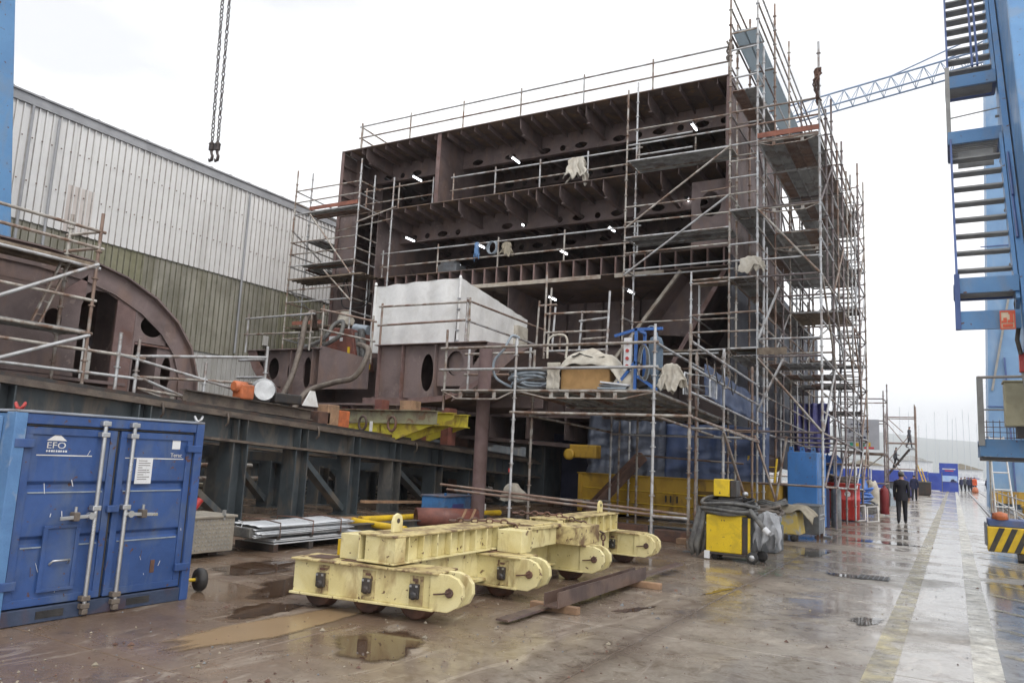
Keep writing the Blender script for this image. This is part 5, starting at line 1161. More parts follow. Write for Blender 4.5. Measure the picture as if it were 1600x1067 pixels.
for lab, pts in (('rusty chain draped over the near end of the transporter deck', [(-5.75, 8.55, .86), (-5.5, 8.8, .87), (-5.25, 9.0, .87), (-5.06, 9.1, .84), (-5.03, 9.1, .6), (-5.03, 9.1, .25)]),
                 ('rusty chain draped over the far end of the transporter deck', [(-5.9, 10.5, .87), (-5.5, 10.7, .88), (-5.2, 10.75, .87), (-4.95, 10.9, .8), (-4.58, 10.95, .66), (-4.57, 10.95, .35)])):
    T = thing('chain', lab, 'chain', pts[0]); chain_links(T, pts, .075, RUSTM)
# ================================================================== steel channel on timber blocks
mb = MB(); mb.prism([(-.09, 0), (.09, 0), (.09, .17), (.075, .17), (.075, .02), (-.075, .02), (-.075, .15), (-.09, .15)], (-3.95, 8.0, .085), (1, 0, 0), (0, 0, 1), (0, 1, 0), 2.85)
CHN = mat('dark_brown_steel', (.10, .066, .058), (.07, .048, .044), rough=.45, scale=3, stain=(.17, .11, .08), samt=.5)
mb.top('steel_channel', CHN, 'dark brown steel channel lying on two timber blocks', 'beam', (-3.95, 9.4, .085))
mb = MB(); mb.prism([(0, 0), (.16, 0), (.15, .02), (.01, .02)], (-4.22, 7.25, .03), (1, 0, 0), (0, 0, 1), (.03, 1, .012), 5.5)
mb.top('steel_flat_bar', CHN, 'long flat rusty steel bar on the ground under the channel', 'bar', (-4.1, 10, .03))
for y, x, lab in ((8.25, -4.0, 'near timber block under the steel channel'), (10.65, -3.85, 'far timber block under the steel channel')):
    MB().box(x-.32, x+.28, y-.05, y+.05, .0, .083).top('timber_block', TIM, lab, 'block', (x, y, 0), bevel=.006)

# ================================================================== blue container
ct = thing('container', 'blue steel storage container with two doors and locking bars at left', 'container', (-8.6, 4.95, 0))
ym0 = 4.93; CX = -7.4; cy0, cy1 = 3.87, 5.93; cz = 1.92
def cp(name, mb, m=BLUEC, bevel=.008, parent=None): return mb.build(name, m, parent or ct, bevel)
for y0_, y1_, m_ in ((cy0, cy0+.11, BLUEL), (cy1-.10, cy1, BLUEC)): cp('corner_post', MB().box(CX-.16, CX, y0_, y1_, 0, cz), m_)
cp('top_rail', MB().box(CX-.14, CX-.01, cy0+.111, cy1-.101, cz-.10, cz-.002)); cp('sill', MB().box(CX-.16, CX-.012, cy0+.111, cy1-.101, 0, .14), mat('sill_blue_dirty', (.05, .07, .12), (.03, .045, .085), scale=3, stain=RUST, samt=.5, rough=.5))
cp('roof', MB().box(CX-2.4, CX+.005, cy0+.005, cy1-.005, cz, cz+.025), mat('container_roof', (.30, .33, .38), (.22, .25, .3), scale=2, stain=(.15, .12, .1)))
cp('side_wall', MB().box(CX-2.4, CX-.17, cy1-.06, cy1-.03, .1, cz-.01)); cp('back_wall', MB().box(CX-2.4, CX-2.36, cy0+.02, cy1-.061, .1, cz-.01))
rs = random.Random(5)
for k in range(34):
    y = rs.uniform(3.95, 5.85); z = rs.choice((rs.uniform(.15, .5), rs.uniform(.3, 1.75))); 
    if z > 1.45 and y < 4.6 or abs(y-ym0+.17) < .1 or abs(y-ym0-.15) < .1: continue
    cp('scratch', MB().obox((CX-.0285, y, z), ((0, rs.uniform(-.5, .5), 1), (1, 0, 0), (0, 1, rs.uniform(-.4, .4))), (rs.uniform(.008, .05), .0012, rs.uniform(.0015, .004))), PAPER if k % 3 else RUSTM, 0)
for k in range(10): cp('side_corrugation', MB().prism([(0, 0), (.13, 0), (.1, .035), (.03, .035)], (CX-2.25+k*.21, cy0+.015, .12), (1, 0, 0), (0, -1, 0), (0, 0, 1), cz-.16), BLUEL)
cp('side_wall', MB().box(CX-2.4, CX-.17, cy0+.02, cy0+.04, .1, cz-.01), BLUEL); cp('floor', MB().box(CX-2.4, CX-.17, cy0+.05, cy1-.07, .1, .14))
for y in (4.42, 5.33): cp('fork_pocket', MB().box(CX-.05, CX-.009, y-.13, y+.13, .035, .105), RUB, 0)
ym = (cy0+cy1)/2+.03
for dn, (a, b) in enumerate(((cy0+.125, ym-.03), (ym+.012, cy1-.115))):
    zb, ztp = .155, cz-.125; prof = [(-.03, zb), (0, zb)]
    for k in (2, 1):
        z = .155+.07+(cz-.125-.155-.14)*(1-k*.335)+.05
        prof += [(0, z-.08), (-.03, z-.062), (-.03, z-.012), (0, z+.018)]
    prof += [(0, ztp), (-.03, ztp)]; prof = [(-.05, zb)]+prof[1:-1]+[(-.05, ztp)]
    d = cp('door', MB().prism(prof, (CX-.045, a, 0), (1, 0, 0), (0, 0, 1), (0, 1, 0), b-a))
    fr = .07
    for q in ((a, b, .155, .155+fr), (a, b, cz-.125-fr, cz-.125), (a, a+fr, .155+fr, cz-.125-fr), (b-fr, b, .155+fr, cz-.125-fr)): cp('door_rim', MB().box(CX-.046, CX-.03, *q), BLUEC, .004, d)
    hgt = (cz-.125-.155-2*fr)
    for k in (1, 2):
        z = .155+fr+hgt*(1-k*.335)+.05
        cp('scuffed_edge', MB().box(CX-.046, CX-.036, a+fr+.02, b-fr-.02, z-.092, z-.08), HOSEL, 0, d)
    cp('door_gasket', MB().box(CX-.07, CX-.035, b+.003 if dn == 0 else b+.002, b+.02, .16, cz-.13), RUB, 0, d)
cp('door_gasket', MB().box(CX-.06, CX-.028, cy0+.13, cy1-.12, cz-.118, cz-.103), RUB, 0)
for yb_ in (ym-.20, ym+.12):
    lbk = cp('locking_bar', MB().tube((CX+.02, yb_, .05), (CX+.02, yb_, cz-.03), .021, 12), ALU, 0)
    for z in (.10, .17, cz-.06, cz-.17, 1.03): cp('bar_guide', MB().box(CX-.03, CX+.045, yb_-.045, yb_+.045, z-.025, z+.025), ALU if z > .3 else HOSEB, .008, lbk)
    cp('cam', MB().box(CX-.01, CX+.05, yb_-.03, yb_+.03, .02, .075), HOSEB, .01, lbk)
    s_ = -1 if yb_ < ym else 1
    cp('handle', MB().beam((CX+.035, yb_, .96), (CX+.045, yb_+s_*.36, .945), .018, .035), ALU, .005, lbk)
    cp('handle_hub', MB().tube((CX, yb_+s_*.05, .96), (CX+.055, yb_+s_*.05, .96), .035, 10), ALU, 0, lbk)
    cp('handle_catch', MB().box(CX-.03, CX+.06, yb_+s_*.2-.03, yb_+s_*.2+.03, .915, 1.0), HOSEB, .01, lbk)
    cp('handle_catch', MB().tube((CX+.02, yb_+s_*.2, 1.0), (CX+.02, yb_+s_*.2, 1.05), .015, 6), ALU, 0, lbk)
for y0_, y1_ in ((cy0+.02, cy0+.2), (cy1-.2, cy1-.02)):
    for z in (.36, 1.64): cp('hinge', MB().box(CX-.03, CX+.012, y0_, y1_, z-.04, z+.04), BLUEC, .008)
hp_ = cp('hatch', MB().box(CX-.036, CX-.026, 4.27, 4.62, .27, .88)); 
for q in ((4.27, 4.62, .27, .30), (4.27, 4.62, .85, .88), (4.27, 4.31, .30, .85), (4.58, 4.62, .30, .85)): cp('hatch_rim', MB().box(CX-.026, CX-.012, *q), BLUEC, .004, hp_)
cp('hatch_handle', MB().path([(CX-.02, 4.36, .52), (CX+.02, 4.37, .555), (CX+.02, 4.53, .555), (CX-.02, 4.54, .52)], .011, 6), ALU, 0, hp_)
cp('vent_plate', MB().box(CX-.046, CX-.038, 5.45, 5.50, .33, .46), RUSTM, 0); cp('centre_lock', MB().box(CX-.04, CX+.01, ym-.07, ym+.06, .98, 1.05), BLUEC, .008)
# lettering and marks painted on the doors
def text(parent, s, size, x, y, z, m, name='lettering'):
    cu = bpy.data.curves.new('t', 'FONT'); cu.body = s; cu.size = size; cu.extrude = .001; cu.resolution_u = 3
    o = bpy.data.objects.new('t', cu); C.objects.link(o); dg_ = bpy.context.evaluated_depsgraph_get(); dg_.update()
    me = bpy.data.meshes.new_from_object(o.evaluated_get(dg_)); bpy.data.objects.remove(o)
    me.materials.clear(); me.materials.append(m); q = link(name, me, parent); return q
def door_text(s, size, y, z):
    q = text(ct, s, size, 0, 0, 0, WHITEP); q.rotation_euler = (pi/2, 0, pi/2); q.location = Vector((CX-.041, y, z))-wl(ct); return q
q = door_text('EFO', .085, 4.20, 1.60); q.scale = (1.25, 1, 1)
for k in range(9): cp('small_lettering', MB().box(CX-.042, CX-.040, 4.205+k*.0225, 4.205+k*.0225+(.012, .015, .018)[k % 3], 1.565, 1.583), PAPER, 0)
cp('logo_roof', MB().prism([(0, 0), (.19, 0), (.10, .075)], (CX-.042, 4.20, 1.672), (0, 1, 0), (0, 0, 1), (1, 0, 0), .003), WHITEP, 0)
q = door_text('Terac', .062, 5.55, 1.545)
cp('logo_square', MB().box(CX-.042, CX-.039, 5.56, 5.66, 1.63, 1.735), PAPER, 0)
for a, b, z in ((4.12, ym-.27, 1.535), (ym+.02, 5.72, 1.525)): cp('white_stripe', MB().box(CX-.044, CX-.041, a, b, z-.006, z+.004), WHITEP, 0)
pp_ = cp('paper_notice', MB().box(CX-.040, CX-.036, 5.15, 5.34, 1.26, 1.53), PAPER, 0)
for k in range(9): cp('print_line', MB().box(CX-.036, CX-.0352, 5.175, 5.175+(.10, .14, .14, .05, .13, .14, .07, .14, .11)[k], 1.495-k*.024, 1.503-k*.024), HOSE, 0, pp_)
for y in (cy0+.05, cy1-.06):
    MB().path([(CX-.05+.05*cos(a), y+.035*sin(a), cz+.055+.03*sin(a*2)) for a in [i*2*pi/10 for i in range(10)]], .014, 6, True).top('shackle', REDP if y < 5 else ALU, 'red shackle on the left roof corner of the container' if y < 5 else 'grey shackle on the right roof corner of the container', 'shackle', (CX-.05, y, cz+.03))
# trolley wheel beside the container
t = thing('trolley_wheel', 'small black wheel on a yellow axle beside the container', 'wheel', (-7.7, 6.32, 0))
MB().lathe([(.06, -.045), (.115, -.05), (.132, -.02), (.132, .02), (.115, .05), (.06, .045)], (-7.7, 6.32, .133), (.3, 1, 0), 22).build('tyre', RUB, t); MB().lathe([(.02, -.05), (.062, -.035), (.062, .035), (.02, .05)], (-7.7, 6.32, .133), (.3, 1, 0), 14).build('rim', HOSE, t)
MB().tube((-7.86, 5.9, .133), (-7.72, 6.27, .133), .02, 8).build('axle', YELP, t)
# chequer-plate box
t = thing('checker_plate_box', 'dull aluminium chequer-plate tool box standing behind the container', 'tool box', (-10.1, 8.0, 0))
MB().box(-10.5, -9.75, 7.2, 8.55, .08, .58).build('body', CHK, t, .008); MB().box(-10.53, -9.72, 7.17, 8.58, .582, .62).build('lid', CHK, t, .008)
mb = MB()
for a in range(22):
    for b in range(8):
        y = 7.26+a*.06; z = .13+b*.06
        if y < 8.52: mb.obox((-9.748, y, z), ((0, 1, .9 if (a+b) % 2 else -.9), (1, 0, 0), (0, -.9 if (a+b) % 2 else .9, 1)), (.02, .003, .007))
o = mb.build('tread_pattern', ALU, t); o['kind'] = 'stuff'
for y in (7.35, 8.35): MB().box(-10.3, -9.95, y-.08, y+.08, 0, .08).build('foot', DARK, t)
MB().path([(-9.74, 8.56, .45), (-9.70, 8.64, .42), (-9.70, 8.66, .50), (-9.74, 8.6, .53)], .012, 6).build('handle', ALU, t); MB().box(-9.76, -9.72, 8.3, 8.34, .56, .70).build('latch', ALU, t)
t = thing('red_tool', 'small red tool propped on the chequer-plate box', 'tool', (-9.9, 7.85, .6)); MB().tube((-9.9, 7.82, .66), (-9.86, 7.96, .86), .05, 10).build('head', REDP, t); MB().tube((-9.92, 7.76, .61), (-9.9, 7.82, .70), .02, 8).build('handle', YELP, t)
# bundle of galvanised sheets
t = thing('sheet_bundle', 'strapped bundle of galvanised metal sheets on bearers', 'sheet bundle', (-10.0, 10.1, 0))
rb = random.Random(4)
for k in range(10):
    z = .26+k*.017+(.02 if k > 5 else 0); a = rb.uniform(-.04, .04); b = rb.uniform(-.09, .06)
    mb = MB(); n = 10; w0, w1 = -10.42+a, -9.62+a; y0_, y1_ = 8.95+b, 11.15+b
    mb.sheet(n, 12, lambda u, v: (w0+(w1-w0)*u, y0_+(y1_-y0_)*v, z+.012*((1 if int(u*n+.5) % 2 else 0))+.012*sin(v*5+k)*.6-.015*(2*u-1)**2))
    mb.build('sheet', GALS, t, 0, .004)
for z, dy in ((.12, .25), (.16, .2), (.185, .3)): MB().box(-10.35, -9.62, 9.2+dy*.3, 11.2+dy, z, z+.018).build('lower_sheet', GALS, t)
for y in (9.3, 10.1, 10.95): MB().box(-10.5, -9.6, y-.05, y+.05, 0, .12).build('bearer', DARK, t); 
for y in (9.35, 10.1, 10.8):
    MB().box(-10.45, -9.598, y-.03, y+.03, .20, .25).build('spacer', DARK, t)
    MB().path([(-10.46, y, .24), (-10.45, y, .48), (-10.0, y, .495), (-9.585, y, .46), (-9.58, y, .24)], .012, 4).build('strap', RUSTM, t)
MB().box(-10.3, -9.7, 8.82, 8.95, .24, .40).build('end_packing', HOSE, t, .02)
# yellow pipes, brown pipe, blue box, jerrycan
YP = [((-11.35, 13.2, .16), (-9.95, 13.2, .10), 'short yellow pipe lying nearest the trestle'), ((-11.4, 13.5, .17), (-10.8, 18.5, .17), 'long yellow pipe lying beside the trestle')]
for p0, p1, lab in YP:
    T = thing('yellow_pipe', lab, 'pipe', p0); MB().tube(p0, p1, .075, 14).build('barrel', YELP, T); d = (Vector(p1)-Vector(p0)).normalized(); MB().tube(Vector(p0)-d*.04, Vector(p0), .085, 14).build('end_collar', YELD, T)
t = thing('brown_pipe', 'short wide red-brown steel pipe lying in front of the blue box', 'pipe', (-10.4, 15.2, .2))
mb = MB(); p0, p1 = Vector((-10.85, 14.75, .22)), Vector((-9.9, 15.9, .22)); d = p1-p0; mb.lathe([(.20, 0), (.215, 0), (.215, d.length), (.20, d.length), (.20, 0)], p0, d, 24); mb.build('barrel', RUSTB, t)
for a in (.25, .5): MB().beam(p0+d*(.5+a*.6)+Vector((.2, -.14, -.12)), p0+d*(.6+a*.6)+Vector((.18, -.1, .22)), .03, .05).build('chock', TIM, t)
t = thing('blue_box', 'small sky-blue steel box with corner lugs beside the trestle', 'box', (-11.2, 16.6, 0))
MB().box(-11.65, -10.95, 16.05, 17.25, .08, .62).build('body', BLUET, t, .012); MB().box(-11.68, -10.92, 16.02, 17.28, .622, .66).build('lid', mat('rusty_blue_lid', (.12, .17, .26), (.15, .10, .09), scale=4), t, .008)
for y in (16.12, 17.18): MB().prism([(-.05, 0), (.05, 0), (.03, .13), (-.03, .13)], (-10.98, y, .6), (0, 1, 0), (0, 0, 1), (-1, 0, 0), .02).build('lug', BLUET, t)
for y in (16.2, 17.1): MB().box(-11.6, -11.0, y-.06, y+.06, 0, .08).build('foot', DARK, t)
MB().box(-10.948, -10.94, 16.4, 16.9, .35, .45).build('faded_mark', TARPV, t)
t = thing('jerrycan', 'white plastic jerrycan standing in the shade under the trestle', 'jerrycan', (-11.5, 18.6, .1))
MB().box(-11.62, -11.38, 18.47, 18.75, .10, .36).build('body', WHITEP, t, .03); MB().tube((-11.5, 18.55, .36), (-11.5, 18.55, .42), .035, 10).build('cap', WHITEP, t); MB().path([(-11.5, 18.6, .36), (-11.5, 18.62, .41), (-11.5, 18.7, .41), (-11.5, 18.73, .355)], .015, 6).build('handle', WHITEP, t)
cloth('white_bag', 'white plastic bag hanging in the shade behind the brown support pipe', 'bag', (-10.9, 19.4, .95), .75, .5, TARPW, 41, .2, True)
mb = MB(); ib(mb, (-10.9, 11.6, .0), (-10.6, 17.5, .0), .17, .2); mb.top('floor_beam', TRES, 'dark steel beam lying on the ground behind the transporter frame', 'beam', (-10.7, 14.5, 0))
for k, (x, y) in enumerate(((-7.6, 17.6), (-6.8, 17.9), (-4.9, 16.9), (-5.5, 17.2))):
    MB().box(x-.4, x+.4, y-.15, y+.15, 0, .12+.12*(k % 2)).top('sleeper', RUSTM if k % 2 else TIM, ('brown timber sleeper under the platform, leftmost', 'rusty block under the platform beside the leftmost sleeper', 'brown sleeper behind the right platform leg', 'rusty block behind the right platform leg')[k], 'sleeper', (x, y, 0), bevel=.01)
mb = MB(); ib(mb, (-8.3, 18.2, .0), (-5.0, 18.4, .0), .22, .2); mb.top('floor_girder', GREYB, 'grey holed girder lying beneath the work platform', 'girder', (-6.6, 18.3, 0))

# ================================================================== yellow pontoon and tarps under the hull
t = thing('yellow_pontoon', 'long ochre yellow steel box beam on the ground under the hull', 'beam', (-7.4, 23.4, 0))
MB().box(-10.5, -4.3, 22.95, 24.3, .08, 1.27).build('body', YELD, t, .02); MB().box(-10.55, -4.25, 22.9, 24.35, 1.271, 1.30).build('top_plate', YELD, t)
for z in (.45, .82): MB().tube((-10.3, 22.9, z+.02), (-6.2, 22.9, z), .02, 6).build('handrail', YELP, t)
MB().box(-6.7, -5.9, 22.93, 22.949, .1, .95).build('painted_recess', mat('pontoon_recess_shade', (.17, .10, .025), (.11, .07, .02)), t)  # flat plate on the face; a recess's shade is put into its colour
for x in (-7.6, -7.45, -7.25): MB().box(x, x+.03, 22.88, 22.949, .55, .75).build('bracket', DARK, t)
for x in (-10.45, -5.6, -4.5): MB().box(x-.06, x+.06, 22.92, 22.949, .09, 1.26).build('rib', YELD, t)
for x in (-5.7,): MB().path([(x, 22.2, 0), (x, 22.2, .75), (x+.05, 22.2, .85), (x+.6, 22.2, .85), (x+.65, 22.2, .75), (x+.65, 22.2, 0)], .03, 8).top('yellow_barrier', YELP, 'yellow hoop barrier behind the welding machine', 'barrier', (x, 22.2, 0))
def sheet_tarp(name, lab, cat, p, w, h, m, seed, amp=.12):
    """hanging tarpaulin in the plane facing -Y"""
    x0, y0_, z1 = p; ph = seed*3.7
    mb = MB(); mb.sheet(40, 20, lambda u, v: (x0+w*u, y0_+amp*(mnoise.noise((u*9+ph, v*1.2, 0))+.6*mnoise.noise((u*4+v*6+ph, v*5, 3))), z1-h*v+.06*mnoise.noise((u*7, ph, v))))
    return mb.top(name, m, lab, cat, (x0, y0_, z1), solid=.01)
sheet_tarp('tarpaulin', 'crumpled silvery grey tarpaulin hanging above the left of the ochre beam', 'tarpaulin', (-10.3, 23.1, 3.15), 2.6, 2.0, mat('silver_blue_tarp', (.12, .14, .19), (.065, .08, .115), rough=.35, scale=1.5, stain=(.22, .24, .29), samt=.35, bump=.5, bscale=3), 1, .3)
sheet_tarp('tarpaulin', 'dark blue tarpaulin hanging above the right of the ochre beam', 'tarpaulin', (-7.7, 23.15, 2.9), 3.1, 1.75, TARPB, 2, .22)
# tarp band along the hull side above the walkway
mb = MB(); mb.sheet(40, 8, lambda u, v: (-4.95+.05*mnoise.noise((u*20, v*3, 1)), 17.6+7*u, sz2(3.95, 17.6+7*u)-.03*7*u-.75*v+.03*sin(u*25)))
mb.top('tarpaulin', TARPB, 'blue-grey tarpaulin strip tied along the right walkway rail', 'tarpaulin', (-4.95, 20, 3.9), solid=.01)
sheet_tarp('tarpaulin', 'violet-blue tarpaulin hanging at the far end of the hull side', 'tarpaulin', (-5.4, 31.9, 4.3), 1.3, 1.9, TARPV, 5, .12)
sheet_tarp('tarpaulin', 'violet-blue tarpaulin wrapped behind the stair tower base', 'tarpaulin', (-5.6, 36.0, 4.3), 1.0, 1.6, TARPV, 7, .2)
for k in range(4):
    x, lab = -19.6+k*3.3, ('leftmost', 'second from left', 'third from left', 'rightmost')[k]
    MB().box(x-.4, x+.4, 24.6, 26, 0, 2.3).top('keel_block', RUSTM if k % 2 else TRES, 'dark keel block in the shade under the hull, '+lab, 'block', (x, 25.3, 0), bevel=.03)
MB().box(-22.4, -22.3, 14, 46, .1, 3.3).top('added_shade_backdrop', bpy.data.materials['trestle_paint'], 'added dark backdrop standing in for shade along the left side under the hull', 'screen', (-22.35, 27, 0))  # added dark sheet standing in for the shade below the hull
MB().beam((-9.6, 21.6, .1), (-8.4, 23.0, 1.9), .3, .3).top('raking_shore', RUSTM, 'slanting red-brown steel shore beside the ochre beam', 'shore', (-9.0, 22.3, 0))
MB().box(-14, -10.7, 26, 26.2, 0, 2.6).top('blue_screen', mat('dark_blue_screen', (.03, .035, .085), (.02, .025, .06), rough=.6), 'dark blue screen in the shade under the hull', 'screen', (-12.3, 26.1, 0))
t = thing('yellow_fitting', 'ochre yellow hoist fitting hanging in the shade under the hull', 'fitting', (-9.8, 21.6, 1.9)); MB().box(-10.2, -9.3, 21.5, 21.9, 1.75, 2.15).build('body', YELD, t, .04); MB().lathe([(.10, 0), (.17, .0), (.17, .08), (.10, .08)], (-10.15, 21.45, 1.85), (0, -1, 0), 14).build('eye', YELD, t)

# ================================================================== gear on the work platform
z0 = PZ+.06
t = thing('covered_crate', 'tan cardboard crate half covered by an off-white sheet on the platform', 'crate', (-7.2, 16.1, z0))
MB().box(-7.75, -6.55, 15.75, 16.6, z0, z0+.55).build('crate', CARD, t, .02)
mb = MB(); mb.sheet(30, 24, lambda u, v: (-8.0+1.75*u, 15.66+1.05*v+.05*mnoise.noise((u*8, v*8, 2)), z0+.60-.55*max(0, (abs(u-.5)-.30)*3.2)**1.3-.42*max(0, .22-v)*3*(.6+.5*mnoise.noise((u*4, 2, 1)))+.08*mnoise.noise((u*5, v*5, 5))+.34*sin(pi*u)*sin(pi*min(1, v+.15))))
mb.build('cover', TARPW, t, 0, .012)
mb = MB(); mb.sheet(10, 14, lambda u, v: (-8.05+.33*u+.05*mnoise.noise((u*4, v*6, 1)), 15.64+.05*mnoise.noise((u*9, v*4, 7)), z0+.62-.62*v)); mb.build('hanging_flap', TARPW, t, 0, .012)
mb = MB(); mb.sheet(8, 12, lambda u, v: (-7.5+.8*u, 15.75+.5*v, z0+.77+.05*sin(u*6)+.04*mnoise.noise((u*6, v*6, 9)))); mb.build('dark_sheet', HOSE, t, 0, .012)
t = thing('panel_stack', 'small stack of grey panels lying beside the covered crate', 'stack', (-6.5, 15.7, z0))
for k in range(3): MB().obox((-6.45+.03*k, 15.75, z0+.03+.05*k), ((1, .1, -.05*k), (-.1, 1, 0), (0, 0, 1)), (.32, .16, .018)).build('panel', (HOSEL, GREYB, PAPER)[k], t)
mb = MB(); mb.obox((-5.95, 16.1, z0+.15), ((1, 0, .35), (0, 1, 0), (-.35, 0, 1)), (.35, .25, .1)); mb.top('dark_case', DARK, 'black case leaning beside the covered crate', 'case', (-5.95, 16.1, z0), bevel=.02)
t = thing('hose_heap', 'heap of pale blue-grey hoses coiled at the left of the platform', 'hoses', (-8.5, 15.9, z0))
for k in range(7):
    r_ = random.Random(50+k); ph = r_.uniform(0, 6)
    MB().path([(-8.55+(.48+.05*k*.5)*cos(a)+.06*sin(3*a+ph), 15.95+.3*sin(a)+.04*cos(2*a+ph), z0+.06+.05*k*.7+.10*(1+cos(a*1+ph*.2+.5))) for a in [i*2*pi/26 for i in range(26)]], .036, 6, True).build('coil', HOSEL if k % 3 else HOSE, t)
hose('pale grey hose arching up at the left platform rail', [unproj(800, 605, 15.9), unproj(775, 590, 15.7), unproj(772, 565, 15.6), unproj(788, 545, 15.6), unproj(800, 525, 15.7), unproj(812, 528, 15.8)], .03, HOSEL, 8)
hose('white hose standing among the scaffold frame posts', [unproj(855, 560, 17.5), unproj(858, 530, 17.5), unproj(875, 523, 17.5), unproj(886, 530, 17.5), unproj(884, 560, 17.5)], .03, TARPW, 8)
t = thing('gas_bottle_rack', 'blue steel gas-bottle frame with a grey bottle on the platform corner', 'bottle rack', (-5.8, 16.0, z0))
BLF = mat('blue_frame_paint', (.03, .13, .42), (.03, .10, .33), rough=.45, scale=4)
for p0, p1 in (((-5.95, 15.75, z0), (-5.95, 15.75, z0+1.35)), ((-5.95, 16.3, z0), (-5.95, 16.3, z0+1.35)), ((-5.95, 15.75, z0+1.33), (-5.35, 15.75, z0+1.33)), ((-5.95, 15.75, z0+1.33), (-5.95, 16.3, z0+1.33)), ((-6.45, 15.75, z0), (-5.95, 15.75, z0+.62)), ((-6.45, 15.75, z0+1.2), (-5.95, 15.75, z0+1.33)), ((-5.45, 15.75, z0), (-5.9, 15.75, z0+.3))): MB().beam(p0, p1, .06, .06).build('frame_bar', BLF, t)
MB().lathe([(.16, 0), (.16, 1.05), (.12, 1.16), (.04, 1.2), (.04, 1.28)], (-5.6, 16.05, z0+.02), (0, 0, 1), 16).build('gas_bottle', mat('bottle_blue_grey', (.11, .16, .22), (.08, .12, .17)), t)
MB().box(-6.22, -6.05, 15.72, 15.78, z0+.42, z0+1.15).build('valve_board', PAPER, t)
for k in range(4): MB().lathe([(.04, 0), (.04, .02)], (-6.13, 15.715, z0+.52+k*.17), (0, -1, 0), 10).build('gauge', REDP, t)
MB().path([(-5.7+.09*cos(a), 16.0, z0+1.35+.09*sin(a)) for a in [i*pi/8 for i in range(9)]], .012, 6).build('lifting_eye', HOSEL, t)
for k in range(3): MB().path([(-5.72+.1*sin(a)-.03*k, 15.72, z0+.95-.42*(1-cos(a))*.9+.02*k) for a in [i*pi/7-pi*.5 for i in range(13)]], .014, 5).build('gas_hose', HOSE if k else HOSEL, t)
cloth('white_sack', 'white sack slumped at the foot of the blue gas frame', 'sack', (-6.2, 15.95, z0+.55), .55, .55, TARPW, 61, .2, True)
t = thing('wire_crate', 'grey wire crate with rounded corners on the right walkway', 'crate', (-5.0, 17.2, 3.4))
for (x, y) in ((-5.15, 16.9), (-4.75, 17.6)):
    MB().path([(x+.0, y-.28, 3.25), (x, y-.28, 3.6), (x, y-.18, 3.75), (x, y+.18, 3.75), (x, y+.28, 3.6), (x, y+.28, 3.25)], .025, 6).build('hoop', ALU, t)
    for k in range(5): MB().tube((x, y-.22+.11*k, 3.25), (x, y-.22+.11*k, 3.7), .008, 5).build('wire', ALU, t)
for z in (3.28, 3.5, 3.73): MB().tube((-5.15, 16.75, z), (-4.75, 17.5, z), .012, 5).build('wire', ALU, t)
cloth('torn_cover', 'off-white torn cover slumped over the platform corner rail', 'cover', (-5.2, 15.95, 3.85), .7, .7, TARPW, 71, .2)
for k in range(4): hose(('thin cable loop hanging at the walkway rail, nearest', 'thin cable loop hanging at the walkway rail, second', 'thin cable loop hanging at the walkway rail, third', 'thin cable loop hanging at the walkway rail, farthest')[k], [(-4.64, 16.6+k*.7, 4.05), (-4.62, 16.8+k*.7, 3.7-.08*k), (-4.6, 17.1+k*.7, 3.75), (-4.64, 17.3+k*.7, 4.0)], .014, RUB if k % 2 else HOSEB, 5, 'cable')

# ================================================================== welding machine etc. along the road
def swirl(T, c, rx, ry, n, r, m, z_step=.03, seed=1, name='hose_turn', sag=.05):
    r_ = random.Random(seed)
    for k in range(n):
        ph = r_.uniform(0, 6.28); q = r_.uniform(.85, 1.1)
        MB().path([(c[0]+rx*q*cos(a)+.02*sin(3*a+ph), c[1]+ry*q*sin(a), c[2]+z_step*k+sag*sin(a*2+ph)+.05*cos(a+ph)) for a in [i*2*pi/22 for i in range(22)]], r, 6, True).build(name, m, T)
t = thing('welding_machine', 'bright yellow welding machine on wheels wound with black hoses', 'welder', (-3.7, 15.0, 0))
MB().box(-4.08, -3.42, 14.72, 15.35, .14, .82).build('cabinet', YEL, t, .02); MB().box(-3.419, -3.30, 14.74, 15.33, .14, .80).build('side_panel', DARK, t, .01); MB().box(-3.31, -3.27, 14.72, 14.76, .14, .80).build('corner_strip', YEL, t)
MB().box(-4.1, -3.28, 14.7, 15.4, .10, .14).build('base', DARK, t, .01)
w1 = MB().lathe([(.03, -.04), (.085, -.045), (.105, -.03), (.105, .03), (.085, .045), (.03, .04)], (-3.22, 14.68, .105), (0, 1, 0), 18).build('wheel', RUB, t)
MB().lathe([(.01, -.05), (.055, -.048), (.055, -.044), (.01, -.03)], (-3.22, 14.68, .105), (0, 1, 0), 12).build('hub', ALU, w1)
MB().lathe([(.03, -.04), (.1, -.04), (.1, .04), (.03, .04)], (-3.15, 15.2, .1), (0, 1, 0), 16).build('wheel', RUB, t)
for y in (14.85, 15.25): MB().lathe([(.02, -.02), (.06, -.02), (.06, .02), (.02, .02)], (-3.95, y, .06), (0, 1, 0), 12).build('castor', RUB, t)
MB().box(-4.1, -4.0, 14.68, 14.72, .02, .16).build('foot_plate', PAPER, t)
swirl(t, (-3.72, 15.0, .84), .50, .36, 9, .033, HOSE, .026, 3)
swirl(t, (-3.70, 14.98, .90), .45, .32, 7, .03, RUB, .03, 9)
wf = MB().box(-3.98, -3.68, 14.85, 15.25, 1.16, 1.48).build('wire_feeder', YEL, t, .012); MB().box(-3.679, -3.56, 14.87, 15.23, 1.15, 1.47).build('feeder_end', DARK, wf, .02)
MB().box(-3.9, -3.5, 14.9, 15.2, 1.0, 1.15).build('feeder_bracket', DARK, t, .02); MB().lathe([(.01, 0), (.015, 0), (.015, .006)], (-3.86, 14.85, 1.22), (0, -1, 0), 8).build('knob', DARK, wf)
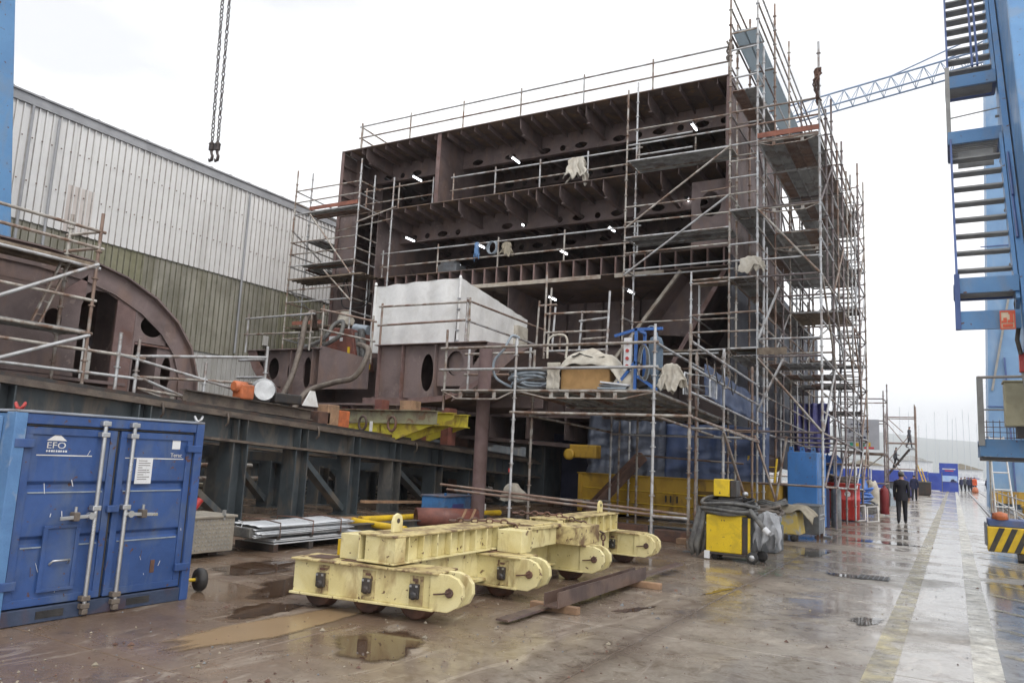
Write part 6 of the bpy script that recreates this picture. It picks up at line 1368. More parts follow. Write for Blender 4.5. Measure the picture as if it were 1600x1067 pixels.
MB().lathe([(.02, 0), (.055, .02), (.05, .07), (.02, .09)], (-3.42, 15.0, 1.18), (0, 0, 1), 12).build('reel', ALU, t)
MB().path([(-3.3, 14.8, .95), (-3.12, 14.75, .75), (-3.0, 14.72, .62)], .05, 8).build('torch_lead', HOSE, t); MB().tube((-3.02, 14.72, .64), (-2.93, 14.71, .56), .055, 10).build('plug', PAPER, t)
for dx in (0, .1): MB().path([(-4.12-dx, 14.85, .95), (-4.2-dx, 14.8, .55), (-4.28-dx, 14.78, .25), (-4.26-dx, 14.85, .07), (-4.16-dx, 14.9, .15), (-4.12-dx, 14.9, .5)], .06, 8).build('hanging_hose', HOSE, t)
cloth('grey_cover', 'crumpled silver-grey cover hanging on the right of the welding machine', 'cover', (-3.02, 15.1, .92), .62, .78, TARPS, 81, .30)
t = thing('cable_heap', 'heap of dark cable coils with green sheet behind the welding machine', 'cables', (-3.7, 17.2, 0))
MB().box(-4.1, -3.2, 16.8, 17.6, 0, .55).build('stand', GREYB, t, .03); swirl(t, (-3.65, 17.2, .66), .48, .4, 7, .035, HOSEB, .035, 4, 'coil')
mb = MB(); mb.sheet(16, 10, lambda u, v: (-4.05+.95*u, 16.76+.05*mnoise.noise((u*6, v*4, 2)), .68-.32*v+.04*mnoise.noise((u*8, v, 4)))); mb.build('green_sheet', TARPG, t, 0, .01)
t = thing('yellow_generator', 'scuffed yellow machine half covered with a canvas sheet', 'generator', (-3.6, 20.3, 0))
MB().prism([(0, 0), (1.0, 0), (.93, .55), (.1, .62)], (-4.25, 19.95, .16), (1, 0, 0), (0, 0, 1), (0, 1, 0), .8).build('body', mat('scuffed_yellow', (.60, .46, .12), (.5, .38, .12), scale=4, stain=(.35, .38, .42), samt=.8, sscale=2), t, .03)
mb = MB(); mb.sheet(24, 18, lambda u, v: (-4.4+1.45*u, 19.9+.9*v-.05, .84-.55*max(0, (u-.82)*4)**1.1*.6-.25*max(0, .2-v)*4*(.4+.6*abs(sin(u*4)))+.05*mnoise.noise((u*7, v*7, 3)))); mb.build('canvas', CANV, t, 0, .015)
swirl(t, (-3.9, 20.0, .82), .3, .25, 3, .035, HOSE, .04, 8, 'hose_turn')
for x in (-4.1, -3.4): MB().lathe([(.02, -.03), (.09, -.03), (.09, .03), (.02, .03)], (x, 19.98, .09), (0, 1, 0), 12).build('wheel', RUB, t)
t = thing('grey_chest', 'grey steel chest with horizontal ribs beside the blue cabinet', 'chest', (-3.0, 21.3, 0))
MB().box(-3.55, -2.95, 20.9, 21.75, .14, .82).build('body', GREYB, t, .015); MB().box(-3.58, -2.92, 20.87, 21.78, .822, .86).build('lid', GREYB, t, .01)
for z in (.5, .6): MB().box(-2.949, -2.94, 20.95, 21.7, z, z+.03).build('rib', ALU, t)
for x, y in ((-3.5, 21.0), (-3.0, 21.0), (-3.0, 21.65)): MB().box(x-.03, x+.03, y-.03, y+.03, 0, .14).build('leg', RUSTM, t)
t = thing('blue_cabinet', 'tall bright blue steel cabinet with lifting lugs by the scaffold post', 'cabinet', (-3.8, 24.2, 0))
MB().box(-4.15, -3.35, 23.4, 25.2, .06, 2.22).build('body', LBLUE, t, .02); MB().box(-4.12, -3.38, 23.45, 25.15, 0, .06).build('plinth', DARK, t)
for x, y in ((-4.05, 23.45), (-3.45, 23.45), (-3.45, 25.1), (-3.75, 23.45)):
    b = MB().prism([(-.07, 0), (.07, 0), (.05, .15), (-.05, .15)], (x, y, 2.215), (1, 0, 0), (0, 0, 1), (0, 1, 0), .025).build('lug', LBLUE, t); MB().lathe([(.025, 0), (.025, .002)], (x, y-.001, 2.3), (0, -1, 0), 10).build('eye', DARK, b)
MB().box(-3.349, -3.343, 24.28, 24.31, .1, 2.2).build('door_gap', SKYB2, t); MB().box(-3.349, -3.33, 24.34, 24.37, 1.0, 1.2).build('handle', DARK, t); MB().box(-3.349, -3.345, 23.5, 23.55, .8, 1.7).build('scratch', GREYB, t)
for a in ((-4.6, 23.2, .05, 2.0), (-5.4, 23.2, 0.05, 2.05)):
    T = thing('yellow_ladder', 'yellow steel ladder leaning by the blue cabinet' if a[0] > -5 else 'yellow upright rail left of the blue cabinet', 'ladder', (a[0], a[1], 0)); MB().beam((a[0], a[1], a[2]), (a[0]+.18, a[1]+.1, a[3]), .05, .05).build('rail', YELP, T)
    if a[0] > -5:
        MB().beam((a[0]-.35, a[1], a[2]), (a[0]-.17, a[1]+.1, a[3]), .05, .05).build('rail', YELP, T)
        for k in range(6): MB().tube((a[0]-.33+.03*k, a[1], .25+.3*k), (a[0]+.02+.03*k, a[1], .25+.3*k), .015, 6).build('rung', YELP, T)
t = thing('gas_bottle', 'dark blue gas bottle standing beside the blue cabinet', 'gas bottle', (-3.55, 25.9, 0)); MB().lathe([(.15, 0), (.15, 1.1), (.1, 1.25), (.05, 1.3), (.05, 1.4)], (-3.5, 25.9, 0), (0, 0, 1), 16).build('body', CLOTHB, t); MB().lathe([(.05, 1.4), (.04, 1.46), (.02, 1.48)], (-3.5, 25.9, 0), (0, 0, 1), 10).build('valve', ALU, t)
t = thing('gas_bottle', 'grey gas bottle right of the dark blue one', 'gas bottle', (-3.2, 26.2, 0)); MB().lathe([(.15, 0), (.15, 1.1), (.1, 1.25), (.05, 1.3), (.05, 1.4)], (-3.2, 26.2, 0), (0, 0, 1), 16).build('body', GREYB, t); MB().lathe([(.05, 1.4), (.04, 1.46), (.02, 1.48)], (-3.2, 26.2, 0), (0, 0, 1), 10).build('valve', ALU, t)
t = thing('red_bin', 'large round red steel bin heaped with hoses by the scaffold', 'bin', (-3.4, 30.2, 0)); MB().lathe([(.50, .05), (.53, .08), (.55, .7), (.57, .72), (.57, .78), (.55, .80), (.55, 1.25), (.58, 1.27), (.58, 1.32), (.5, 1.32), (.5, .3)], (-3.45, 30.2, 0), (0, 0, 1), 24).build('body', REDP, t)
swirl(t, (-3.45, 30.2, 1.3), .42, .42, 5, .05, HOSEB, .05, 6, 'hose_turn'); MB().lathe([(.1, 0), (.1, .01)], (-3.25, 29.69, .95), (.2, -1, 0), 12).build('label', PAPER, t)
t = thing('floor_grille', 'pair of pale slatted floor grilles leaning by the red bin', 'grille', (-2.8, 30.9, 0))
for k in range(2):
    c = Vector((-2.95+.42*k, 30.6, .27)); ax = ((1, .15, .12), (-.1, .8, 1), (0, -1, .8))
    for q in (-1, 1): MB().obox(c+Vector((1, .15, .12)).normalized()*.18*q, ax, (.018, .33, .02)).build('frame', WHITEP, t); MB().obox(c+Vector((-.1, .8, 1)).normalized()*.32*q, ax, (.2, .018, .02)).build('frame', WHITEP, t)
    for q in range(7): MB().obox(c+Vector((1, .15, .12)).normalized()*(-.14+.047*q), ax, (.012, .31, .012)).build('slat', HOSE, t)
t = thing('fire_extinguisher', 'dark red wheeled fire extinguisher cylinder beside the low scaffold', 'fire extinguisher', (-2.45, 35.6, 0)); MB().lathe([(.15, .02), (.18, .06), (.18, .95), (.13, 1.06), (.05, 1.1), (.05, 1.18)], (-2.5, 35.6, .05), (0, 0, 1), 16).build('cylinder', mat('dark_red_paint', (.22, .02, .025), (.16, .02, .02)), t); MB().tube((-2.6, 35.6, 1.2), (-2.4, 35.6, 1.24), .02, 6).build('valve', DARK, t); MB().path([(-2.4, 35.6, 1.2), (-2.28, 35.55, .9), (-2.3, 35.5, .4)], .02, 6).build('hose', RUB, t)
for k, (x, y, w, h, m_, lab) in enumerate(((-4.3, 34, 1.4, 2.3, TARPBR, 'bright blue tarpaulin heap behind the blue cabinet'), (-3.6, 37, 1.2, 1.5, TARPBR, 'bright blue tarpaulin heap beyond the red bin'), (-3.3, 39.5, 1.0, 1.35, TARPW, 'white sheeted heap under the low scaffold'), (-3.9, 40.5, 1.1, 1.2, TARPG, 'green sheeted heap behind the white heap'), (-3.1, 48, 1.0, .9, HOSEL, 'pale grey heap on the road edge beyond the low scaffold'), (-2.9, 53, 1.1, .8, CANV, 'beige sheeted heap on the road edge near the walking men'))):
    mb = MB(); ph = k*5.1
    mb.sheet(24, 14, lambda u, v: (x+w*(.5*cos(2*pi*u)*(1-v*.75))*(1+.3*mnoise.noise((cos(2*pi*u)*2+ph, sin(2*pi*u)*2, v*3))), y+.8*(.5*sin(2*pi*u)*(1-v*.75))*(1+.3*mnoise.noise((cos(2*pi*u)*2+ph, sin(2*pi*u)*2, v*3+5))), h*sin(v*pi/2)*(1+.12*mnoise.noise((u*9, v*4, ph)))))
    mb.top('sheeted_heap', m_, lab, 'heap', (x, y, 0))
swirlT = thing('hose_rack', 'blue hose reels stacked on the road edge beyond the red bin', 'hoses', (-3.1, 33.4, 0)); swirl(swirlT, (-3.3, 33.4, .5), .5, .4, 8, .05, TARPBR, .08, 12, 'coil'); swirl(swirlT, (-2.9, 33.0, .25), .35, .3, 5, .04, HOSE, .07, 13, 'coil')
for k, (x, y) in enumerate(((-3.6, 60.5), (-3.3, 67), (-2.3, 76), (-2.6, 83))):
    T = thing('utility_box', ('dark utility box on the road edge, nearest of the far row', 'dark blue utility box on the road edge, second of the far row', 'grey utility box beside the yellow ladder far off', 'dark box at the far end of the road edge')[k], 'box', (x, y, 0)); MB().box(x-.6, x+.6, y-.5, y+.5, .08, 1.1).build('body', (GREYB, TARPV, DARK, GREYB)[k], T, .03); MB().box(x-.64, x+.64, y-.54, y+.54, 1.101, 1.16).build('lid', (DARK, GREYB, GREYB, DARK)[k], T); MB().box(x-.5, x+.5, y-.4, y+.4, 0, .08).build('foot', DARK, T)
# ================================================================== gantry crane leg with stairs at the right
cl = thing('gantry_crane', 'leaning sky-blue gantry crane leg rising out of the right edge', 'crane', (1.9, 14, 1.6))
def inc(x0, x1, pts, m, name, T=cl, bevel=.02):
    mb = MB(); mb.prism(pts, (x0, 0, 0), (0, 1, 0), (0, 0, 1), (1, 0, 0), x1-x0); return mb.build(name, m, T, bevel)
inc(1.0, 2.6, [(12.9, 2.9), (14.15, 2.9), (15.0, 4.7), (17.5, 8.8), (19.1, 12.5), (22.0, 18.5), (18.4, 18.5), (11.6, 4.5)], SKYB, 'leg_box')
MB().box(1.25, 2.6, 9.5, 15.5, 1.5, 2.0).build('sill_beam', SKYB2, cl, .02)
for k in range(7):
    z = 4.2+k*1.15; y = 14.75+.53*(z-4.2); MB().tube((.93, y-.15, z), (1.02, y-.15, z), .03, 8).build('bolt', GREYST, cl)
st = thing('crane_stairs', 'steep blue steel stairs with grey treads fixed to the crane leg', 'stairs', (.5, 14, 4))
def ysl(z): return 12.4+.618*(z-3.94)
XA, XB = .13, .85
def flight(z0, z1, first=0):
    a, b = Vector((0, ysl(z0), z0)), Vector((0, ysl(z1), z1))
    for x, w in ((XA, .03), (XB, .05)): MB().beam(a+Vector((x, 0, 0)), b+Vector((x, 0, 0)), w, .26, (0, -.6, 1)).build('stringer', SKYB2 if x == XA else SKYB, st)
    n = int((z1-z0)/.30)
    for i in range(1, n):
        z = z0+(z1-z0)*i/n; y = ysl(z); MB().box(XA+.017, XB-.027, y-.03, y+.19, z-.03, z).build('tread', GREYST, st)
flight(4.15, 7.35); flight(8.95, 14.5)
# outer box stringer along the leg
MB().beam((.93, ysl(3.7)-.1, 3.7), (.93, ysl(14.5)+.1, 14.5), .09, .34, (0, -.6, 1)).build('side_channel', SKYB, st)
# landings
def landing(z, y0_, y1_, front):
    MB().box(XA-.04, XB+.02, y0_, y0_+.06, z-.02, z+.20).build('landing_beam', SKYB, st); MB().box(XA-.04, XB+.02, y1_-.06, y1_, z-.02, z+.16).build('landing_beam', SKYB2, st)
    for k in range(9): MB().box(XA, XB, y0_+.08+k*(y1_-y0_-.18)/9, y0_+.12+k*(y1_-y0_-.18)/9, z+.0, z+.03).build('grating_bar', GREYST, st)
    for x in (XA-.02, XB): MB().box(x-.03, x+.03, y0_+.061, y1_-.061, z-.02, z+.12).build('landing_side', SKYB2, st)
landing(7.35, ysl(7.35)-.1, ysl(7.35)+.85, 1); landing(8.75, ysl(8.75)-.12, ysl(8.75)+.5, 1); landing(4.35, ysl(4.1)-.05, ysl(4.1)+.55, 1)
MB().box(XA-.04, XB+.02, 12.42, 12.48, 3.80, 4.06).build('landing_beam', SKYB, st); MB().box(XA-.04, XA+.03, 12.4, 12.5, 3.8, 4.6).build('hanger', SKYB2, st)
MB().box(XA-.05, XA+.02, ysl(8.1)-.1, ysl(8.1)-.04, 7.5, 8.95).build('hanger', GREYST, st); MB().box(XA+.1, XB-.1, ysl(7.0)+.3, ysl(7.0)+.33, 6.95, 7.25).build('kick_plate', GREYST, st)
MB().tube((XA, ysl(8.0), 8.0), (XB+.05, ysl(8.1), 8.1), .012, 6).build('chain_rail', GREYST, st)
for x in (.52, .60): MB().beam((x, ysl(9.1)-.3, 9.1), (x, ysl(12.5)-.3, 13.0), .035, .05).build('handrail', SKYB2, st)
for z in (6.0, 5.2): MB().tube((XB+.06, ysl(z)-.3, z), (XB+.06, ysl(z+.9)-.25, z+.9), .02, 6).build('handrail', SKYB2, st)
sg = thing('fire_sign', 'orange-red and white fire extinguisher sign at the foot of the crane stairs', 'sign', (.72, 12.35, 3.9))
MB().box(.62, .80, 12.34, 12.36, 3.77, 4.03).build('plate', mat('sign_cream', (.75, .62, .45), (.7, .57, .4), bump=0), sg)
SGR = mat('sign_red', (.72, .13, .07), (.66, .12, .06), bump=0)
for q in ((.62, .80, 4.01, 4.03), (.62, .80, 3.77, 3.79), (.62, .635, 3.79, 4.01), (.785, .80, 3.79, 4.01), (.66, .70, 3.86, 3.93), (.71, .775, 3.86, 3.90), (.735, .775, 3.9, 3.98), (.72, .785, 3.98, 4.005), (.64, .66, 3.86, 3.89), (.65, .77, 3.80, 3.845)): MB().box(q[0], q[1], 12.33, 12.339, q[2], q[3]).build('red_mark', SGR, sg)
pf = thing('crane_platform', 'railed blue access platform with a grey post at the crane base', 'platform', (.9, 16, 2.1))
MB().box(.42, 3, 15.9, 15.96, 2.12, 2.42).build('edge_beam', SKYB, pf); MB().box(.42, 3, 15.961, 17.3, 2.30, 2.36).build('deck', SKYB2, pf); MB().box(.42, .48, 15.961, 17.3, 2.12, 2.42).build('edge_beam', SKYB, pf); MB().box(.44, 3, 15.92, 17.2, 2.06, 2.115).build('bottom_flange', DARK, pf)
MB().box(.40, .50, 15.86, 15.899, 2.3, 3.52).build('post', GREYST, pf, .01); MB().tube((.42, 15.88, 3.50), (1.6, 15.88, 3.52), .025, 8).build('handrail', mat('handrail_brownish', (.36, .32, .29), (.3, .27, .24)), pf); MB().tube((.45, 15.88, 2.93), (1.6, 15.88, 2.93), .014, 6).build('mid_rail', GREYST, pf)
for k in range(8): MB().tube((.53+.1*k, 15.93, 2.42), (.53+.1*k, 15.93, 2.75), .006, 5).build('mesh_wire', RUSTM, pf)
for k in range(4): MB().tube((.5, 15.93, 2.45+.09*k), (1.4, 15.93, 2.45+.09*k), .006, 5).build('mesh_wire', RUSTM, pf)
MB().tube((.60, 17.1, 2.1), (.72, 20.7, 0.87), .018, 8).build('support_tube', WHITEP, pf)
cb = thing('beige_cabinet', 'beige electrical cabinet on the crane platform at right edge', 'cabinet', (1.2, 15.4, 2.6)); MB().box(.79, 1.7, 15.35, 15.8, 2.62, 3.36).build('body', BEIGE, cb, .02); MB().box(.77, 1.72, 15.33, 15.82, 3.361, 3.39).build('lid', BEIGE, cb, .008); MB().box(.95, 1.5, 15.4, 15.8, 2.43, 2.619).build('stand', DARK, cb)
rb_ = thing('red_junction_box', 'small red box with grey conduit hanging on the crane leg', 'junction box', (.98, 13.0, 3.3)); MB().box(.86, .98, 12.9, 13.05, 3.25, 3.52).build('body', REDP, rb_, .01); MB().box(.981, 1.1, 12.92, 13.05, 3.28, 3.5).build('side', TARPV, rb_)
MB().path([(.93, 13.0, 3.25), (.95, 13.0, 3.05), (1.0, 13.05, 2.9)], .05, 8).build('conduit', GREYST, rb_); MB().path([(.88, 12.9, 3.5), (.84, 12.85, 3.7), (.87, 12.8, 3.95), (.84, 12.75, 4.2), (.88, 12.7, 4.4)], .03, 7).build('cable', HOSEB, rb_); MB().path([(.96, 12.95, 3.5), (.98, 12.9, 3.8), (1.05, 12.9, 4.0)], .05, 7).build('cable', TARPV, rb_)
# striped buffer beam of the crane bogie
sb = thing('striped_bogie', 'black and yellow striped crane bogie beam low at the right edge', 'bogie', (1.5, 20, 0))
MB().box(.60, 3.4, 19.98, 20.5, .18, .70).build('beam', YELP, sb, .02)
for k in range(12):
    x = .60+k*.235
    p = [(x, .185), (x+.11, .185), (x+.33, .695), (x+.22, .695)]
    p = [(min(max(a, .605), 3.39), b) for a, b in p]
    MB().prism(p, (0, 19.972, 0), (1, 0, 0), (0, 0, 1), (0, 1, 0), .006).build('stripe', mat('stripe_black', (.03, .03, .03), (.06, .055, .045), scale=5, stain=(.25, .19, .05), samt=.35) if 'stripe_black' not in bpy.data.materials else bpy.data.materials['stripe_black'], sb)
MB().box(.56, .599, 20.0, 20.6, .30, .78).build('buffer_plate', GREYB, sb); MB().box(.62, 3.4, 20.2, 21.0, .701, .86).build('bogie_frame', SKYB2, sb, .02)
MB().lathe([(.05, -.09), (.3, -.09), (.3, .09), (.05, .09)], (1.25, 20.3, .16), (1, 0, 0), 20).build('wheel', DARK, sb); MB().lathe([(.0, .1), (.14, .06), (.16, -.06), (.05, -.1)], (.86, 20.3, .93), (0, 0, 1), 14).build('warning_light', ORNG, sb)
MB().box(1.15, 1.6, 19.9, 20.4, .05, .17).build('brake_shoe', DARK, sb)
# crane rails along the quay
for x in (1.42, 2.55):
    T = thing('crane_rail', 'steel crane rail let into the quay, %s' % ('nearer to the road' if x < 2 else 'nearer to the water'), 'rail', (x, 40, 0)); MB().box(x-.035, x+.035, 6, 113, .002, .05).build('rail_head', ALU, T); MB().box(x-.10, x+.10, 6, 113, .0005, .003).build('rail_groove', DARK, T)
for k in range(6):
    y = 26+k*4.0; MB().lathe([(.1, 0), (.13, .05), (.1, .32), (.19, .4), (.17, .5), (.02, .53)], (3.0, y, 0), (0, 0, 1), 14).top('bollard', YELD, ('nearest yellow bollard on the quay edge', 'second yellow bollard on the quay edge', 'third yellow bollard on the quay edge', 'fourth yellow bollard on the quay edge', 'fifth yellow bollard on the quay edge', 'farthest yellow bollard on the quay edge')[k], 'bollard', (3.0, y, 0))
for y0_, y1_, x, h, lab in ((24, 58, 1.95, 1.0, 'low white quay fence running along the crane rails'),): rail('quay_fence', lab, [(x+.25, y0_, .0), (x, y1_, .0)], (.5, 1.0), 4.2, .03)
T = thing('white_ladder', 'white steel ladder frame leaning before the pale blue crane leg', 'ladder', (2.0, 41, 0))
for x0, x1 in ((1.60, 1.45), (2.30, 2.0)): MB().tube((x0, 41, 0), (x1, 41.3, 3.6), .035, 8).build('rail', WHITEP, T)
for k in range(5): MB().tube((1.59-.03*k, 41, .5+.75*k), (2.27-.06*k, 41, .5+.75*k), .03, 8).build('rung', WHITEP, T)
# farther pale blue crane leg
T = thing('gantry_crane', 'tall pale blue crane leg standing farther along the quay', 'crane', (3.5, 55, 0))
MB().add([(1.8, 55, 0), (8, 55, 0), (8, 55, 34), (2.75, 55, 34), (1.8, 59, 0), (8, 59, 0), (8, 59, 34), (2.75, 59, 34)], [(0, 1, 2, 3), (5, 4, 7, 6), (4, 0, 3, 7), (1, 5, 6, 2), (3, 2, 6, 7)]).build('leg_box', PALEB, T)
for z in (6, 11, 16, 21): MB().box(1.9, 8, 54.95, 54.999, z, z+.06).build('seam', SKYB2, T)
MB().beam((2.2, 54.9, 7), (3.5, 54.9, 14), .1, .12).build('cable_tray', GREYST, T); MB().beam((3.2, 54.9, 0), (2.9, 54.9, 9), .08, .1).build('ladder_rail', SKYB2, T); MB().box(1.9, 8, 54.3, 54.99, .3, 1.0).build('bogie', YELD, T)
# ================================================================== crane leg at the left edge
T = thing('gantry_crane', 'tall blue gantry crane leg at the left edge before the warehouse', 'crane', (-20.5, 8, 0))
inc(-21.5, -20.0, [(6.6, 0), (9.95, 0), (9.76, 6.4), (9.06, 12.4), (8.2, 20), (5.9, 20), (6.2, 10)], SKYB, 'leg_box', T, .03)
for z in (5.5, 8.9, 12.1): MB().tube((-20.01, 8.7, z), (-19.95, 8.7, z), .03, 8).build('bolt', RUSTM, T)
# hanging crane chains
for k, (px0, px1, lab) in enumerate(((350, 331, 'left hoist chain with a hook hanging from the sky'), (361, 340, 'right hoist chain with a hook hanging from the sky'))):
    a, b = unproj(px1, 228, 13.0), unproj(px0, -30, 13.0)
    T = thing('hoist_chain', lab, 'chain', b); chain_links(T, [b, a], .10, CHAINM)
    c = a-Vector((0, 0, .12))
    MB().box(c.x-.07, c.x+.07, c.y-.05, c.y+.05, c.z-.02, c.z+.14).build('swivel', CHAINM, T, .02)
    MB().path([c+Vector((0, 0, 0)), c+Vector((.02, 0, -.1)), c+Vector((.07, 0, -.18)), c+Vector((.05, 0, -.29)), c+Vector((-.03, 0, -.31)), c+Vector((-.07, 0, -.24))], [.04, .035, .04, .045, .035, .02], 8).build('hook', CHAINM, T)
    MB().lathe([(.05, -.05), (.09, 0), (.05, .05)], (c.x, c.y, c.z+.16), (0, 0, 1), 10).build('shackle', CHAINM, T)
# tower crane jib
T = thing('tower_crane', 'blue lattice tower crane jib reaching behind the scaffold', 'crane', (-20, 60, 0))
JB = mat('jib_blue', (.26, .34, .48), (.22, .30, .43), rough=.5)
ja, jb = Vector((-22, 60, 27.2)), Vector((6, 60, 30.9)); U = Vector((0, 0, 1.55)); V1, V2 = Vector((0, -.6, 0)), Vector((0, .6, 0))
for off, nm in ((U*.8, 'top_chord'), (V1, 'lower_chord'), (V2, 'lower_chord')): MB().tube(ja+off, jb+off, .07, 6).build(nm, JB, T)
n = 26
for i in range(n):
    p, q, r_ = ja+(jb-ja)*i/n, ja+(jb-ja)*(i+1)/n, ja+(jb-ja)*(i+.5)/n
    for v in (V1, V2):
        MB().tube(p+v, r_+U*.8, .028, 5).build('lattice_bar', JB, T); MB().tube(q+v, r_+U*.8, .028, 5).build('lattice_bar', JB, T)
    MB().tube(p+V1, p+V2, .025, 5).build('lattice_bar', JB, T)
for x0, h in ((-3.2, 2.3), (0.4, 2.6)):
    s_ = (x0+22)/28; MB().tube(ja+(jb-ja)*s_+U*.8, ja+(jb-ja)*(s_+.19)+Vector((0, 0, h)), .05, 6).build('tie_bar', JB, T)
MB().box(-22.8, -21.2, 59.2, 60.8, 0, 27).build('mast', JB, T); MB().box(-23, -21, 59, 61, 27, 29.5).build('cab', JB, T)

# ================================================================== far end of the quay
hd = thing('hoarding', 'long blue hoarding closing the far end of the road', 'hoarding', (-5, 96, 0))
for k in range(9): MB().box(-13+k*1.32, -11.72+k*1.32, 88+k*1.35, 88.06+k*1.35, .1, 2.0+.1*(k % 2)).build('panel', HOARD, hd)
for k in range(10): MB().box(-13.06+k*1.32, -12.98+k*1.32, 88.1+k*1.35, 88.2+k*1.35, 0, 2.1).build('post', GREYB, hd)
bn = thing('banner', 'upright blue display banner with a ship picture at the road end', 'banner', (-.5, 101, 0))
MB().box(-1.4, .45, 101, 101.12, .0, 3.15).build('board', HOARD, bn); MB().box(-1.32, .37, 100.98, 100.999, 1.05, 1.75).build('sky_picture', mat('banner_sky', (.35, .52, .80), (.5, .62, .82), scale=2, bump=0), bn); MB().box(-1.32, .37, 100.97, 100.979, 1.02, 1.10).build('sea_picture', TARPV, bn)
MB().prism([(-.35, 1.10), (.25, 1.10), (.3, 1.2), (.1, 1.22), (.05, 1.38), (-.2, 1.38), (-.3, 1.2)], (0, 100.965, 0), (1, 0, 0), (0, 0, 1), (0, -1, 0), .005).build('ship_picture', CLOTHB, bn); MB().box(-1.1, .2, 100.98, 100.995, 2.45, 2.55).build('heading_line', WHITEP, bn); MB().box(-.85, 0, 100.98, 100.995, 2.26, 2.36).build('red_line', REDW, bn)
T = thing('yellow_ladder', 'yellow step ladder standing before the far hoarding', 'ladder', (-2.0, 82, 0))
for p0, p1 in (((-2.2, 82, 0), (-2.9, 82, 2.6)), ((-2.2, 82.6, 0), (-2.9, 82.2, 2.6)), ((-1.9, 82, 0), (-2.6, 82, 2.3))): MB().tube(p0, p1, .05, 6).build('rail', YELP, T)
for k in range(5): MB().tube((-2.3-.11*k, 82, .4+.42*k), (-2.25-.11*k, 82.5, .4+.42*k), .04, 6).build('rung', YELP, T)
MB().lathe([(.02, 0), (.3, .02), (.32, .3), (.2, .62), (.05, .7)], (2.0, 99, 0), (0, 0, 1), 14).top('orange_buoy', ORNG, 'orange buoy beside the crane rails far along the quay', 'buoy', (2.0, 99, 0))
# moored yachts with masts
rm = random.Random(11)
YW = mat('yacht_white', (.75, .76, .78), (.66, .67, .70), rough=.4, bump=0); MST = mat('mast_grey_hazed', (.60, .62, .66), (.54, .56, .60), rough=.5, bump=0)  # mast grey paled so the colour itself carries the haze
pos_ = ['first', 'second', 'third', 'fourth', 'fifth', 'sixth', 'seventh', 'eighth', 'ninth', 'tenth', 'eleventh', 'twelfth', 'thirteenth', 'fourteenth', 'fifteenth', 'sixteenth']
for k in range(16):
    y = 190+rm.uniform(-25, 60); px = 1388+k*10.2+rm.uniform(-3, 3); x = unproj(px, 745, y).x; L_ = rm.uniform(3.5, 5); hm_ = rm.uniform(8, 16)
    T = thing('yacht', 'distant moored yacht with a bare mast, %s from the left' % pos_[k], 'yacht', (x, y, -1.2), 'yachts moored beyond the quay')
    mb = MB(); rings = []
    for i in range(9):
        s_ = i/8; w = 1.35*sin(pi*min(1, .12+s_*.88))**.6; rings.append([(x+(s_-.5)*2*L_, y-w, .1+.25*(s_-.4)**2), (x+(s_-.5)*2*L_, y-w*.6, -1.3), (x+(s_-.5)*2*L_, y+w*.6, -1.3), (x+(s_-.5)*2*L_, y+w, .1+.25*(s_-.4)**2)])
    vs = [p for r_ in rings for p in r_]; mb.add(vs, [(i*4+j, i*4+(j+1) % 4, i*4+4+(j+1) % 4, i*4+4+j) for i in range(8) for j in range(4)]); mb.build('hull', YW, T)
    MB().box(x-L_*.4, x+L_*.3, y-.8, y+.8, .12, .75).build('cabin', YW, T, .1); MB().tube((x, y, .5), (x+rm.uniform(-.3, .3), y, .5+hm_), .045, 6).build('mast', MST, T); MB().tube((x, y, 1.4), (x-L_*.7, y, 1.5), .12, 6).build('boom', TARPV if k % 3 else WHITEP, T)
for k in range(5):
    x = -26+k*14; mb = MB(); mb.box(x-6, x+6, 285, 292, -1.0, 4+2.0*(k % 2)); 
    T = thing('harbour_building', 'low pale harbour building across the water, %s from the left' % pos_[k], 'building', (x, 288, -1)); mb.build('wall', YW, T); MB().prism([(-6.3, 0), (6.3, 0), (0, 1.8)], (x, 284.6, 4+2.0*(k % 2)), (1, 0, 0), (0, 0, 1), (0, 1, 0), 7.8).build('roof', WALLL if k % 2 else CANV, T)
    for q in range(5): MB().box(x-5+q*2.1, x-3.8+q*2.1, 284.9, 284.99, 1.2, 2.6).build('window', MST, T)
mb = MB(); mb.box(-120, 80, 280, 400, -3, -.9); struct('far_quay', mb, GR)

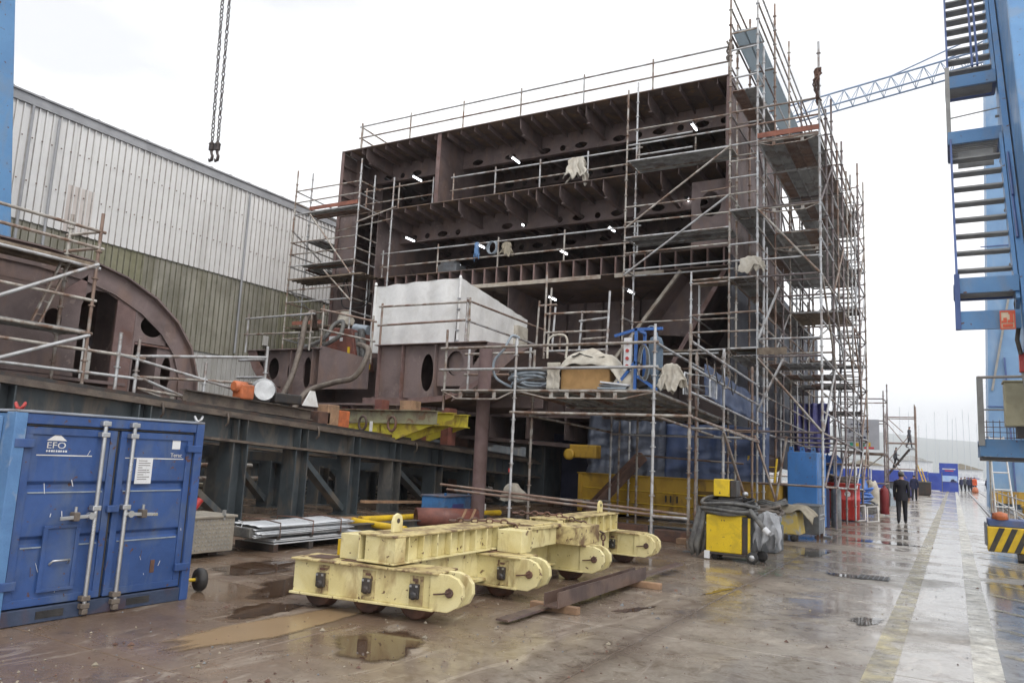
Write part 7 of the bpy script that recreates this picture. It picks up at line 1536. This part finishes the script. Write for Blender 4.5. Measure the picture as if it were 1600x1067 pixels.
# ================================================================== people
def person(name, lab, loc, yaw, H, top_m, leg_m, skin=SKIN, stride=.25, arm=.12, lean=0, cap=None, arms_front=False, climb=0, group=None, hair=HAIR, fingers=True):
    k = H/1.78; V = []; Ed = []; Rr = []
    def v(x, y, z, r, par=None):
        y2 = y+lean*max(0, z-.95); V.append((x*k, y2*k, z*k)); Rr.append(r*k); i = len(V)-1
        if par is not None: Ed.append((par, i))
        return i
    pel = v(0, 0, .96, .15); wa = v(0, 0, 1.10, .15, pel); ch = v(0, 0, 1.30, .18, wa); sh = v(0, 0, 1.44, .12, ch); nk = v(0, .01, 1.535, .055, sh); h1 = v(0, .02, 1.60, .075, nk); h2 = v(0, .02, 1.68, .092, h1); h3 = v(0, .015, 1.745, .07, h2)
    v(0, .115, 1.645, .018, h2)
    for s in (-1, 1): v(s*.095, .01, 1.655, .016, h2)
    for s in (-1, 1):
        s1 = v(s*.175, 0, 1.425, .078, sh); st_ = s*stride
        if arms_front: e = v(s*.235, .05, 1.17, .05, s1); w_ = v(s*.15, .27, 1.08, .036, e); hn = v(s*.11, .34, 1.07, .036, w_); dirv = (-s*.5, .8, 0)
        else: e = v(s*.225, -st_*arm*2, 1.16, .062, s1); w_ = v(s*.225, -st_*arm*3+.06, .93, .048, e); hn = v(s*.22, -st_*arm*3+.09, .85, .036, w_); dirv = (0, .15, -1)
        if fingers:
            for q in range(4):
                o_ = (q-1.5)*.019; x0, y0_, z0_ = V[hn]; b = Vector(dirv).normalized(); c = Vector((0, 1, 0)) if not arms_front else Vector((0, 0, 1))
                L_ = (.06, .075, .072, .055)[q]; p = Vector((x0/k, y0_/k, z0_/k))+c*o_; p1 = p+b*(L_*.55+.03); p2 = p1+b*L_*.45+Vector((-s*.015, 0, 0))
                a_ = v(p1.x, p1.y-lean*max(0, p1.z-.95), p1.z, .010, hn); v(p2.x, p2.y-lean*max(0, p2.z-.95), p2.z, .0085, a_)
            p = Vector(V[hn])/k+Vector((-s*.025, .035, -.02)); a_ = v(p.x, p.y-lean*max(0, p.z-.95), p.z, .012, hn); v(p.x-s*.005, p.y+.02-lean*max(0, p.z-.95), p.z-.035, .010, a_)
        hp2 = v(s*.095, 0, .90, .115, pel); lift = climb if s > 0 else 0
        kn = v(s*.10, st_*.45+.03+lift*.9, .50+lift*.55, .082, hp2); an = v(s*.105, st_+(-.06 if st_ < 0 else 0)+lift*.5, .10+(.05 if st_ < 0 else 0)+lift*.9, .064, kn)
        he = v(s*.105, st_-.03+(-.06 if st_ < 0 else 0)+lift*.5, .05+(.04 if st_ < 0 else 0)+lift*.9, .045, an); v(s*.12, st_+.15+lift*.5, .04+lift*.9, .04, he)
    me = bpy.data.meshes.new('body'); me.from_pydata(V, Ed, []); o = bpy.data.objects.new('b', me); C.objects.link(o)
    md = o.modifiers.new('s', 'SKIN'); o.modifiers.new('u', 'SUBSURF').levels = 1
    for i, sv in enumerate(me.skin_vertices[0].data): sv.radius = (Rr[i], Rr[i]*(.78 if i in (0, 1, 2, 3) else 1)); sv.use_root = (i == 0)
    dg_ = bpy.context.evaluated_depsgraph_get(); dg_.update(); bm_ = bpy.data.meshes.new_from_object(o.evaluated_get(dg_)); bpy.data.objects.remove(o)
    bm_.materials.clear()
    for m_ in (top_m, leg_m, skin, RUB, hair): bm_.materials.append(m_)
    hands = [Vector(p) for p in V if 0]
    for pl in bm_.polygons:
        pl.use_smooth = True; c = Vector(pl.center)/k; yy = c.y-lean*max(0, c.z-.95)
        if c.z > 1.545: mi = 4 if (c.z > 1.63 and yy < .06) or c.z > 1.72 else 2
        elif c.z > 1.515: mi = 2
        elif arms_front and yy > .27 and c.z > .95: mi = 2
        elif (not arms_front) and abs(c.x) > .19 and c.z < .89 and c.z > .6: mi = 2
        elif c.z > .93: mi = 0
        elif c.z > .10 or climb and c.z > .1: mi = 1
        else: mi = 3
        pl.material_index = mi
    T = thing(name, lab, 'person', loc, group); T.rotation_euler = (0, 0, yaw)
    b = link('body', bm_, T)
    mb = MB()     # jacket hem as a soft skirt over the hips
    prof = [(.185, .80), (.19, .92), (.175, 1.08)]; n = 18; vs = []
    for r_, h in prof: vs += [(r_*1.12*cos(2*pi*i/n)*k, (r_*.86*sin(2*pi*i/n)+lean*max(0, h-.95))*k, h*k) for i in range(n)]
    mb.add(vs, [(j*n+i, j*n+(i+1) % n, (j+1)*n+(i+1) % n, (j+1)*n+i) for j in range(2) for i in range(n)], True)
    link('jacket_hem', mb.mesh('jacket_hem', top_m), T)
    if cap:
        mb = MB(); mb.lathe([(.098*k, 0), (.104*k, .03*k), (.095*k, .075*k), (.05*k, .105*k), (.001, .112*k)], (0, (.015+lean*.75)*k, 1.70*k), (0, 0, 1), 16)
        mb.prism([(-.07*k, .09*k), (.07*k, .09*k), (.045*k, .165*k), (-.045*k, .165*k)], (0, lean*.75*k, 1.695*k), (1, 0, 0), (0, 1, 0), (0, 0, 1), .01*k); link('cap', mb.mesh('cap', cap), T)
    return T
man = person('person', 'person in a dark suit and cap walking away along the wet road', (-1.62, 30.9, 0), .05, 1.80, CLOTHN, CLOTHN, stride=.20, cap=HOSE)
person('person', 'person in a dark navy jacket walking ahead of the capped walker', (-2.3, 58.5, 0), 0, 1.72, CLOTHB, CLOTHN, stride=.15)
person('person', 'worker in grey climbing the lower part of the far scaffold stairs', (-4.05, 69.7, 2.15), -pi/2, 1.72, CLOTHG, CLOTHN, climb=.25, stride=.1, lean=.1, arms_front=True, fingers=False)
person('person', 'worker in grey standing at the top of the far scaffold stairs', (-3.0, 69.7, 3.78), -pi/2+.3, 1.76, CLOTHG, CLOTHG, stride=.15, fingers=False)
for k, (x, y, m_, lab) in enumerate(((.75, 104, CLOTHB, 'person in dark clothes next to the far banner'), (1.15, 106, CLOTHG, 'person in grey among the group beyond the banner'), (1.5, 105, CLOTHB, 'person in navy blue left of the orange jacket'), (2.05, 103, CLOTHO, 'person in an orange jacket in the far group'), (1.8, 107.5, CLOTHN, 'person in black behind the orange jacket'), (3.3, 104, CLOTHB, 'person in blue far right of the orange jacket'))):
    person('person', lab, (x, y, 0), rnd.uniform(-1, 1), rnd.uniform(1.68, 1.8), m_, CLOTHN if k != 3 else CLOTHB, stride=.1, fingers=False)
